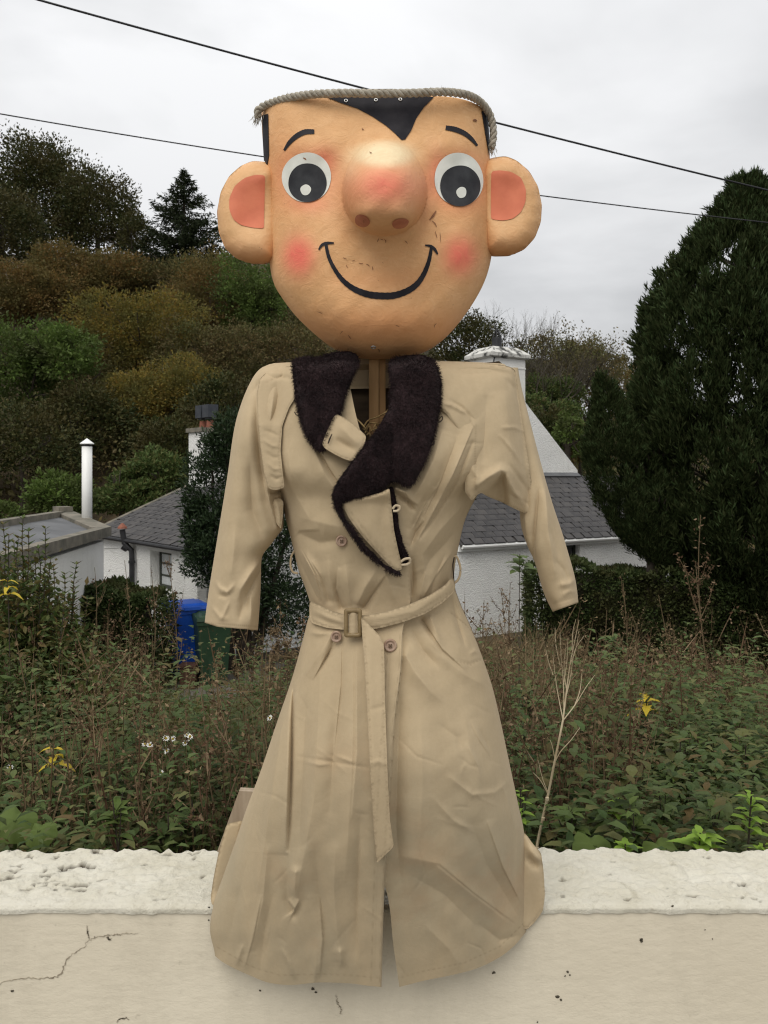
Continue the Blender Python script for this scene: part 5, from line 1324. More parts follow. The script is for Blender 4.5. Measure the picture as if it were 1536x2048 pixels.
def flapY(px, py):
    s = sstep(870, 940, px)
    edge = np.interp(py, [728, 830, 930, 1035], [1030, 1043, 1058, 1072])
    edge = cub([728, 830, 930, 1035], [1030, 1043, 1058, 1072], py)
    d = np.clip((edge - px) / 130, 0, 1)
    hd, _ = polydist(px, py, [(950, 998), (962, 982), (980, 962), (1003, 941), (1014, 947), (1020, 980), (1024, 1030)])
    hollow = in_poly(px, py, [(945, 1030), (950, 998), (962, 982), (980, 962), (1003, 941), (1014, 947), (1020, 980), (1024, 1030)]) * sstep(0, 16, np.abs(hd)) * .034
    flap = 1.612 - .102 * np.clip(1 - (1 - d) ** 2.4, 0, 1) ** .6 * cub([720, 728, 745, 780, 850, 950, 1040], [.10, .35, .6, .82, 1.0, 1.0, .86], py)
    flap = flap + .030 * sstep(945, 1030, py) * sstep(940, 1000, px)
    b_ = coatY(np.minimum(px, cub(*XR, py) - 6), py) - .003
    return mix(b_, np.minimum(flap, b_ + .02), s) + hollow - foldsum(px, py, UF) - wrinkle(px, py, 1.2)
upper = cloth('sleeve_top', [(872, 722), (905, 722), (960, 725), (1000, 729), (1022, 734), (1031, 742), (1036, 780), (1043, 830), (1058, 930), (1066, 985), (1072, 1028), (1066, 1034), (1030, 1018), (1000, 1003), (975, 993), (962, 985), (952, 992), (944, 1003), (930, 985), (930, 930), (920, 870), (895, 830), (872, 810)], flapY, coat, step=3.2, thick=.006, pil=(9, .007))
# back hem pieces that show beside the skirt
cloth('back_hem', [(1030, 1655), (1052, 1668), (1066, 1688), (1082, 1705), (1087, 1740), (1090, 1790), (1086, 1822), (1070, 1844), (1053, 1861), (1036, 1850), (1030, 1750)], lambda x, y: 1.630 - .010 * np.sin((x - 1040) / 16) * np.sin((y - 1650) / 40) + foldsum(x, y, [([(1056, 1692), (1070, 1712), (1084, 1722)], 7, -.010, 'both'), ([(1054, 1715), (1075, 1735)], 7, .012, 'both')]), coat, step=4.5, pil=(7, .006))
cloth('back_hem', [(453, 1648), (486, 1640), (478, 1690), (458, 1750), (436, 1806), (424, 1812), (421, 1796), (427, 1755), (438, 1700)], lambda x, y: 1.655 - .012 * sstep(1780, 1812, y), coat, step=4.5, pil=(6, .004))

# collar, tab, lapel
m, nt, b = new_mat('dark_brown_fur')
c = ramp(nt, noise_n(nt, 30, 5, .7), [(.3, (.014, .0075, .0085)), (.55, (.027, .0145, .0155)), (.75, (.050, .029, .031))])
nt.links.new(c, b.inputs['Base Color']); setin(b, Roughness=.8); b.inputs['Specular IOR Level'].default_value = .12; b.inputs['Sheen Weight'].default_value = .06
bump_n(nt, b, noise_n(nt, 160, 5, .7), .8, .006); M['fur'] = m
def fur(name, poly, Yfn, parent, pil=(20, .020), n=9000, flow=(.1, -.2, -1.2), ln=.0085, step=5.0):
    V, Fs, V2 = slab(poly, Yfn, step=step, thick=.008, pil=pil)
    o = obj(name, V, Fs, M['fur'], parent, smooth=True)
    Tt = Fs[0][:len(Fs[0]) // 2]; a, b_, c_ = V[Tt[:, 0]], V[Tt[:, 1]], V[Tt[:, 2]]
    ar = np.linalg.norm(np.cross(b_ - a, c_ - a), axis=1); k = r3.choice(len(Tt), n, p=ar / ar.sum())
    u, v = r3.random((2, n)); f_ = u + v > 1; u[f_], v[f_] = 1 - u[f_], 1 - v[f_]
    p = a[k] + (b_ - a)[k] * u[:, None] + (c_ - a)[k] * v[:, None]
    nn = ndir(np.cross(b_ - a, c_ - a))[k]; nn *= np.where(nn[:, 1:2] > 0, -1, 1)
    cl = np.stack([np.sin(p[:, 0] * 90 + p[:, 2] * 60), np.zeros(n), np.cos(p[:, 2] * 85 - p[:, 0] * 50)], -1) * .35
    d = ndir(nn * .9 + np.array(flow) * .55 + cl + r3.normal(0, .22, (n, 3)))
    L = Leaves(); L.add(p - nn * .001, d, rdir(n, r3), r3.uniform(.6, 1.2, n) * ln, .0009, 0, .35)
    ho = L.build('fur_hair', M['fur'], o) if parent is FIG else L.build(name + '_hair', M['fur'], parent)
    ho['kind'] = 'stuff'
    return o
cY = lambda off: (lambda x, y: coatY(x, y) - off)
fur('fur_collar', [(584, 728), (592, 716), (612, 712), (640, 716), (652, 710), (668, 704), (700, 702), (718, 712), (715, 735), (703, 762), (690, 790), (685, 815), (676, 838), (662, 868), (653, 890), (648, 906), (630, 898), (612, 872), (600, 838), (592, 800), (587, 760)], lambda x, y: np.minimum(coatY(x, y), 1.60) - .010 - .02 * sstep(780, 715, y), coat, n=9000)
fur('fur_collar', [(776, 722), (800, 712), (840, 708), (862, 716), (876, 735), (883, 765), (881, 810), (872, 860), (860, 900), (842, 942), (822, 974), (808, 972), (792, 962), (779, 968), (774, 940), (768, 900), (752, 880), (760, 850), (778, 815), (782, 770)], lambda x, y: np.minimum(coatY(x, y), 1.60) - .012 - .02 * sstep(780, 715, y), coat, n=10000)
fur('fur_lapel', [(780, 838), (790, 880), (784, 930), (780, 962), (760, 984), (720, 998), (690, 1002), (680, 1012), (692, 1040), (728, 1088), (770, 1130), (803, 1143), (800, 1153), (768, 1136), (722, 1098), (690, 1050), (671, 1020), (664, 990), (674, 965), (700, 928), (730, 890), (752, 862)], cY(.020), coat, n=9000, pil=(12, .014))
fur('fur_facing', [(775, 975), (786, 972), (792, 1000), (797, 1050), (806, 1090), (821, 1120), (816, 1128), (800, 1130), (788, 1085), (780, 1030)], cY(.006), coat, n=2600, pil=(7, .005), ln=.006, step=4)
lapel = cloth('lapel', [(682, 1006), (700, 999), (735, 992), (765, 984), (779, 975), (783, 1010), (788, 1060), (796, 1098), (804, 1130), (803, 1142), (792, 1144), (760, 1112), (722, 1070), (696, 1034)], lambda x, y: coatY(x, y) - .022 - .010 * sstep(1010, 985, y) - foldsum(x, y, [([(768, 990), (764, 1050), (775, 1110)], 14, -.006, 'both'), ([(690, 1015), (740, 1075), (790, 1132)], 2, -.0016, 'both')]), coat, step=4.2, thick=.006, pil=(8, .007))
tab = cloth('collar_tab', [(637, 884), (636, 870), (648, 848), (662, 832), (672, 827), (690, 836), (712, 852), (733, 872), (728, 892), (716, 908), (706, 923), (688, 918), (668, 908), (650, 897)], lambda x, y: np.minimum(coatY(x, y), 1.55) - .024 - foldsum(x, y, [([(680, 850), (700, 872), (720, 890)], 12, .008, 'both'), ([(672, 878), (690, 890), (708, 900)], 7, -.007, 'both'), ([(660, 836), (646, 862), (642, 880)], 2, -.0016, 'both')]), coat, step=4, thick=.005, pil=(4, .003))
M['thread'] = simple('dark_thread', (.03, .022, .016), (.06, .045, .03), 50, .9)
def cord(name, pts, rad, Yfn, m, parent, n=30):
    p_ = spline(np.array(pts, float), n); mb = MB(); mb.tube(PA(p_[:, 0], p_[:, 1], Yfn(p_[:, 0], p_[:, 1])), rad, 6); return mb.build(name, m, parent, smooth=True)
cord('buttonhole', [(656, 887), (658, 880), (662, 872), (664, 868), (660, 878), (657, 886)], .0009, lambda x, y: np.minimum(coatY(x, y), 1.55) - .0325, M['thread'], coat, 14)
# neck facing behind the post
cloth('neck_facing', [(682, 716), (800, 716), (800, 776), (682, 778)], lambda x, y: 1.676 + 0 * x, coat, step=8, thick=.003, pil=(3, .001), smooth=False)
# belt, tail, buckle
bY = lambda x, y: coatY(np.clip(x, cub(*XL, y) + 5, cub(*XR, y) - 5), y) * 0 + (coatYc(1200) - .097 * np.clip(1 - np.abs((x - 766) / 152.0) ** 2.4, 0, 1) ** .55) - .010
belt_f = [([(630, 1222), (660, 1236), (688, 1246)], 4, .004, 'both'), ([(626, 1232), (660, 1246), (688, 1252)], 4, -.004, 'both'), ([(740, 1240), (830, 1222), (905, 1172)], 14, .004, 'both'), ([(640, 1210), (670, 1224), (690, 1230)], 5, .003, 'both'), ([(740, 1246), (830, 1230), (905, 1180)], 2, -.001, 'both')]
belt = cloth('belt', [(619, 1200), (640, 1211), (665, 1222), (692, 1230), (728, 1231), (770, 1224), (815, 1210), (860, 1190), (890, 1170), (905, 1152), (911, 1168), (909, 1184), (885, 1206), (850, 1228), (810, 1243), (770, 1254), (728, 1262), (692, 1260), (655, 1256), (622, 1246), (618, 1225)], lambda x, y: bY(x, y) - foldsum(x, y, belt_f), coat, step=4.2, thick=.008, pil=(5, .004))
tailf = lambda x, y: coatB(x, y) - .024 - .012 * np.exp(-np.maximum(y - 1235, 0) / 60) - foldsum(x, y, [([(762, 1290), (766, 1400), (772, 1560), (776, 1680)], 3, -.0014, 'both'), ([(736, 1270), (742, 1400), (750, 1560)], 10, .003, 'both'), ([(740, 1530), (756, 1522), (774, 1530)], 5, .0025, 'both'), ([(740, 1420), (770, 1412)], 5, -.002, 'both')])
cloth('belt_tail', [(722, 1232), (730, 1240), (745, 1256), (760, 1272), (768, 1290), (769, 1330), (770, 1400), (775, 1540), (780, 1640), (788, 1694), (772, 1708), (753, 1727), (747, 1660), (741, 1560), (735, 1440), (729, 1330), (725, 1280)], tailf, coat, step=4.2, thick=.004, pil=(4, .003))
M['buckle'] = simple('leather_covered_buckle', (.17, .115, .05), (.26, .185, .09), 40, .5, .4, 160, .0015, spec=.4)
Yb = float(bY(np.array([706.0]), np.array([1245.0]))[0]) - .012
def rrect(x0, x1, y0, y1, r_, n=8, sk=0.0):
    pts = []
    for cx_, cy_, a0 in ((x1 - r_, y0 + r_, -90), (x1 - r_, y1 - r_, 0), (x0 + r_, y1 - r_, 90), (x0 + r_, y0 + r_, 180)):
        for k in range(n): a = math.radians(a0 + 90 * k / (n - 1)); pts.append((cx_ + r_ * math.cos(a), cy_ + r_ * math.sin(a)))
    return np.array(pts)
o_, i_ = rrect(688, 724, 1217, 1275, 6), rrect(696, 716, 1227, 1266, 2.5)
n_ = len(o_)
mid_o, mid_i = rrect(690.5, 721.5, 1219.5, 1272.5, 5), rrect(693.5, 718.5, 1224, 1269, 3.5)
V = np.concatenate((PA(o_[:, 0], o_[:, 1], Yb + .004), PA(o_[:, 0], o_[:, 1], Yb - .001), PA(mid_o[:, 0], mid_o[:, 1], Yb - .004), PA(mid_i[:, 0], mid_i[:, 1], Yb - .004), PA(i_[:, 0], i_[:, 1], Yb - .001), PA(i_[:, 0], i_[:, 1], Yb + .004)))
k = np.arange(n_); k2 = (k + 1) % n_
obj('buckle', V, np.concatenate([np.stack((k + r_ * n_, k2 + r_ * n_, k2 + (r_ + 1) * n_, k + (r_ + 1) * n_), -1) for r_ in range(5)]), M['buckle'], coat, smooth=True)
cloth('belt_keeper', [(697, 1222), (715, 1222), (716, 1270), (697, 1270)], lambda x, y: Yb + .003 - .004 * np.sin((x - 697) / 19 * math.pi) - foldsum(x, y, [([(697, 1245), (715, 1245)], 2, -.0015, 'both')]), coat, step=4, thick=.003, pil=(3, .002), smooth=False)
# buttons
M['button'] = simple('horn_button', (.30, .19, .13), (.42, .30, .22), 90, .4, spec=.4)
def button(px, py, rpx, dy=.0):
    c = np.array((0, 0, 0.0)); Yq = float(coatY(np.array([float(px)]), np.array([float(py)]))[0]) - .006 + dy
    c = P(px, py, Yq); r_ = rpx * Yq / F
    prof = [(0.0, .0015), (.30, .0012), (.45, .0003), (.62, .0002), (.70, .0016), (.86, .0022), (1.0, .0008), (1.0, -.0025)]
    n = 26; a = np.arange(n) * 2 * math.pi / n; mb = MB(); V = []
    for (rr, h) in prof: V.append(np.stack((np.cos(a) * rr * r_, np.full(n, -h), np.sin(a) * rr * r_), -1))
    V = np.concatenate(V) + c; k = np.arange(n); k2 = (k + 1) % n
    o = obj('button', V, np.concatenate([np.stack((k + q * n, k2 + q * n, k2 + (q + 1) * n, k + (q + 1) * n), -1) for q in range(len(prof) - 1)]), M['button'], coat, smooth=True)
    mb = MB()
    for (dx, dz) in ((-.16, .16), (.16, .16), (-.16, -.16), (.16, -.16)):
        mb.tube([c + np.array((dx * r_, -.0016, dz * r_)), c + np.array((dx * r_, -.0024, dz * r_))], .13 * r_, 8)
    mb.tube([c + np.array((-.2 * r_, -.0026, .2 * r_)), c + np.array((.2 * r_, -.0026, -.2 * r_))], .07 * r_, 5)
    mb.tube([c + np.array((.2 * r_, -.0026, .2 * r_)), c + np.array((-.2 * r_, -.0026, -.2 * r_))], .07 * r_, 5)
    mb.build('button_thread', M['threadp'], coat)
M['threadp'] = simple('brown_thread', (.12, .08, .05), (.18, .12, .08), 50, .9)
button(683, 1082, 11.5); button(672.5, 1273.5, 11.5, -.004); button(780.5, 1291, 13.0)
# belt loops and little cord loops
cord('belt_loop', [(590, 1100), (583, 1112), (581, 1130), (586, 1144), (596, 1147)], .0022, lambda x, y: 1.60 + 0 * x, M['coat'], coat)
cord('belt_loop', [(905, 1118), (911, 1112), (918, 1124), (921, 1140), (918, 1156), (908, 1166), (903, 1166)], .0024, lambda x, y: 1.59 + 0 * x, M['coat'], coat)
cord('belt_loop', [(908, 1114), (906, 1130), (907, 1150), (908, 1166)], .0014, lambda x, y: 1.585 + 0 * x, M['thread'], coat)
lc = simple('pale_cord', (.50, .40, .27), (.60, .50, .35), 60, .8); M['cord'] = lc
cord('cord_loop', [(785, 1018), (792, 1011), (799, 1013), (799, 1018), (793, 1022), (786, 1022)], .0024, lambda x, y: coatY(x, y) - .022, lc, coat)
cord('cord_loop', [(801, 1124), (810, 1118), (819, 1117), (820, 1123), (813, 1129), (802, 1130)], .0026, lambda x, y: coatY(x, y) - .022, lc, coat)
cord('cord_loop', [(878, 838), (884, 832), (885, 838), (879, 844), (872, 848)], .0010, lambda x, y: flapY(x, y) - .012, M['thread'], coat)
cord('cord_loop', [(860, 872), (868, 880), (868, 888), (858, 890)], .0010, lambda x, y: coatY(x, y) - .012, M['thread'], coat)
cord('cord_loop', [(589, 824), (592, 829), (598, 832)], .0009, lambda x, y: coatY(x, y) - .016, M['thread'], coat)

# ================================================================== overhead wires
def wire(pts, rad, label):
    p_ = np.array(pts, float)
    c = np.polyfit(p_[:, 0], p_[:, 1], 2) if len(p_) > 2 else np.polyfit(p_[:, 0], p_[:, 1], 1)
    x = np.linspace(-900, 2600, 60); y = np.polyval(c, x)
    Y = np.interp(x, p_[:, 0], p_[:, 2])
    mb = MB(); mb.tube(PA(x, y, Y), rad, 8)
    return tag(mb.build('overhead_wire', M['cable'], smooth=True), label, 'wire', 'overhead wires crossing the sky')
wire([(60, -4, 9.0), (400, 87, 9.4), (720, 174, 9.8), (990, 247, 10.2), (1536, 380, 11)], .0125, 'thick black overhead wire, uppermost, sloping down behind the scarecrow head')
wire([(0, 228, 11.5), (525, 312, 12), (1085, 393, 12.6), (1440, 434, 13)], .0095, 'thinner overhead wire, second from the top, passing behind the ears')

# ================================================================== vegetation builders
def crown_pts(c, r, nclump, per, rg, shell=.55, cl=.30, bottom=-.75):
    """points and outward directions of leaves gathered in clumps through an ellipsoid"""
    c = np.asarray(c, float); r = np.asarray(r, float)
    d = rdir(nclump * 2, rg); d = d[d[:, 2] > bottom][:nclump]
    rad = shell + (1 - shell) * rg.random(len(d)) ** .6
    bump = 1 + .16 * np.sin(d[:, 0] * 5 + d[:, 2] * 4 + c[0]) * np.sin(d[:, 2] * 6 + c[1])
    cc = d * (rad * bump)[:, None]
    s = cl * (.6 + .8 * rg.random(len(d)))
    k = np.repeat(np.arange(len(d)), per)
    q = rdir(len(k), rg) * (rg.random(len(k)) ** .45)[:, None]
    q[:, 2] *= .75
    p = cc[k] + q * s[k][:, None]
    out = ndir(q + .6 * ndir(cc)[k] + np.array((0, 0, .25)))
    return c + p * r, out

def limb(mb, p, d, L, rad, depth, rg, tips=None, spread=.6, up=.12, nch=3, k=5):
    n = 4
    pts = [np.array(p, float)]; dd = np.array(d, float)
    for _ in range(n):
        dd = ndir(dd + rg.normal(0, .10, 3) + np.array((0, 0, up * .3)))
        pts.append(pts[-1] + dd * L / n)
    mb.tube(pts, np.linspace(rad, rad * .55, n + 1), k, False)
    if tips is not None: tips.append(pts[-1])
    if depth <= 0: return
    for j in range(nch):
        i_ = n if j == 0 else int(rg.integers(2, n + 1))
        nd = ndir(dd + rg.normal(0, spread, 3) + np.array((0, 0, up)))
        limb(mb, pts[i_], nd, L * rg.uniform(.6, .82), rad * .55 * (1 if j == 0 else .8), depth - 1, rg, tips, spread, up, nch, max(3, k - 1))

def tree(name, label, px, py, rw, rh, Y, mat, n, leaf, group=None, trunk='bark', cl=.30, shell=.5, asp=.55, seed=0, depthr=None, lobes=1, base=None, cat='tree', wx=1.0, bottom=-.75, crown='crown'):
    """crown placed by its own distance and real size; trunk runs down to the hillside"""
    rg = np.random.default_rng(seed + int(px * 7 + py * 13))
    if group == G_H and mat in ('lf_brown', 'lf_russet', 'lf_olive', 'lf_green') and py > 520: rw, rh, n = rw * 1.16, rh * 1.12, int(n * 1.2)
    c = P(px, py, Y); s = Y / F
    r = np.array((rw * s, (depthr or max(rw, rh) * .8) * s, rh * s))
    gz = float(T(c[0], c[1])) if base is None else base
    root = thing(name, (c[0], c[1], gz - .05), label, cat, group)
    L = Leaves()
    if leaf < 7.6: n = int(n * 1.8); leaf *= .76
    per = 30
    nclump = max(6, n // per)
    for q in range(lobes):
        if lobes == 1: cc, rr = c, r
        else:
            a = q / lobes * 2 * math.pi + rg.random() * 1.5
            cc = c + r * np.array((math.cos(a) * .48, math.sin(a) * .45, .35 * math.sin(a * 1.7 + q) - .05)); rr = r * rg.uniform(.50, .66)
        p, o = crown_pts(cc, rr, nclump // lobes, per, rg, shell, cl, bottom)
        up = rdir(len(p), rg)
        l_ = leaf * s * rg.uniform(.6, 1.35, len(p))
        L.add(p, ndir(o + rg.normal(0, .55, o.shape)), up, l_, l_ * asp, .18, .1)
    L.build(crown, M[mat], root)
    mb = MB()
    top = c - np.array((0, 0, r[2] * .35))
    h = max(top[2] - gz, .3)
    tr_ = max(.025, min(.24, h * .035 + r[2] * .012))
    b0 = np.array((c[0], c[1], gz - .1))
    mb.tube([b0, b0 * .5 + top * .5 + np.array((rg.normal(0, .05) * h, rg.normal(0, .05) * h, 0)), top], [tr_ * 1.2, tr_, tr_ * .75], 7, False)
    for j in range(5):
        d = ndir(np.array((rg.normal(), rg.normal(), rg.uniform(.3, 1.2))))
        limb(mb, top + np.array((0, 0, -h * .1 * j / 5)), d, r[2] * .7, tr_ * .5, 1, rg)
    mb.build('trunk', M[trunk], root)
    return root

G_H = 'trees on the wooded hillside'
tr = lambda *a, **k: tree(*a, **k)
# skyline, left
tr('oak_tree', 'large dark broadleaf tree, tallest on the skyline at the far left', 84, 410, 105, 132, 60, 'lf_dark', 17000, 7.5, G_H, cl=.25, shell=.35)
tr('oak_tree', 'dark broadleaf tree on the skyline just right of the tallest one', 195, 440, 82, 96, 58, 'lf_dark', 9000, 7, G_H, cl=.26, shell=.35)
tr('oak_tree', 'dark tree cut by the left edge below the tallest skyline tree', 5, 470, 90, 90, 52, 'lf_dark', 7000, 7.5, G_H)
tr('oak_tree', 'small ragged dark tree on the skyline between oak and spruce', 272, 478, 36, 52, 56, 'lf_dark', 2600, 6, G_H, cl=.3, shell=.3)
# russet and brown band
tr('beech_tree', 'russet brown tree at the left edge under the dark skyline oaks', 60, 590, 110, 80, 47, 'lf_russet', 10000, 7, G_H, lobes=4)
tr('beech_tree', 'brown tree on the hillside left of the yellowing one, below the oaks', 175, 560, 105, 74, 49, 'lf_russet', 9500, 7, G_H, lobes=4)
tr('beech_tree', 'dull brown tree directly below the dark spruce', 320, 590, 105, 78, 50, 'lf_brown', 9500, 7, G_H, lobes=4)
tr('beech_tree', 'reddish brown tree below and right of the spruce', 420, 610, 85, 90, 46, 'lf_russet', 7500, 7, G_H)
tr('beech_tree', 'brown tree partly hidden by the left ear and cheek', 560, 660, 70, 80, 50, 'lf_brown', 5000, 7, G_H)
tr('ash_tree', 'loose green tree showing just below the left ear', 505, 590, 66, 92, 44, 'lf_green', 6200, 7, G_H, shell=.35, lobes=4)
tr('beech_tree', 'brown tree in the hollow between left shoulder and yellow trees', 440, 740, 100, 100, 38, 'lf_brown', 10500, 7, G_H, lobes=5)
tr('beech_tree', 'brown tree seen over the left shoulder under the chin', 580, 730, 85, 75, 40, 'lf_brown', 5500, 7, G_H)
tr('maple_tree', 'yellow olive autumn tree at the middle of the left hillside', 272, 680, 112, 96, 39, 'lf_olive', 13000, 7, G_H, lobes=5)
tr('maple_tree', 'olive brown autumn tree low on the hillside, above the white flue', 318, 800, 112, 98, 34, 'lf_olive', 12000, 7, G_H, lobes=5)
tr('beech_tree', 'dark brown tree between green bush and yellow tree', 165, 760, 70, 70, 37, 'lf_brown', 4500, 7, G_H)
tr('holly_tree', 'bright green bushy tree at the left edge of the hillside', 62, 740, 118, 108, 33, 'lf_green', 11500, 8, G_H, lobes=4)
tr('holly_tree', 'dark brown green tree at the left edge, above the outbuilding', 40, 890, 120, 90, 29, 'lf_dark', 7500, 8, G_H)
tr('holly_tree', 'dark tree in the shade directly behind the white flue pipe', 170, 860, 100, 90, 32, 'lf_dark', 8500, 8, G_H)
tr('holly_tree', 'dark tree left of the left cottage chimney', 345, 915, 90, 80, 29, 'lf_dark', 7500, 8, G_H)
tr('holly_tree', 'dark tree behind the cottage chimney with lead cowls', 440, 840, 80, 90, 31, 'lf_dark', 5500, 8, G_H)
tr('shrub', 'mid green shrub peeping over the outbuilding roof, left of the flue', 122, 995, 62, 48, 24, 'lf_green', 3800, 9, 'shrubs behind the cottages', cat='shrub')
tr('shrub', 'yellow green shrub at the left edge behind the outbuilding coping', 5, 1040, 40, 34, 23, 'lf_green', 1500, 9, 'shrubs behind the cottages', cat='shrub')
tr('shrub', 'dark green shrub mass just right of the white flue pipe', 250, 975, 90, 60, 26, 'lf_mid', 6000, 9, 'shrubs behind the cottages', cat='shrub', lobes=3)
tr('shrub', 'green shrub above the left end of the slate roof, right of the flue', 320, 950, 60, 50, 26.5, 'lf_mid', 3500, 9, 'shrubs behind the cottages', cat='shrub')
# right of the head
tr('beech_tree', 'dark olive tree just right of the chin', 938, 705, 74, 78, 58, 'lf_dark', 6500, 7, G_H)
tr('beech_tree', 'brown tree behind the right cottage chimney', 1000, 770, 90, 70, 50, 'lf_brown', 5500, 7, G_H, lobes=4)
tr('beech_tree', 'brown thicket tree right of the chimney, below the bare tree', 1085, 795, 75, 65, 46, 'lf_mid', 6000, 6.5, G_H, shell=.3, lobes=4)
tr('beech_tree', 'hazy brown tree fading out towards the sky gap', 1188, 745, 52, 62, 56, 'lf_brown', 3600, 5, G_H, shell=.2, cl=.22)
tr('holly_tree', 'dark evergreen beside the gable, right of the chimney shaft', 1085, 875, 52, 70, 33, 'lf_dark', 3600, 8, G_H)
tr('shrub', 'yellow green shrub between gable slope and slim cypress', 1135, 872, 30, 42, 31, 'lf_green', 1400, 8, 'shrubs behind the cottages', cat='shrub')
tr('shrub', 'russet shrub beside the slim cypress, above the gable foot', 1162, 890, 28, 50, 32.5, 'lf_russet', 1500, 7, 'shrubs behind the cottages', cat='shrub')
tr('beech_tree', 'russet heathy tree in the gap between the two cypresses', 1235, 800, 62, 62, 60, 'lf_russet', 3600, 6, G_H)
tr('oak_tree', 'small far dark tree on the ridge in the gap by the big cypress', 1250, 742, 36, 30, 75, 'lf_dark', 1500, 5, G_H)

tr('beech_tree', 'broad brown green tree filling the slope behind the bare trees', 1120, 745, 82, 70, 59, 'lf_brown', 7000, 7, G_H, shell=.3, lobes=5)
tr('holly_tree', 'green tree low on the slope right of the chimney shaft', 1100, 830, 62, 52, 40, 'lf_mid', 4500, 7, G_H, lobes=4)
def spruce(name, label, px, ptop, pbot, hw, Y, group):
    rg = np.random.default_rng(int(px)); s = Y / F
    top = P(px, ptop, Y); bot = P(px, pbot, Y); H = top[2] - bot[2]
    gz = float(T(top[0], Y)); root = thing(name, (top[0], Y, gz - .05), label, 'tree', group)
    L = Leaves(); mb = MB()
    mb.tube([(top[0], Y, gz - .1), (top[0], Y, top[2] - H * .5), top], [.24, .16, .02], 7, False)
    for z in np.arange(.0, 1.0, .022):
        R = hw * s * (z ** .75) * (.82 + .36 * rg.random()) + .08
        for j in range(int(5 + 6 * z)):
            a = rg.random() * 2 * math.pi; Rr = R * rg.uniform(.65, 1.15)
            p0 = np.array((top[0], Y, top[2] - z * H)); d = np.array((math.cos(a), math.sin(a), -.05))
            tip = p0 + d * Rr + np.array((0, 0, .10 * Rr))
            mb.tube([p0, p0 * .5 + tip * .5 - np.array((0, 0, .06 * Rr)), tip], [.03, .02, .006], 3, False)
            nn = int(14 + 34 * Rr)
            t = rg.random(nn) ** .6
            pp = p0 + (tip - p0) * t[:, None] + rg.normal(0, .06, (nn, 3)) - np.array((0, 0, 1)) * (.12 * Rr * np.sin(t * math.pi))[:, None]
            dd = ndir(d * .8 + rg.normal(0, .6, (nn, 3)) + np.array((0, 0, -.15)))
            ll = rg.uniform(.16, .34, nn)
            L.add(pp, dd, rdir(nn, rg), ll, ll * .26, .1)
    L.build('crown', M['lf_conifer'], root); mb.build('trunk', M['bark'], root)
spruce('spruce_tree', 'dark pointed spruce standing on the skyline left of the ear', 368, 344, 590, 122, 54, G_H)

def bare_tree(px, ptop, pbot, Y, label, seed, leaves=None, nl=0, spread=.42, L0=.42, depth=5, lean=0.0):
    rg = np.random.default_rng(seed)
    c = P(px, pbot, Y); gz = float(T(c[0], Y)); H = P(px, ptop, Y)[2] - gz
    root = thing('bare_tree' if not leaves else 'thin_leaved_tree', (c[0], Y, gz - .05), label, 'tree', G_H)
    mb = MB(); tips = []
    b0 = np.array((c[0], Y, gz - .1)); f = b0 + np.array((0, 0, H * .3))
    mb.tube([b0, f], [.20, .16], 6, False)
    for j in range(5):
        a = j / 5 * 2 * math.pi + rg.random()
        limb(mb, f - np.array((0, 0, .05 * H * (j % 2))), ndir(np.array((math.cos(a) * .45 + lean, math.sin(a) * .45, 1.0))), H * .24, .13, depth, rg, tips, spread, .16, 3, 4)
    mb.build('trunk', M['barkpale'], root)
    if leaves:
        t = np.array(tips); k = rg.integers(0, len(t), nl); s = Y / F
        L = Leaves(); ll = rg.uniform(3.5, 7, nl) * s
        L.add(t[k] + rg.normal(0, .22, (nl, 3)), rdir(nl, rg), rdir(nl, rg), ll, ll * .6, .1)
        L.build('crown', M[leaves], root)
bare_tree(1035, 600, 760, 57, 'leafless grey twiggy tree behind the chimney pot', 5, spread=.36, depth=5)
bare_tree(1128, 632, 800, 50, 'half bare tree with thin yellowish leaves right of the chimney', 8, 'lf_brown', 2200, spread=.5, depth=5, lean=.15)
bare_tree(1085, 672, 800, 45, 'leafless brown tree low down beside the chimney shaft', 12, spread=.5, depth=5)
bare_tree(1175, 680, 820, 53, 'leafless brown twiggy tree next to the slim cypress top', 21, 'lf_brown', 900, spread=.5, depth=5)
bare_tree(345, 720, 900, 36, 'thin pale trunked tree among the yellow trees of the left hillside', 31, 'lf_olive', 1200, spread=.55, depth=4)

# the wood goes on along the hillside outside the photograph: a far-off mass
rg = np.random.default_rng(88); L = Leaves()
for q_ in range(190):
    Yq = rg.uniform(28, 66); pxq = rg.choice((rg.uniform(-1900, -90), rg.uniform(1680, 2900)), p=(.65, .35)); xq = (pxq - 768) / F * Yq
    g = float(T(xq, Yq)); rq = rg.uniform(1.6, 3.2)
    p, o = crown_pts((xq, Yq, g + rq * 1.15), (rq, rq, rq * 1.1), 16, 26, rg, .5, .34)
    ll = rg.uniform(.22, .42, len(p)); L.add(p, ndir(o + rg.normal(0, .5, o.shape)), rdir(len(p), rg), ll, ll * .6, .15)
tag(L.build('distant_wood', M['lf_brown']), kind='stuff')
# woodland floor between the hillside trees: nobody could count it
rg = np.random.default_rng(77)
n = 90000
Yv = rg.uniform(24.5, 66, n); xv = (rg.uniform(-900, 2100, n) - 768) / F * Yv
L = Leaves(); ll = rg.uniform(.12, .3, n) * (Yv / 40) ** .5
hgt = rg.random(n) ** 1.5 * (1.1 + 1.2 * (np.sin(xv * .9) * np.sin(Yv * .6) > .2))
L.add(np.stack((xv, Yv, T(xv, Yv) + hgt), -1), ndir(rg.normal(0, 1, (n, 3)) + np.array((0, -.3, .5))), rdir(n, rg), ll, ll * .5, .15)
o = L.build('woodland_undergrowth', M['lf_brown']); tag(o, kind='stuff')

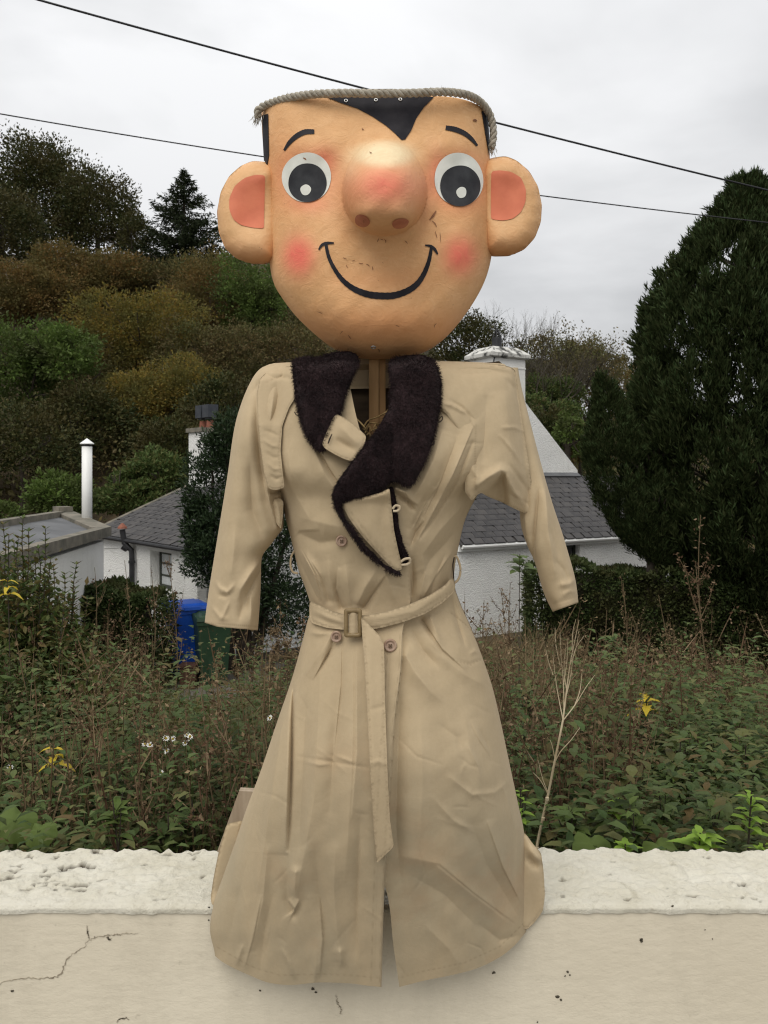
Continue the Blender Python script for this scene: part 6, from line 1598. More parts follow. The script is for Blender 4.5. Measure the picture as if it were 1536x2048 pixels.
# ------------------------------------------------------------------ evergreen shrub beside the left cottage
def evergreen(label):
    rg = np.random.default_rng(41); Y = 15.4; s = Y / F
    c0 = P(480, 1100, Y); gz = float(T(c0[0], Y))
    root = thing('evergreen_shrub', (c0[0], Y, gz - .03), label, 'shrub')
    L = Leaves(); mb = MB()
    lobes = [(452, 888, 46, 60), (425, 985, 62, 105), (500, 930, 95, 120), (455, 1075, 78, 80), (415, 1110, 52, 62), (560, 1130, 78, 120), (520, 1050, 90, 120), (590, 1010, 70, 120), (560, 1225, 72, 70), (492, 1180, 60, 80), (395, 1050, 34, 60)]
    for (x, y, a, b_) in lobes:
        c = P(x, y, Y + rg.normal(0, .15)); r = np.array((a, min(a, 70), b_)) * s
        p, o = crown_pts(c, r, 70, 34, rg, .45, .30, -.95)
        l_ = rg.uniform(7, 13, len(p)) * s
        L.add(p, ndir(o + rg.normal(0, .5, o.shape) + np.array((0, 0, .3))), rdir(len(p), rg), l_, l_ * .34, .12, .15)
        b0 = np.array((c0[0] + rg.normal(0, .15), Y, gz - .05))
        mb.tube([b0, b0 * .6 + c * .4 + np.array((0, 0, .2)), c, c + np.array((0, 0, r[2] * .8))], [.07, .05, .03, .008], 5, False)
    L.build('foliage', M['lf_glossy'], root); mb.build('stem', M['bark'], root)
evergreen('tall glossy evergreen shrub between the left sleeve and the cottage window')

# ------------------------------------------------------------------ cypresses on the right
def cypress(label, Y, profile, n, seed, cxp, trunkpx=None, hf=1.0, fat=.9):
    """profile: rows (py, left px, right px); tufts of upright sprays over the whole round crown"""
    rg = np.random.default_rng(seed); s = Y / F
    pr = np.array(profile, float)
    c0 = P(cxp, pr[-1, 0], Y); gz = float(T(c0[0], Y))
    root = thing('cypress_tree', (c0[0], Y, gz - .05), label, 'tree')
    nl = n // 13; lob = rg.integers(0, nl, n)
    def samp(m):
        v = rg.random(m); py = pr[0, 0] + (pr[-1, 0] - pr[0, 0]) * v ** .85; return py, rg.uniform(-math.pi * 1.12, .12 * math.pi, m)
    lpy, la = samp(nl * 4)
    cc0 = (np.interp(lpy, pr[:, 0], pr[:, 1]) + np.interp(lpy, pr[:, 0], pr[:, 2])) / 2 + np.cos(la) * (np.interp(lpy, pr[:, 0], pr[:, 2]) - np.interp(lpy, pr[:, 0], pr[:, 1])) / 2
    okl = np.where((cc0 < 1590) | (rg.random(nl * 4) < .25))[0][:nl]; lpy, la = lpy[okl], la[okl]; lob = lob % len(okl)
    uu = rg.random(n)
    py = np.clip(lpy[lob] + 62 * hf - uu * 92 * hf, pr[0, 0] + 26 * hf, pr[-1, 0])
    v = rg.random(n); py_old = pr[0, 0] + (pr[-1, 0] - pr[0, 0]) * v ** .8
    lx = np.interp(py, pr[:, 0], pr[:, 1]); rx = np.interp(py, pr[:, 0], pr[:, 2])
    cx_ = (lx + rx) / 2; hw = (rx - lx) / 2
    a = la[lob] + rg.normal(0, 1, n) * np.clip((1.15 - uu) * 17 * hf / np.maximum(hw, 12), .02, .9)
    col = (1 + .11 * np.sin(lob * 12.9898) + .05 * (1 - uu)) * (1 + .05 * np.sin(a * 5 + py * .011))
    lay = np.where(rg.random(n) < .76, 1.0, rg.uniform(.6, .92, n))
    rad = hw * lay * np.clip(col, .7, 1.2) * fat
    c = PA(cx_, py, Y)
    c[:, 0] += np.cos(a) * rad * s * .97; c[:, 1] += np.sin(a) * rad * s * .9
    outd = np.stack((np.cos(a), np.sin(a), np.zeros(n)), -1)
    ax = ndir(outd * rg.uniform(.15, .55, (n, 1)) + np.array((0, 0, 1.0)) + rg.normal(0, .13, (n, 3)))
    per = 46
    k = np.repeat(np.arange(n), per); u = rg.random(n * per)
    Lt = rg.uniform(.22, .46, n) * hf
    lat = rdir(n * per, rg) * ((1 - u) ** .7 * .13 * hf)[:, None]
    p = c[k] + ax[k] * (u * Lt[k])[:, None] + lat + outd[k] * .03
    d = ndir(ax[k] * .9 + lat * 3.2 + rg.normal(0, .28, (n * per, 3)))
    l_ = rg.uniform(.09, .19, n * per) * hf
    tp_ = (u > .72) & (rg.random(n * per) < np.where(lay[k] > .97, .55, 0)) & (uu[k] > .35)
    L = Leaves(); q_ = ~tp_; L.add(p[q_], d[q_], rdir(q_.sum(), rg), l_[q_], l_[q_] * .20, .1)
    L.build('crown', M['lf_cypress'], root)
    L = Leaves(); L.add(p[tp_], d[tp_], rdir(tp_.sum(), rg), l_[tp_], l_[tp_] * .18, .1); L.build('young_tips', M['lf_tip'], root)
    mb = MB(); b0 = np.array((c0[0], Y, gz - .1)); tp = P(cxp, pr[0, 0] + 60, Y)
    mb.tube([b0, (b0 + tp) / 2, tp], [.24, .17, .03], 8, False)
    for _ in range(130):
        t = rg.random(); q = b0 + (tp - b0) * (.12 + .8 * t); pyq = HOR - q[2] / s
        h_ = np.interp(pyq, pr[:, 0], (pr[:, 2] - pr[:, 1]) / 2) * s * .85; aa = rg.random() * 2 * math.pi
        e_ = q + np.array((math.cos(aa) * h_, math.sin(aa) * h_, h_ * .55)); mb.tube([q, (q + e_) / 2 - np.array((0, 0, .08)), e_], [.045, .03, .008], 4, False)
    mb.build('trunk', M['bark'], root)
cypress('huge dark green cypress filling the right edge of the view', 16.6,
        [(372, 1490, 1500), (420, 1464, 1520), (470, 1424, 1556), (515, 1384, 1596), (555, 1346, 1640), (610, 1310, 1690), (690, 1280, 1740), (770, 1264, 1790), (860, 1248, 1790), (950, 1236, 1785), (1040, 1246, 1775), (1100, 1275, 1765), (1150, 1330, 1750), (1200, 1365, 1740)], 5600, 3, 1530, fat=.84)
cypress('slim dark green cypress standing in front of the big one, by the lean-to roof', 16.0,
        [(752, 1203, 1210), (800, 1196, 1222), (850, 1186, 1258), (900, 1176, 1292), (950, 1178, 1312), (1000, 1198, 1330), (1050, 1220, 1342), (1100, 1264, 1350), (1140, 1312, 1350)], 1500, 4, 1312, hf=.6)

# ------------------------------------------------------------------ clipped hedges
def hedge(label, pts, zt, wid, n, seed, leafm='lf_hedge'):
    rg = np.random.default_rng(seed); pts = np.array(pts, float)
    d = np.concatenate(([0], np.cumsum(np.linalg.norm(np.diff(pts, axis=0), axis=1)))); t = rg.random(n) * d[-1]
    x = np.interp(t, d, pts[:, 0]); y = np.interp(t, d, pts[:, 1]); top = np.interp(t, d, zt)
    gz = T(x, y)
    dirv = ndir(pts[-1] - pts[0]); nv = np.array((dirv[1], -dirv[0]))
    if nv[1] > 0: nv = -nv
    sel = rg.random(n); H = top - gz
    bumpy = .07 * np.sin(t * 3.1) + .05 * np.sin(t * 7.7 + 1)
    # faces: front, top, back, and some depth inside
    f = sel < .56; tp = (sel >= .56) & (sel < .86)
    zz_ = np.where(f, gz + H * rg.random(n), np.where(tp, top, gz + H * rg.random(n)))
    off = np.where(f, wid / 2, np.where(tp, rg.uniform(-.5, .5, n) * wid, -wid / 2))
    wob = .10 * np.sin(t * 2.3 + zz_ * 3) + .06 * np.sin(t * 6.1 - zz_ * 5)
    off = off + np.where(f, wob + rg.normal(0, .05, n), rg.normal(0, .05, n))
    p = np.stack((x + nv[0] * off, y + nv[1] * off, zz_ + np.where(tp, bumpy + rg.normal(0, .035, n), 0)), -1)
    out = np.where(tp[:, None], np.array((0, 0, 1.0)), np.array((nv[0], nv[1], .35)) * np.where(f, 1, -1)[:, None])
    en = rg.random(n) < .10; sd = rg.random(n) < .5; te = np.where(sd, 0, 1.0)
    ex = np.interp(te * d[-1], d, pts[:, 0]); ey = np.interp(te * d[-1], d, pts[:, 1]); ez = np.interp(te * d[-1], d, zt); eg = T(ex, ey)
    o2 = rg.uniform(-.55, .55, n) * wid; ed_ = (te * 2 - 1)[:, None] * dirv
    pe = np.stack((ex + nv[0] * o2, ey + nv[1] * o2, eg + (ez - eg) * rg.random(n)), -1); pe[:, :2] += ed_ * (.10 + rg.normal(0, .06, (n, 1)))
    p = np.where(en[:, None], pe, p); out = np.where(en[:, None], np.concatenate((ed_, np.full((n, 1), .3)), 1), out)
    L = Leaves(); l_ = rg.uniform(.05, .10, n)
    L.add(p, ndir(out + rg.normal(0, .7, (n, 3))), rdir(n, rg), l_, l_ * .55, .15)
    root = thing('hedge', (pts[0, 0], pts[0, 1], float(T(*pts[0]))), label, 'hedge')
    L.build('foliage', M[leafm], root)
    mb = MB()
    for q in np.arange(.15, d[-1], .35):
        X, Yy = np.interp(q, d, pts[:, 0]), np.interp(q, d, pts[:, 1]); Z = np.interp(q, d, zt); g = float(T(X, Yy))
        for _ in range(3):
            mb.tube([(X, Yy, g - .05), (X + rg.normal(0, .1), Yy + rg.normal(0, .1), (g + Z) / 2), (X + rg.normal(0, .2), Yy + rg.normal(0, .16), Z - .08)], [.03, .02, .008], 4, False)
    # dense twiggy core
    A = np.stack((np.interp(np.linspace(.22, d[-1] - .22, 20), d, pts[:, 0]), np.interp(np.linspace(.22, d[-1] - .22, 20), d, pts[:, 1])), -1); Zt = np.interp(np.linspace(.22, d[-1] - .22, 20), d, zt) - .16; g = T(A[:, 0], A[:, 1]) - .1
    w2 = wid / 2 - .20
    F_, B_ = A + nv * w2, A - nv * w2
    V = np.concatenate((np.c_[F_, g], np.c_[F_, Zt], np.c_[B_, Zt], np.c_[B_, g])); k = np.arange(19)
    mb.addnp(V, np.concatenate([np.stack((k + a * 20, k + 1 + a * 20, k + 1 + (a + 1) * 20, k + (a + 1) * 20), -1) for a in range(3)] + [np.array([(0, 20, 40, 60), (19, 79, 59, 39)])]))
    mb.build('branches', M['bark'], root)
q = lambda px, Y: ((px - 768) / F * Y, Y)
zq = lambda py, Y: (HOR - py) / F * Y
hedge('long dark clipped hedge in front of the lean-to wall, right of the sleeve', [q(1070, 16.6), q(1200, 16.4), q(1400, 16.0), q(1700, 15.6)], [zq(1128, 16.6), zq(1136, 16.4), zq(1158, 16.0), zq(1150, 15.6)], 1.1, 52000, 5)
hedge('rounded dark hedge below the cottage window, left of the blue bin', [q(120, 14.2), q(200, 14.2), q(270, 14.1), q(312, 14.0)], [zq(1192, 14.2), zq(1182, 14.2), zq(1182, 14.1), zq(1192, 14.0)], 1.0, 30000, 6)

# ================================================================== wild garden between the wall and the cottages
yard = lambda px, Y: (px > 330) & (px < 470) & (Y > 11.2)
def zone(x, y): return np.sin(x * 1.9 + 1.0) * np.sin(y * 1.3 + x * .6) + .6 * np.sin(x * 4.3 - y * 2.1) 
def garden_pos(n, rg, y0, y1, lo=-160, hi=1700):
    Y = np.exp(rg.uniform(math.log(y0), math.log(y1), n)); px = rg.uniform(lo, hi, n)
    k = ~yard(px, Y); Y, px = Y[k], px[k]
    x = (px - 768) / F * Y
    return x, Y, px
STEMS = {}
def stuff(name, mat, build):
    L = Leaves(); mb = MB(); build(L, mb)
    o = L.build(name, M[mat]); tag(o, kind='stuff'); return o, mb
# low leafy cover
rg = np.random.default_rng(101)
L = Leaves()
x, Y, px = garden_pos(7600, rg, 2.05, 14.5)
g = T(x, Y); green = zone(x, Y)
keep = rg.random(len(x)) < np.where(Y < 3.6, .75, np.where(green > -.25, .92, .45))
x, Y, px, g = x[keep], Y[keep], px[keep], g[keep]
low = np.where((px > 300) & (px < 490) & (Y > 5), .5, 1.0)
clump = np.clip(.75 + .55 * np.sin(x * 2.3 + Y * .9) * np.sin(Y * 1.9 - x * .7), .45, 1.45)
hmax = clump * low * np.where(Y < 3.2, .70, .82) * (.55 + .6 * rg.random(len(x)))
for i_ in range(len(x)):
    nl = int(rg.integers(9, 18)); t = np.linspace(.15, 1, nl)
    lean = rg.normal(0, .16, 2); h_ = hmax[i_]
    b0 = np.stack((x[i_] + lean[0] * t * h_, Y[i_] + lean[1] * t * h_, g[i_] + t * h_), -1)
    az_ = np.arange(nl) * 2.4 + rg.random() * 6
    d = np.stack((np.cos(az_), np.sin(az_), .35 + .5 * rg.random(nl)), -1)
    ll = rg.uniform(.04, .10) * (1.15 - .5 * t) * (1.0 if Y[i_] < 6 else 1.15)
    (L.add6 if Y[i_] < 4.5 else L.add)(b0, d, np.tile((0, 0, 1.0), (nl, 1)), ll, ll * rg.uniform(.36, .58), .12, .25)
tag(L.build('green_undergrowth', M['lf_under']), kind='stuff')
# brambles and nettles standing over the rest in clumps
L = Leaves()
for q_ in range(74):
    Yc_ = float(np.exp(rg.uniform(math.log(2.9), math.log(11)))); pxc = rg.uniform(-120, 1650)
    if 290 < pxc < 500 and Yc_ > 5: continue
    xc_ = (pxc - 768) / F * Yc_; rr_q = rg.uniform(.18, .5); hq = rg.uniform(.75, 1.25) * (.8 if Yc_ < 4 else 1)
    for st_ in range(int(rr_q * 46)):
        a = rg.random() * 6.28; r_ = rr_q * math.sqrt(rg.random()); xb, yb = xc_ + math.cos(a) * r_ * .6, Yc_ + math.sin(a) * r_ * .6
        nl = int(rg.integers(9, 17)); t = np.linspace(.2, 1, nl); hs = hq * rg.uniform(.6, 1.05); bend = rg.normal(0, .22, 2) + np.array((math.cos(a), math.sin(a))) * .25
        b0 = np.stack((xb + bend[0] * t ** 2 * hs, yb + bend[1] * t ** 2 * hs, T(xb, yb) + hs * (t - .18 * t ** 3)), -1)
        az_ = np.arange(nl) * 2.4 + rg.random() * 6; d = np.stack((np.cos(az_), np.sin(az_), .25 + .5 * rg.random(nl)), -1)
        ll = rg.uniform(.05, .10) * (1.2 - .55 * t)
        (L.add6 if Yc_ < 5 else L.add)(b0, d, np.tile((0, 0, 1.0), (nl, 1)), ll, ll * rg.uniform(.34, .56), .12, .28)
tag(L.build('bramble_thicket', M['lf_under']), kind='stuff')
L = Leaves()
for q_ in range(100):
    Yc_ = float(np.exp(rg.uniform(math.log(2.4), math.log(6.5)))); pxc = rg.choice((rg.uniform(-140, 330), rg.uniform(1050, 1680), rg.uniform(-100, 1650)))
    if 290 < pxc < 520 and Yc_ > 4.5: continue
    xc_ = (pxc - 768) / F * Yc_; rr_q = rg.uniform(.12, .34); hq = rg.uniform(.6, 1.05) * (.85 if Yc_ < 3.6 else 1.1); ls = rg.uniform(.05, .12); asp_ = rg.uniform(.34, .62)
    for st_ in range(int(6 + rr_q * 30)):
        a = rg.random() * 6.28; r_ = rr_q * math.sqrt(rg.random()); xb, yb = xc_ + math.cos(a) * r_, Yc_ + math.sin(a) * r_
        nl = int(rg.integers(8, 14)); t = np.linspace(.35, 1, nl); hs = hq * rg.uniform(.65, 1.05); bend = rg.normal(0, .14, 2)
        b0 = np.stack((xb + bend[0] * t ** 2 * hs, yb + bend[1] * t ** 2 * hs, T(xb, yb) + hs * t), -1)
        az_ = np.arange(nl) * 1.57 + (np.arange(nl) % 2) * 1.57 + rg.random() * 6; d = np.stack((np.cos(az_), np.sin(az_), .15 + .45 * rg.random(nl)), -1)
        ll = ls * (1.15 - .5 * t); L.add6(b0, d, np.tile((0, 0, 1.0), (nl, 1)), ll, ll * asp_, .10, .32)
tag(L.build('nettle_patches', M['lf_mid']), kind='stuff')
# dry grass and stalks
L = Leaves()
x, Y, px = garden_pos(30000, rg, 2.3, 14.5)
g = T(x, Y); kk = rg.random(len(x)) < np.where(zone(x, Y) < .25, .9, .35)
x, Y, g = x[kk], Y[kk], g[kk]; n = len(x)
d = ndir(np.stack((rg.normal(0, .35, n), rg.normal(0, .35, n), np.ones(n)), -1)); ll = rg.uniform(.25, .62, n)
L.add(np.stack((x, Y, g), -1), d, rdir(n, rg), ll, rg.uniform(.005, .010, n), .1, rg.uniform(0, .35, (n, 1)))
tag(L.build('rough_grass', M['grass']), kind='stuff')
# tall bleached grass in front of the white wall
L = Leaves(); n = 2600; Y = rg.uniform(8.5, 15.5, n); px = rg.normal(1000, 62, n); x = (px - 768) / F * Y; kk = px > 880
x, Y = x[kk], Y[kk]; n = len(x)
d = ndir(np.stack((rg.normal(0, .22, n), rg.normal(0, .22, n), np.ones(n)), -1)); ll = rg.uniform(.4, 1.15, n)
L.add(np.stack((x, Y, T(x, Y)), -1), d, rdir(n, rg), ll, rg.uniform(.006, .013, n), .1, rg.uniform(0, .3, (n, 1)))
tag(L.build('dry_grass', M['drygrass']), kind='stuff')
# dead willowherb and dock: brown stems carrying small dry bits
for (nm, mat, cnt, hh) in (('dead_weeds', 'dead', 1700, (.55, 1.25)), ('dead_dock_stems', 'deadred', 1300, (.5, 1.15))):
    L = Leaves(); x, Y, px = garden_pos(cnt, rg, 2.9, 14.2)
    zn = np.sin(x * 1.45 + 2.2 * np.sin(Y * .8) + (2.0 if mat == 'dead' else 0.4)) + .5 * np.sin(Y * 2.1 - x * 2.7)
    kz = (zn > .12) | ((px > 1060) & (px < 1260) & (Y < 6)); x, Y, px = x[kz], Y[kz], px[kz]
    g = T(x, Y); n = len(x); hh_ = rg.uniform(*hh, n) * np.where((px > 290) & (px < 500) & (Y > 4), .45, 1.0)
    for i_ in range(n):
        h_ = hh_[i_]; lean = rg.normal(0, .14, 2); m_ = 5
        top = np.array((x[i_] + lean[0] * h_, Y[i_] + lean[1] * h_, g[i_] + h_)); b0 = np.array((x[i_], Y[i_], g[i_]))
        # stem: one long thin blade each way, plus side twigs
        tw = int(rg.integers(3, 8)); st_ = b0 + (top - b0) * rg.uniform(.35, .95, tw)[:, None]
        td = ndir(rg.normal(0, .5, (tw, 3)) + np.array((0, 0, .9))); tl = rg.uniform(.10, .28, tw) * h_
        base = np.vstack((b0[None], st_)); dd = np.vstack((ndir(top - b0)[None], td)); LL = np.concatenate(([h_ * 1.02], tl))
        L.add(base, dd, rdir(tw + 1, rg), LL, np.concatenate(([.011], np.full(tw, .006))), .3)
        ns = int(rg.integers(26, 54)); pick = rg.integers(0, tw + 1, ns); tt = rg.uniform(.35, 1, ns)
        pp = base[pick] + dd[pick] * (LL[pick] * tt)[:, None] + rg.normal(0, .012, (ns, 3))
        sl = rg.uniform(.010, .026, ns)
        L.add(pp, rdir(ns, rg), rdir(ns, rg), sl, sl * .55, .2)
    tag(L.build(nm, M[mat]), kind='stuff')

# ---- plants one can tell apart
def stalk(name, label, px, ytop, Y, mat, group, rg, leaf=None, leafn=0, bits=60, lean=0.0, branches=6, stem_r=.006, stemm='dead', bl=.35, leafl=.06, bitl=.02, top_only=.35):
    x = (px - 768) / F * Y; g = float(T(x, Y)); zt = (HOR - ytop) / F * Y; h_ = max(zt - g, .3)
    root = thing(name, (x, Y, g), label, 'plant', group)
    n = 9; t = np.linspace(0, 1, n)
    pts = np.stack((x + lean * h_ * t + .02 * h_ * np.sin(t * 5 + px), Y + .03 * h_ * np.sin(t * 3), g - .03 + t * (h_ + .03)), -1)
    mb = MB(); mb.tube(pts, np.linspace(stem_r, stem_r * .4, n), 5, False)
    L = Leaves(); ends = [(pts[5 + j % 4], ndir(pts[-1] - pts[0])) for j in range(4)]
    segs = [(pts[k], pts[k + 1]) for k in range(int(n * top_only), n - 1)]
    for j in range(branches):
        t0 = rg.uniform(top_only, .95); p0 = pts[int(t0 * (n - 1))] 
        d = ndir(np.array((rg.normal(0, .6), rg.normal(0, .6), 1.0))); l_ = bl * h_ * rg.uniform(.3, 1) * (1.1 - t0 * .7)
        p1 = p0 + d * l_ * .5; p2 = p1 + ndir(d + np.array((0, 0, .5))) * l_ * .5
        mb.tube([p0, p1, p2], [stem_r * .5, stem_r * .38, stem_r * .2], 4, False); segs += [(p0, p1), (p1, p2), (p1, p2)]
    A = np.array([s_[0] for s_ in segs]); B = np.array([s_[1] for s_ in segs])
    if bits:
        k = rg.integers(0, len(segs), bits); u = rg.random((bits, 1)); sl = rg.uniform(.5, 1.3, bits) * bitl
        L.add(A[k] + (B - A)[k] * u + rg.normal(0, bitl * .5, (bits, 3)), rdir(bits, rg), rdir(bits, rg), sl, sl * .55, .2)
        tag(L.build('seed_heads', M[mat], root), kind='stuff')
    if leafn:
        L = Leaves(); k = rg.integers(0, len(segs), leafn); u = rg.random((leafn, 1)); sl = rg.uniform(.6, 1.3, leafn) * leafl
        az_ = rg.random(leafn) * 6.28; d = np.stack((np.cos(az_), np.sin(az_), .2 + .6 * rg.random(leafn)), -1)
        L.add6(A[k] + (B - A)[k] * u, d, np.tile((0, 0, 1.0), (leafn, 1)), sl, sl * .45, .12, .3)
        L.build('leaves', M[leaf], root)
    mb.build('stem', M[stemm], root)
    return root
rg = np.random.default_rng(202)
GD = 'dead stalks in the wild garden'
LD = 'thin brown dead weed stalk with dry seed heads, in the wild garden'
for (px, yt, Y, bits, lab) in [(1440, 1030, 6.0, 300, 'tallest dead weed stalk, rising in front of the big cypress at the right'), (1255, 1165, 7.0, 180, 'dead weed stalk with reddish tip in front of the right hedge middle'), (1375, 1190, 6.5, 140, 'dead weed stalk just left of the tallest one by the cypress foot'),
                          (1500, 1130, 6.2, 180, 'dead weed stalk nearest the right edge in front of the cypress'), (1180, 1220, 7.5, 110, 'short dead weed stalk below the right hedge left end'), (955, 1200, 8.5, 240, 'dry seeded stalk touching the skirt in front of the white wall'),
                          (985, 1165, 8.8, 240, 'dry umbel stalk left of the maple sapling, before the white wall'), (1010, 1185, 8.2, 220, 'dry stalk directly left of the maple stem before the white wall'), (1058, 1210, 8.0, 150, 'dry stalk right of the maple sapling at the white wall corner'),
                          (1120, 1250, 7.2, 120, 'thin dead stalk behind the top of the bleached branching stalk'), (938, 1235, 7.5, 180, 'low dry stalk at the skirt hip before the white wall'), (300, 1135, 8.5, 130, 'thin dead stalk before the small window, left of the reddish one'),
                          (250, 1120, 9, 80, 'thin dead sprig standing before the cottage downpipe'), (345, 1110, 8.0, 180, 'reddish seeded stalk right of the cottage window, above the blue bin'), (192, 1135, 8.6, 40, 'forked dead stalk with two leaf tips before the white outbuilding wall'),
                          (230, 1250, 6.5, 90, 'dead stalk in front of the rounded left hedge'), (180, 1300, 5.5, 90, 'dead stalk beneath the upright shoots at the left'), (280, 1290, 6.0, 110, 'slanting dead stalk below the right end of the rounded hedge'),
                          (505, 1290, 7.5, 110, 'dead stalk between the green bin and the skirt'), (1330, 1260, 6.0, 90, 'dead stalk left of the yellow sprig height, before the right hedge'), (1420, 1290, 5.4, 90, 'shorter dead stalk at the foot of the tallest one'),
                          (1090, 1320, 6.0, 80, 'dead stalk just left of the bleached stalk fork'), (1220, 1270, 6.4, 90, 'dead stalk left of the dark leafy plant before the hedge'), (60, 1320, 5.0, 90, 'dead stalk near the left edge among the dark shrubs')]:
    stalk('dead_stalk', lab, px, yt, Y, 'deadred' if rg.random() < .5 else 'dead', GD, rg, bits=bits, lean=rg.normal(0, .09), branches=int(rg.integers(6, 12)), bitl=.026, stem_r=.007)
GH = 'brown frothy seed heads'
for (px, yt, Y, lab) in [(552, 1240, 8.5, 'tallest frothy brown seed head, left of the belt loop'), (578, 1266, 8.3, 'frothy brown seed head touching the skirt hip'), (538, 1300, 8.0, 'lower frothy brown seed head left of the skirt hip'), (440, 1296, 9.0, 'frothy brown seed head in front of the green bin'),
                     (470, 1312, 8.8, 'frothy brown seed head just right of the green bin'), (190, 1345, 6.5, 'frothy orange brown seed head below the rounded left hedge')]:
    stalk('seed_head_weed', lab, px, yt, Y, 'dead', GH, rg, bits=620, branches=18, bl=.22, bitl=.024, top_only=.72, stem_r=.006)
# pale leaning stalk
def pale_stalk():
    rg = np.random.default_rng(9)
    root = thing('bleached_stalk', tuple(P(1070, 1720, 2.6)), 'tall bleached branching stalk leaning right, just right of the skirt hem', 'plant')
    mb = MB()
    def ln(pts, r0, r1, Y=2.6):
        r0, r1 = r0 * .78, r1 * .8
        p_ = spline(np.array(pts, float), 16); mb.tube(PA(p_[:, 0], p_[:, 1], Y + .02 * np.sin(p_[:, 1] * .02)), np.linspace(r0, r1, 16), 6, False)
    ln([(1066, 1740), (1078, 1670), (1096, 1590), (1110, 1520), (1126, 1440)], .0062, .0038)
    ln([(1126, 1440), (1132, 1390), (1140, 1330), (1150, 1280), (1158, 1240)], .0036, .0012)
    for pts in ([(1126, 1440), (1118, 1400), (1110, 1350), (1106, 1310)], [(1128, 1425), (1127, 1370), (1122, 1310), (1120, 1265)], [(1132, 1392), (1140, 1360), (1150, 1300), (1168, 1272)], [(1127, 1440), (1150, 1410), (1175, 1370), (1190, 1350)], [(1098, 1590), (1086, 1560), (1076, 1520)], [(1107, 1530), (1120, 1505), (1142, 1480), (1160, 1455)], [(1096, 1588), (1080, 1560), (1066, 1545)], [(1134, 1385), (1128, 1340), (1132, 1290)], [(1140, 1330), (1152, 1296), (1158, 1262)], [(1120, 1330), (1112, 1290), (1110, 1255)], [(1144, 1300), (1146, 1262), (1152, 1238)], [(1127, 1370), (1134, 1320), (1136, 1275)], [(1150, 1410), (1160, 1380), (1164, 1345)], [(1106, 1350), (1096, 1320), (1092, 1300)], [(1110, 1520), (1104, 1490), (1100, 1480)]):
        ln(pts, .0024, .0009)
    for t in (1700, 1640, 1600): mb.tube([P(np.interp(t, [1590, 1740], [1096, 1066]), t, 2.6), P(np.interp(t, [1590, 1740], [1096, 1066]) + .5, t - 5, 2.6)], .0060, 6)
    mb.build('stem', M['straw'], root)
    L = Leaves(); n = 520; k = rg.random(n); ends = np.array([(1158, 1245), (1106, 1312), (1120, 1268), (1168, 1275), (1190, 1352), (1130, 1292), (1158, 1264)])
    e = ends[rg.integers(0, len(ends), n)]; p = PA(e[:, 0] + rg.normal(0, 7, n), e[:, 1] + rg.uniform(-4, 70, n), 2.6) + rg.normal(0, .006, (n, 3))
    L.add(p, ndir(rg.normal(0, .5, (n, 3)) + np.array((0, 0, .8))), rdir(n, rg), rg.uniform(.008, .022, n), .0016, .1)
    L.build('dry_bracts', M['dead'], root)
pale_stalk()
# leafy things with an own look
def sapling(name, label, px, pb, pt, Y, mat, rg, pairs=5, ll=.07, asp=.5, lean=0.0, group=None, droop=.35, whorl=2, stemm='bark', cat='plant', up=.35):
    x = (px - 768) / F * Y; g = min(float(T(x, Y)), (HOR - pb) / F * Y); zt = (HOR - pt) / F * Y
    zb = (HOR - pb) / F * Y
    root = thing(name, (x, Y, float(T(x, Y))), label, cat, group)
    gz = float(T(x, Y)); n = 10; t = np.linspace(0, 1, n)
    pts = np.stack((x + lean * t * t, Y + .04 * np.sin(t * 3), gz + t * (zt - gz)), -1)
    mb = MB(); mb.tube(pts, np.linspace(.006, .0025, n), 5, False); mb.build('stem', M[stemm], root)
    if mat == 'lf_bright': pairs += 2; ll *= .86
    for j in range(pairs):
        z = mix(zb, zt, (j + .3) / pairs); u = (z - gz) / (zt - gz)
        c = np.array([np.interp(u, t, pts[:, q_]) for q_ in range(3)])
        for w_ in range(whorl):
            a = j * 1.57 + w_ * 2 * math.pi / whorl + rg.normal(0, .3)
            L = Leaves(); l_ = ll * (1.15 - .55 * j / pairs) * rg.uniform(.8, 1.2)
            L.add6(c[None], np.array([[math.cos(a), math.sin(a), up + .25 * j / pairs + rg.normal(0, .15)]]), np.array([[0, 0, 1.0]]), [l_], [l_ * asp], .10, droop)
            L.build('leaf', M[mat], root)
    return root
rg = np.random.default_rng(303)
sapling('sapling', 'lime green sapling nearest the right edge, taller than the other lime ones', 1505, 1680, 1585, 2.35, 'lf_bright', rg, 6, .072, .5, group='lime green saplings behind the wall')
sapling('sapling', 'lime green sapling with broad pointed leaves right above the wall top', 1402, 1708, 1668, 2.25, 'lf_bright', rg, 4, .085, .5, group='lime green saplings behind the wall')
sapling('sapling', 'small lime green sapling second from the pale stalk, half way up the bank', 1240, 1640, 1598, 2.9, 'lf_bright', rg, 4, .07, .5, group='lime green saplings behind the wall')
sapling('sapling', 'tiny lime green sapling peeping over the wall right of the big round leaves', 1252, 1710, 1690, 2.3, 'lf_bright', rg, 3, .05, .5, group='lime green saplings behind the wall')
sapling('sapling', 'lime green shoot close to the skirt edge, left of the pale stalk', 1042, 1660, 1580, 2.6, 'lf_bright', rg, 5, .05, .5, group='lime green saplings behind the wall')
sapling('sapling', 'dark leaved sapling beside the right edge with one yellowing leaf tip', 1530, 1720, 1690, 2.3, 'lf_bright', rg, 3, .05, .5, group='lime green saplings behind the wall')
sapling('maple_sapling', 'thin maple sapling with a few ragged leaves in front of the white wall', 1040, 1150, 1108, 6.0, 'lf_mid', rg, 3, .12, .75, whorl=3, stemm='barkpale')
sapling('yellow_leaved_stem', 'sprig of bright yellow autumn leaves in the middle of the right bank', 1295, 1430, 1388, 4.2, 'lf_yellow', rg, 4, .085, .55, droop=.6)
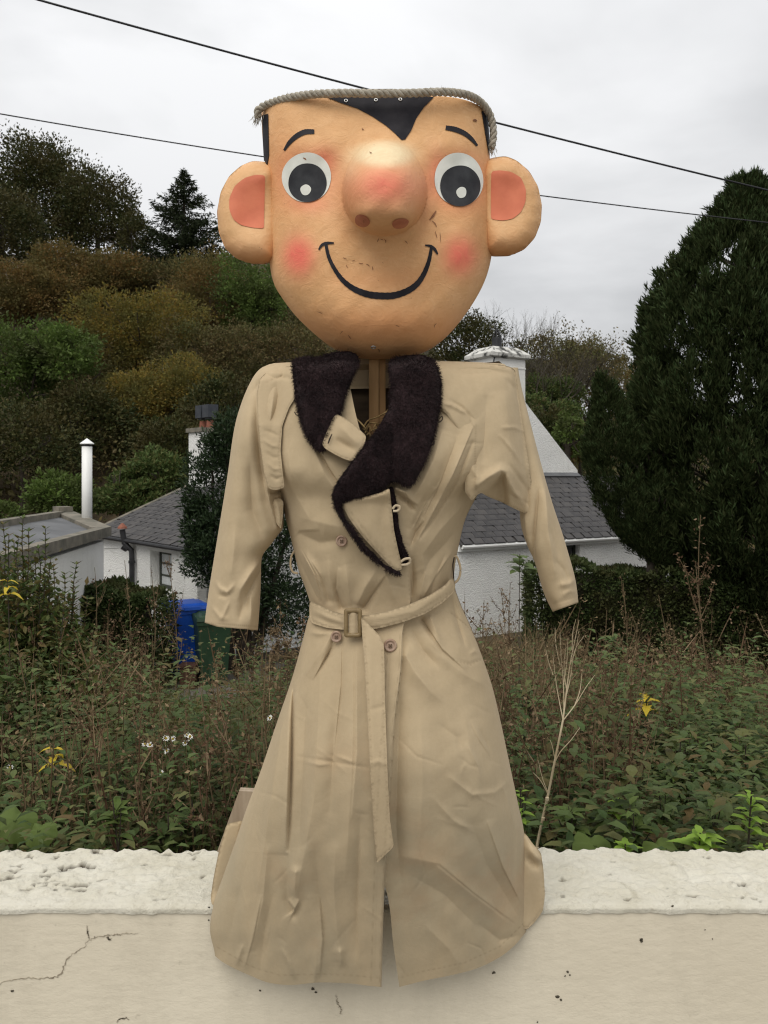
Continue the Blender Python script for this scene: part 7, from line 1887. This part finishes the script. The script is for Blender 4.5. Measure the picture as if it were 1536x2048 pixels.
sapling('yellow_leaved_stem', 'few yellow leaves low at the left among dark plants', 105, 1540, 1490, 3.4, 'lf_yellow', rg, 3, .06, .55, droop=.7)
sapling('yellow_leaved_stem', 'yellow leaves hanging on a dark shrub at the left edge', 14, 1195, 1155, 5.2, 'lf_yellow', rg, 3, .075, .55, droop=.8)
for (px, yt, Y, n_, sz, lab, mt) in [(1062, 1395, 4.4, 110, .075, 'bushy dark green plant right of the skirt above the pale stalk base', 'lf_mid'), (1245, 1275, 6.5, 110, .09, 'dark green leafy plant in front of the right hedge', 'lf_mid'), (1290, 1420, 4.6, 140, .07, 'dense green plant under the yellow sprig', 'lf_mid'),
                                     (1420, 1420, 4.2, 160, .07, 'green leafy plant below the right hedge, near the tall dead stalk', 'lf_mid'), (1475, 1490, 3.4, 170, .065, 'grey green bushy plant at the right, above the lime saplings', 'lf_mid'), (180, 1490, 3.6, 120, .075, 'dark broad leaved plant at the left, right of the yellow leaves', 'lf_mid'),
                                     (330, 1625, 2.9, 90, .07, 'dark leaved plant just behind the wall, left of the skirt', 'lf_mid'), (415, 1600, 3.0, 100, .07, 'green pointed leaved plant touching the skirt on the left', 'lf_mid'), (130, 1400, 5.0, 110, .08, 'dark bushy plant in the left half of the wild garden', 'lf_mid'),
                                     (400, 1420, 5.2, 90, .07, 'leafy green plant left of the skirt, above the white flowers', 'lf_mid'), (1110, 1470, 4.0, 90, .07, 'leafy plant behind the pale stalk', 'lf_mid'), (1180, 1560, 3.2, 90, .06, 'low dark plant right of the pale stalk', 'lf_mid'), (1330, 1580, 3.0, 130, .065, 'green plant behind the lime saplings', 'lf_green'), (1150, 1625, 2.55, 90, .06, 'fresh green plant low behind the wall, left of the big round leaf', 'lf_green'), (1275, 1640, 2.5, 110, .06, 'fresh green plant low behind the wall under the small lime sapling', 'lf_green'), (1460, 1610, 2.6, 120, .06, 'fresh green plant between the two tallest lime saplings', 'lf_green'), (1075, 1600, 2.7, 70, .055, 'fresh green plant just left of the bleached stalk foot', 'lf_green'), (225, 1600, 2.7, 90, .06, 'green plant low behind the left part of the wall', 'lf_green'), (1360, 1480, 3.6, 130, .065, 'fresh green plant right of and below the yellow sprig', 'lf_green')]:
    stalk('leafy_plant', lab, px, yt, Y, 'dead', None, rg, leaf=mt, leafn=n_, bits=0, branches=12, stemm='bark', bl=.5, leafl=sz, top_only=.3, lean=rg.normal(0, .05))
# privet-like shrub with upright shoots at the left
def shoots(label, pxs, Y, mat, seed):
    rg = np.random.default_rng(seed); x0 = (np.mean([p[0] for p in pxs]) - 768) / F * Y
    root = thing('leafy_shrub', (x0, Y, float(T(x0, Y))), label, 'shrub'); L = Leaves(); mb = MB()
    for (px, pt) in pxs + [(p_[0] + rg.normal(0, 16), p_[1] + rg.uniform(30, 170)) for p_ in pxs for _ in range(2)]:
        Yy = Y + rg.normal(0, .25); x = (px - 768) / F * Yy; g = float(T(x, Yy)); zt = (HOR - pt) / F * Yy
        xb = x0 + (x - x0) * .55
        t = np.linspace(0, 1, 12); pts = np.stack((xb + (x - xb) * t ** .8, np.full(12, Yy), g + t * (zt - g)), -1) + rg.normal(0, .006, (12, 3))
        mb.tube(pts, np.linspace(.011, .003, 12), 4, False)
        for z in np.arange(.22, 1.0, .026):
            c = np.array([np.interp(z, t, pts[:, q_]) for q_ in range(3)]); a = z * 140 + rg.random()
            m_ = 5 if z < .8 else 3; az_ = a + np.arange(m_) * 2 * math.pi / m_
            d = np.stack((np.cos(az_), np.sin(az_), np.full(m_, .75)), -1); ll = rg.uniform(.055, .095, m_) * (1.15 - .45 * z)
            L.add(np.repeat(c[None], m_, 0), d, np.tile((0, 0, 1.0), (m_, 1)), ll, ll * .42, .12, .1)
            if z < .82:
                nf = 16 if z < .66 else 7; c2 = c + rg.normal(0, .11 * (1.1 - .6 * z), (nf, 3)); d = rdir(nf, rg); ll = rg.uniform(.045, .085, nf); L.add(c2, d, rdir(nf, rg), ll, ll * .45, .1)
    L.build('foliage', M[mat], root); mb.build('stem', M['bark'], root)
shoots('tall leafy shrub with upright shoots in front of the white outbuilding', [(18, 1075), (45, 1040), (72, 1105), (92, 1060), (108, 1130), (130, 1150), (152, 1128), (150, 1180), (172, 1200), (118, 1190), (60, 1160), (30, 1140), (85, 1210), (0, 1110), (8, 1050), (30, 1085), (58, 1065), (80, 1095), (100, 1120), (-15, 1060), (-30, 1090)], 6.2, 'lf_shoot', 5)
shoots('darker leafy shrub lower at the left, below the upright shoots', [(20, 1260), (60, 1230), (110, 1250), (150, 1260), (190, 1270), (90, 1300), (40, 1310), (225, 1290), (140, 1310)], 5.6, 'lf_shoot', 6)
shoots('dark leafy shrub at the left edge below the tall shoots', [(-40, 1180), (-10, 1220), (15, 1330), (50, 1350), (-30, 1300)], 5.0, 'lf_mid', 7)
# white daisies
DL = ['white daisy, ' + t for t in ('left of a touching trio at the clump middle', 'upper one of the trio at the clump middle', 'lower one of the trio at the clump middle', 'topmost of the clump, left petal cluster at its upper right', 'right neighbour of the topmost daisy in the clump', 'just below the topmost pair of the clump', 'leftmost flower of the clump left of the skirt', 'lower left in the clump, beside another low pair', 'low middle of the clump, left of its low right neighbour', 'low in the clump, between middle pair and right edge', 'at the right side of the clump under the topmost pair', 'lowest right flower of the clump', 'single one well below the clump', 'single one touching the skirt edge above the clump', 'single one far left near the yellow leaves', 'small one just below the touching trio', 'small one next to the leftmost flower')]
def daisy(px, py, Y, rg, i_):
    c = P(px, py, Y); g = float(T(c[0], Y))
    root = thing('daisy', (c[0], Y, g), DL[i_], 'flower', 'white daisies left of the skirt')
    mb = MB(); mb.tube([(c[0], Y, g), (c[0] + .02, Y, (g + c[2]) / 2), tuple(c)], .003, 4, False); mb.build('stem', M['lf_mid'], root)
    nn = ndir(np.array((rg.normal(0, .4), -.7, .7))); A = ndir(np.cross(nn, (0, 0, 1.0))); B = np.cross(nn, A)
    L = Leaves(); a = np.arange(10) * .628; d = np.cos(a)[:, None] * A + np.sin(a)[:, None] * B + nn * .15
    L.add(np.repeat(c[None], 10, 0) + d * .004, d, np.repeat(nn[None], 10, 0), .0115, .0055, .05); L.build('petals', M['petal'], root)
    mb = MB(); mb.tube([c - nn * .002, c + nn * .006], [.005, .003], 8); mb.build('flower_centre', M['lf_yellow'], root)
for i_, (px, py) in enumerate([(332, 1477), (346, 1478), (348, 1486), (374, 1470), (380, 1473), (378, 1478), (290, 1488), (320, 1500), (334, 1502), (352, 1505), (371, 1486), (388, 1510), (322, 1546), (540, 1436), (20, 1535), (330, 1496), (300, 1490)]):
    daisy(px, py, 3.3 + .1 * (i_ % 4), rg, i_)
# big round leaves by the wall
def round_leaf(label, px, py, Y, r_, seed, tilt):
    rg = np.random.default_rng(seed); c = P(px, py, Y); g = float(T(c[0], Y))
    root = thing('broad_leaf_plant', (c[0], Y, g), label, 'plant')
    mb = MB(); mb.tube([(c[0], Y, g), tuple(c)], .006, 5, False); mb.build('stem', M['lf_mid'], root)
    n = 28; a = np.linspace(0, 2 * math.pi, n + 1)[:-1]; rr = r_ * (1 - .35 * np.exp(-((a - math.pi * 1.5) / .35) ** 2)) * (1 + .05 * np.sin(a * 5))
    nn = ndir(np.array((tilt, -.55, .8))); A = ndir(np.cross(nn, (0, 1.0, 0))); B = np.cross(nn, A)
    ring = lambda f, dz: c + (np.cos(a) * rr * f)[:, None] * A + (np.sin(a) * rr * f)[:, None] * B - nn * (dz + .012 * np.abs(np.sin(a * 3.5))[:, None] * f)
    V = np.vstack((ring(1, .02), ring(.6, .004), c[None])); k = np.arange(n); k2 = (k + 1) % n
    obj('leaf', V, [np.stack((k, k2, k2 + n, k + n), -1), np.stack((k + n, k2 + n, np.full(n, 2 * n)), -1)], M['lf_green'], root, smooth=True)
round_leaf('large round green leaf right behind the wall, right of the pale stalk', 1190, 1690, 2.4, .062, 1, .1)
round_leaf('large green leaf just behind the wall, between round leaf and lime saplings', 1320, 1695, 2.4, .052, 2, -.2)
round_leaf('round green leaf at the lower left edge behind the wall', 30, 1640, 2.7, .07, 3, .2)
round_leaf('round leaf low behind the wall at the left, beside the edge leaf', 78, 1660, 2.6, .05, 4, -.1)
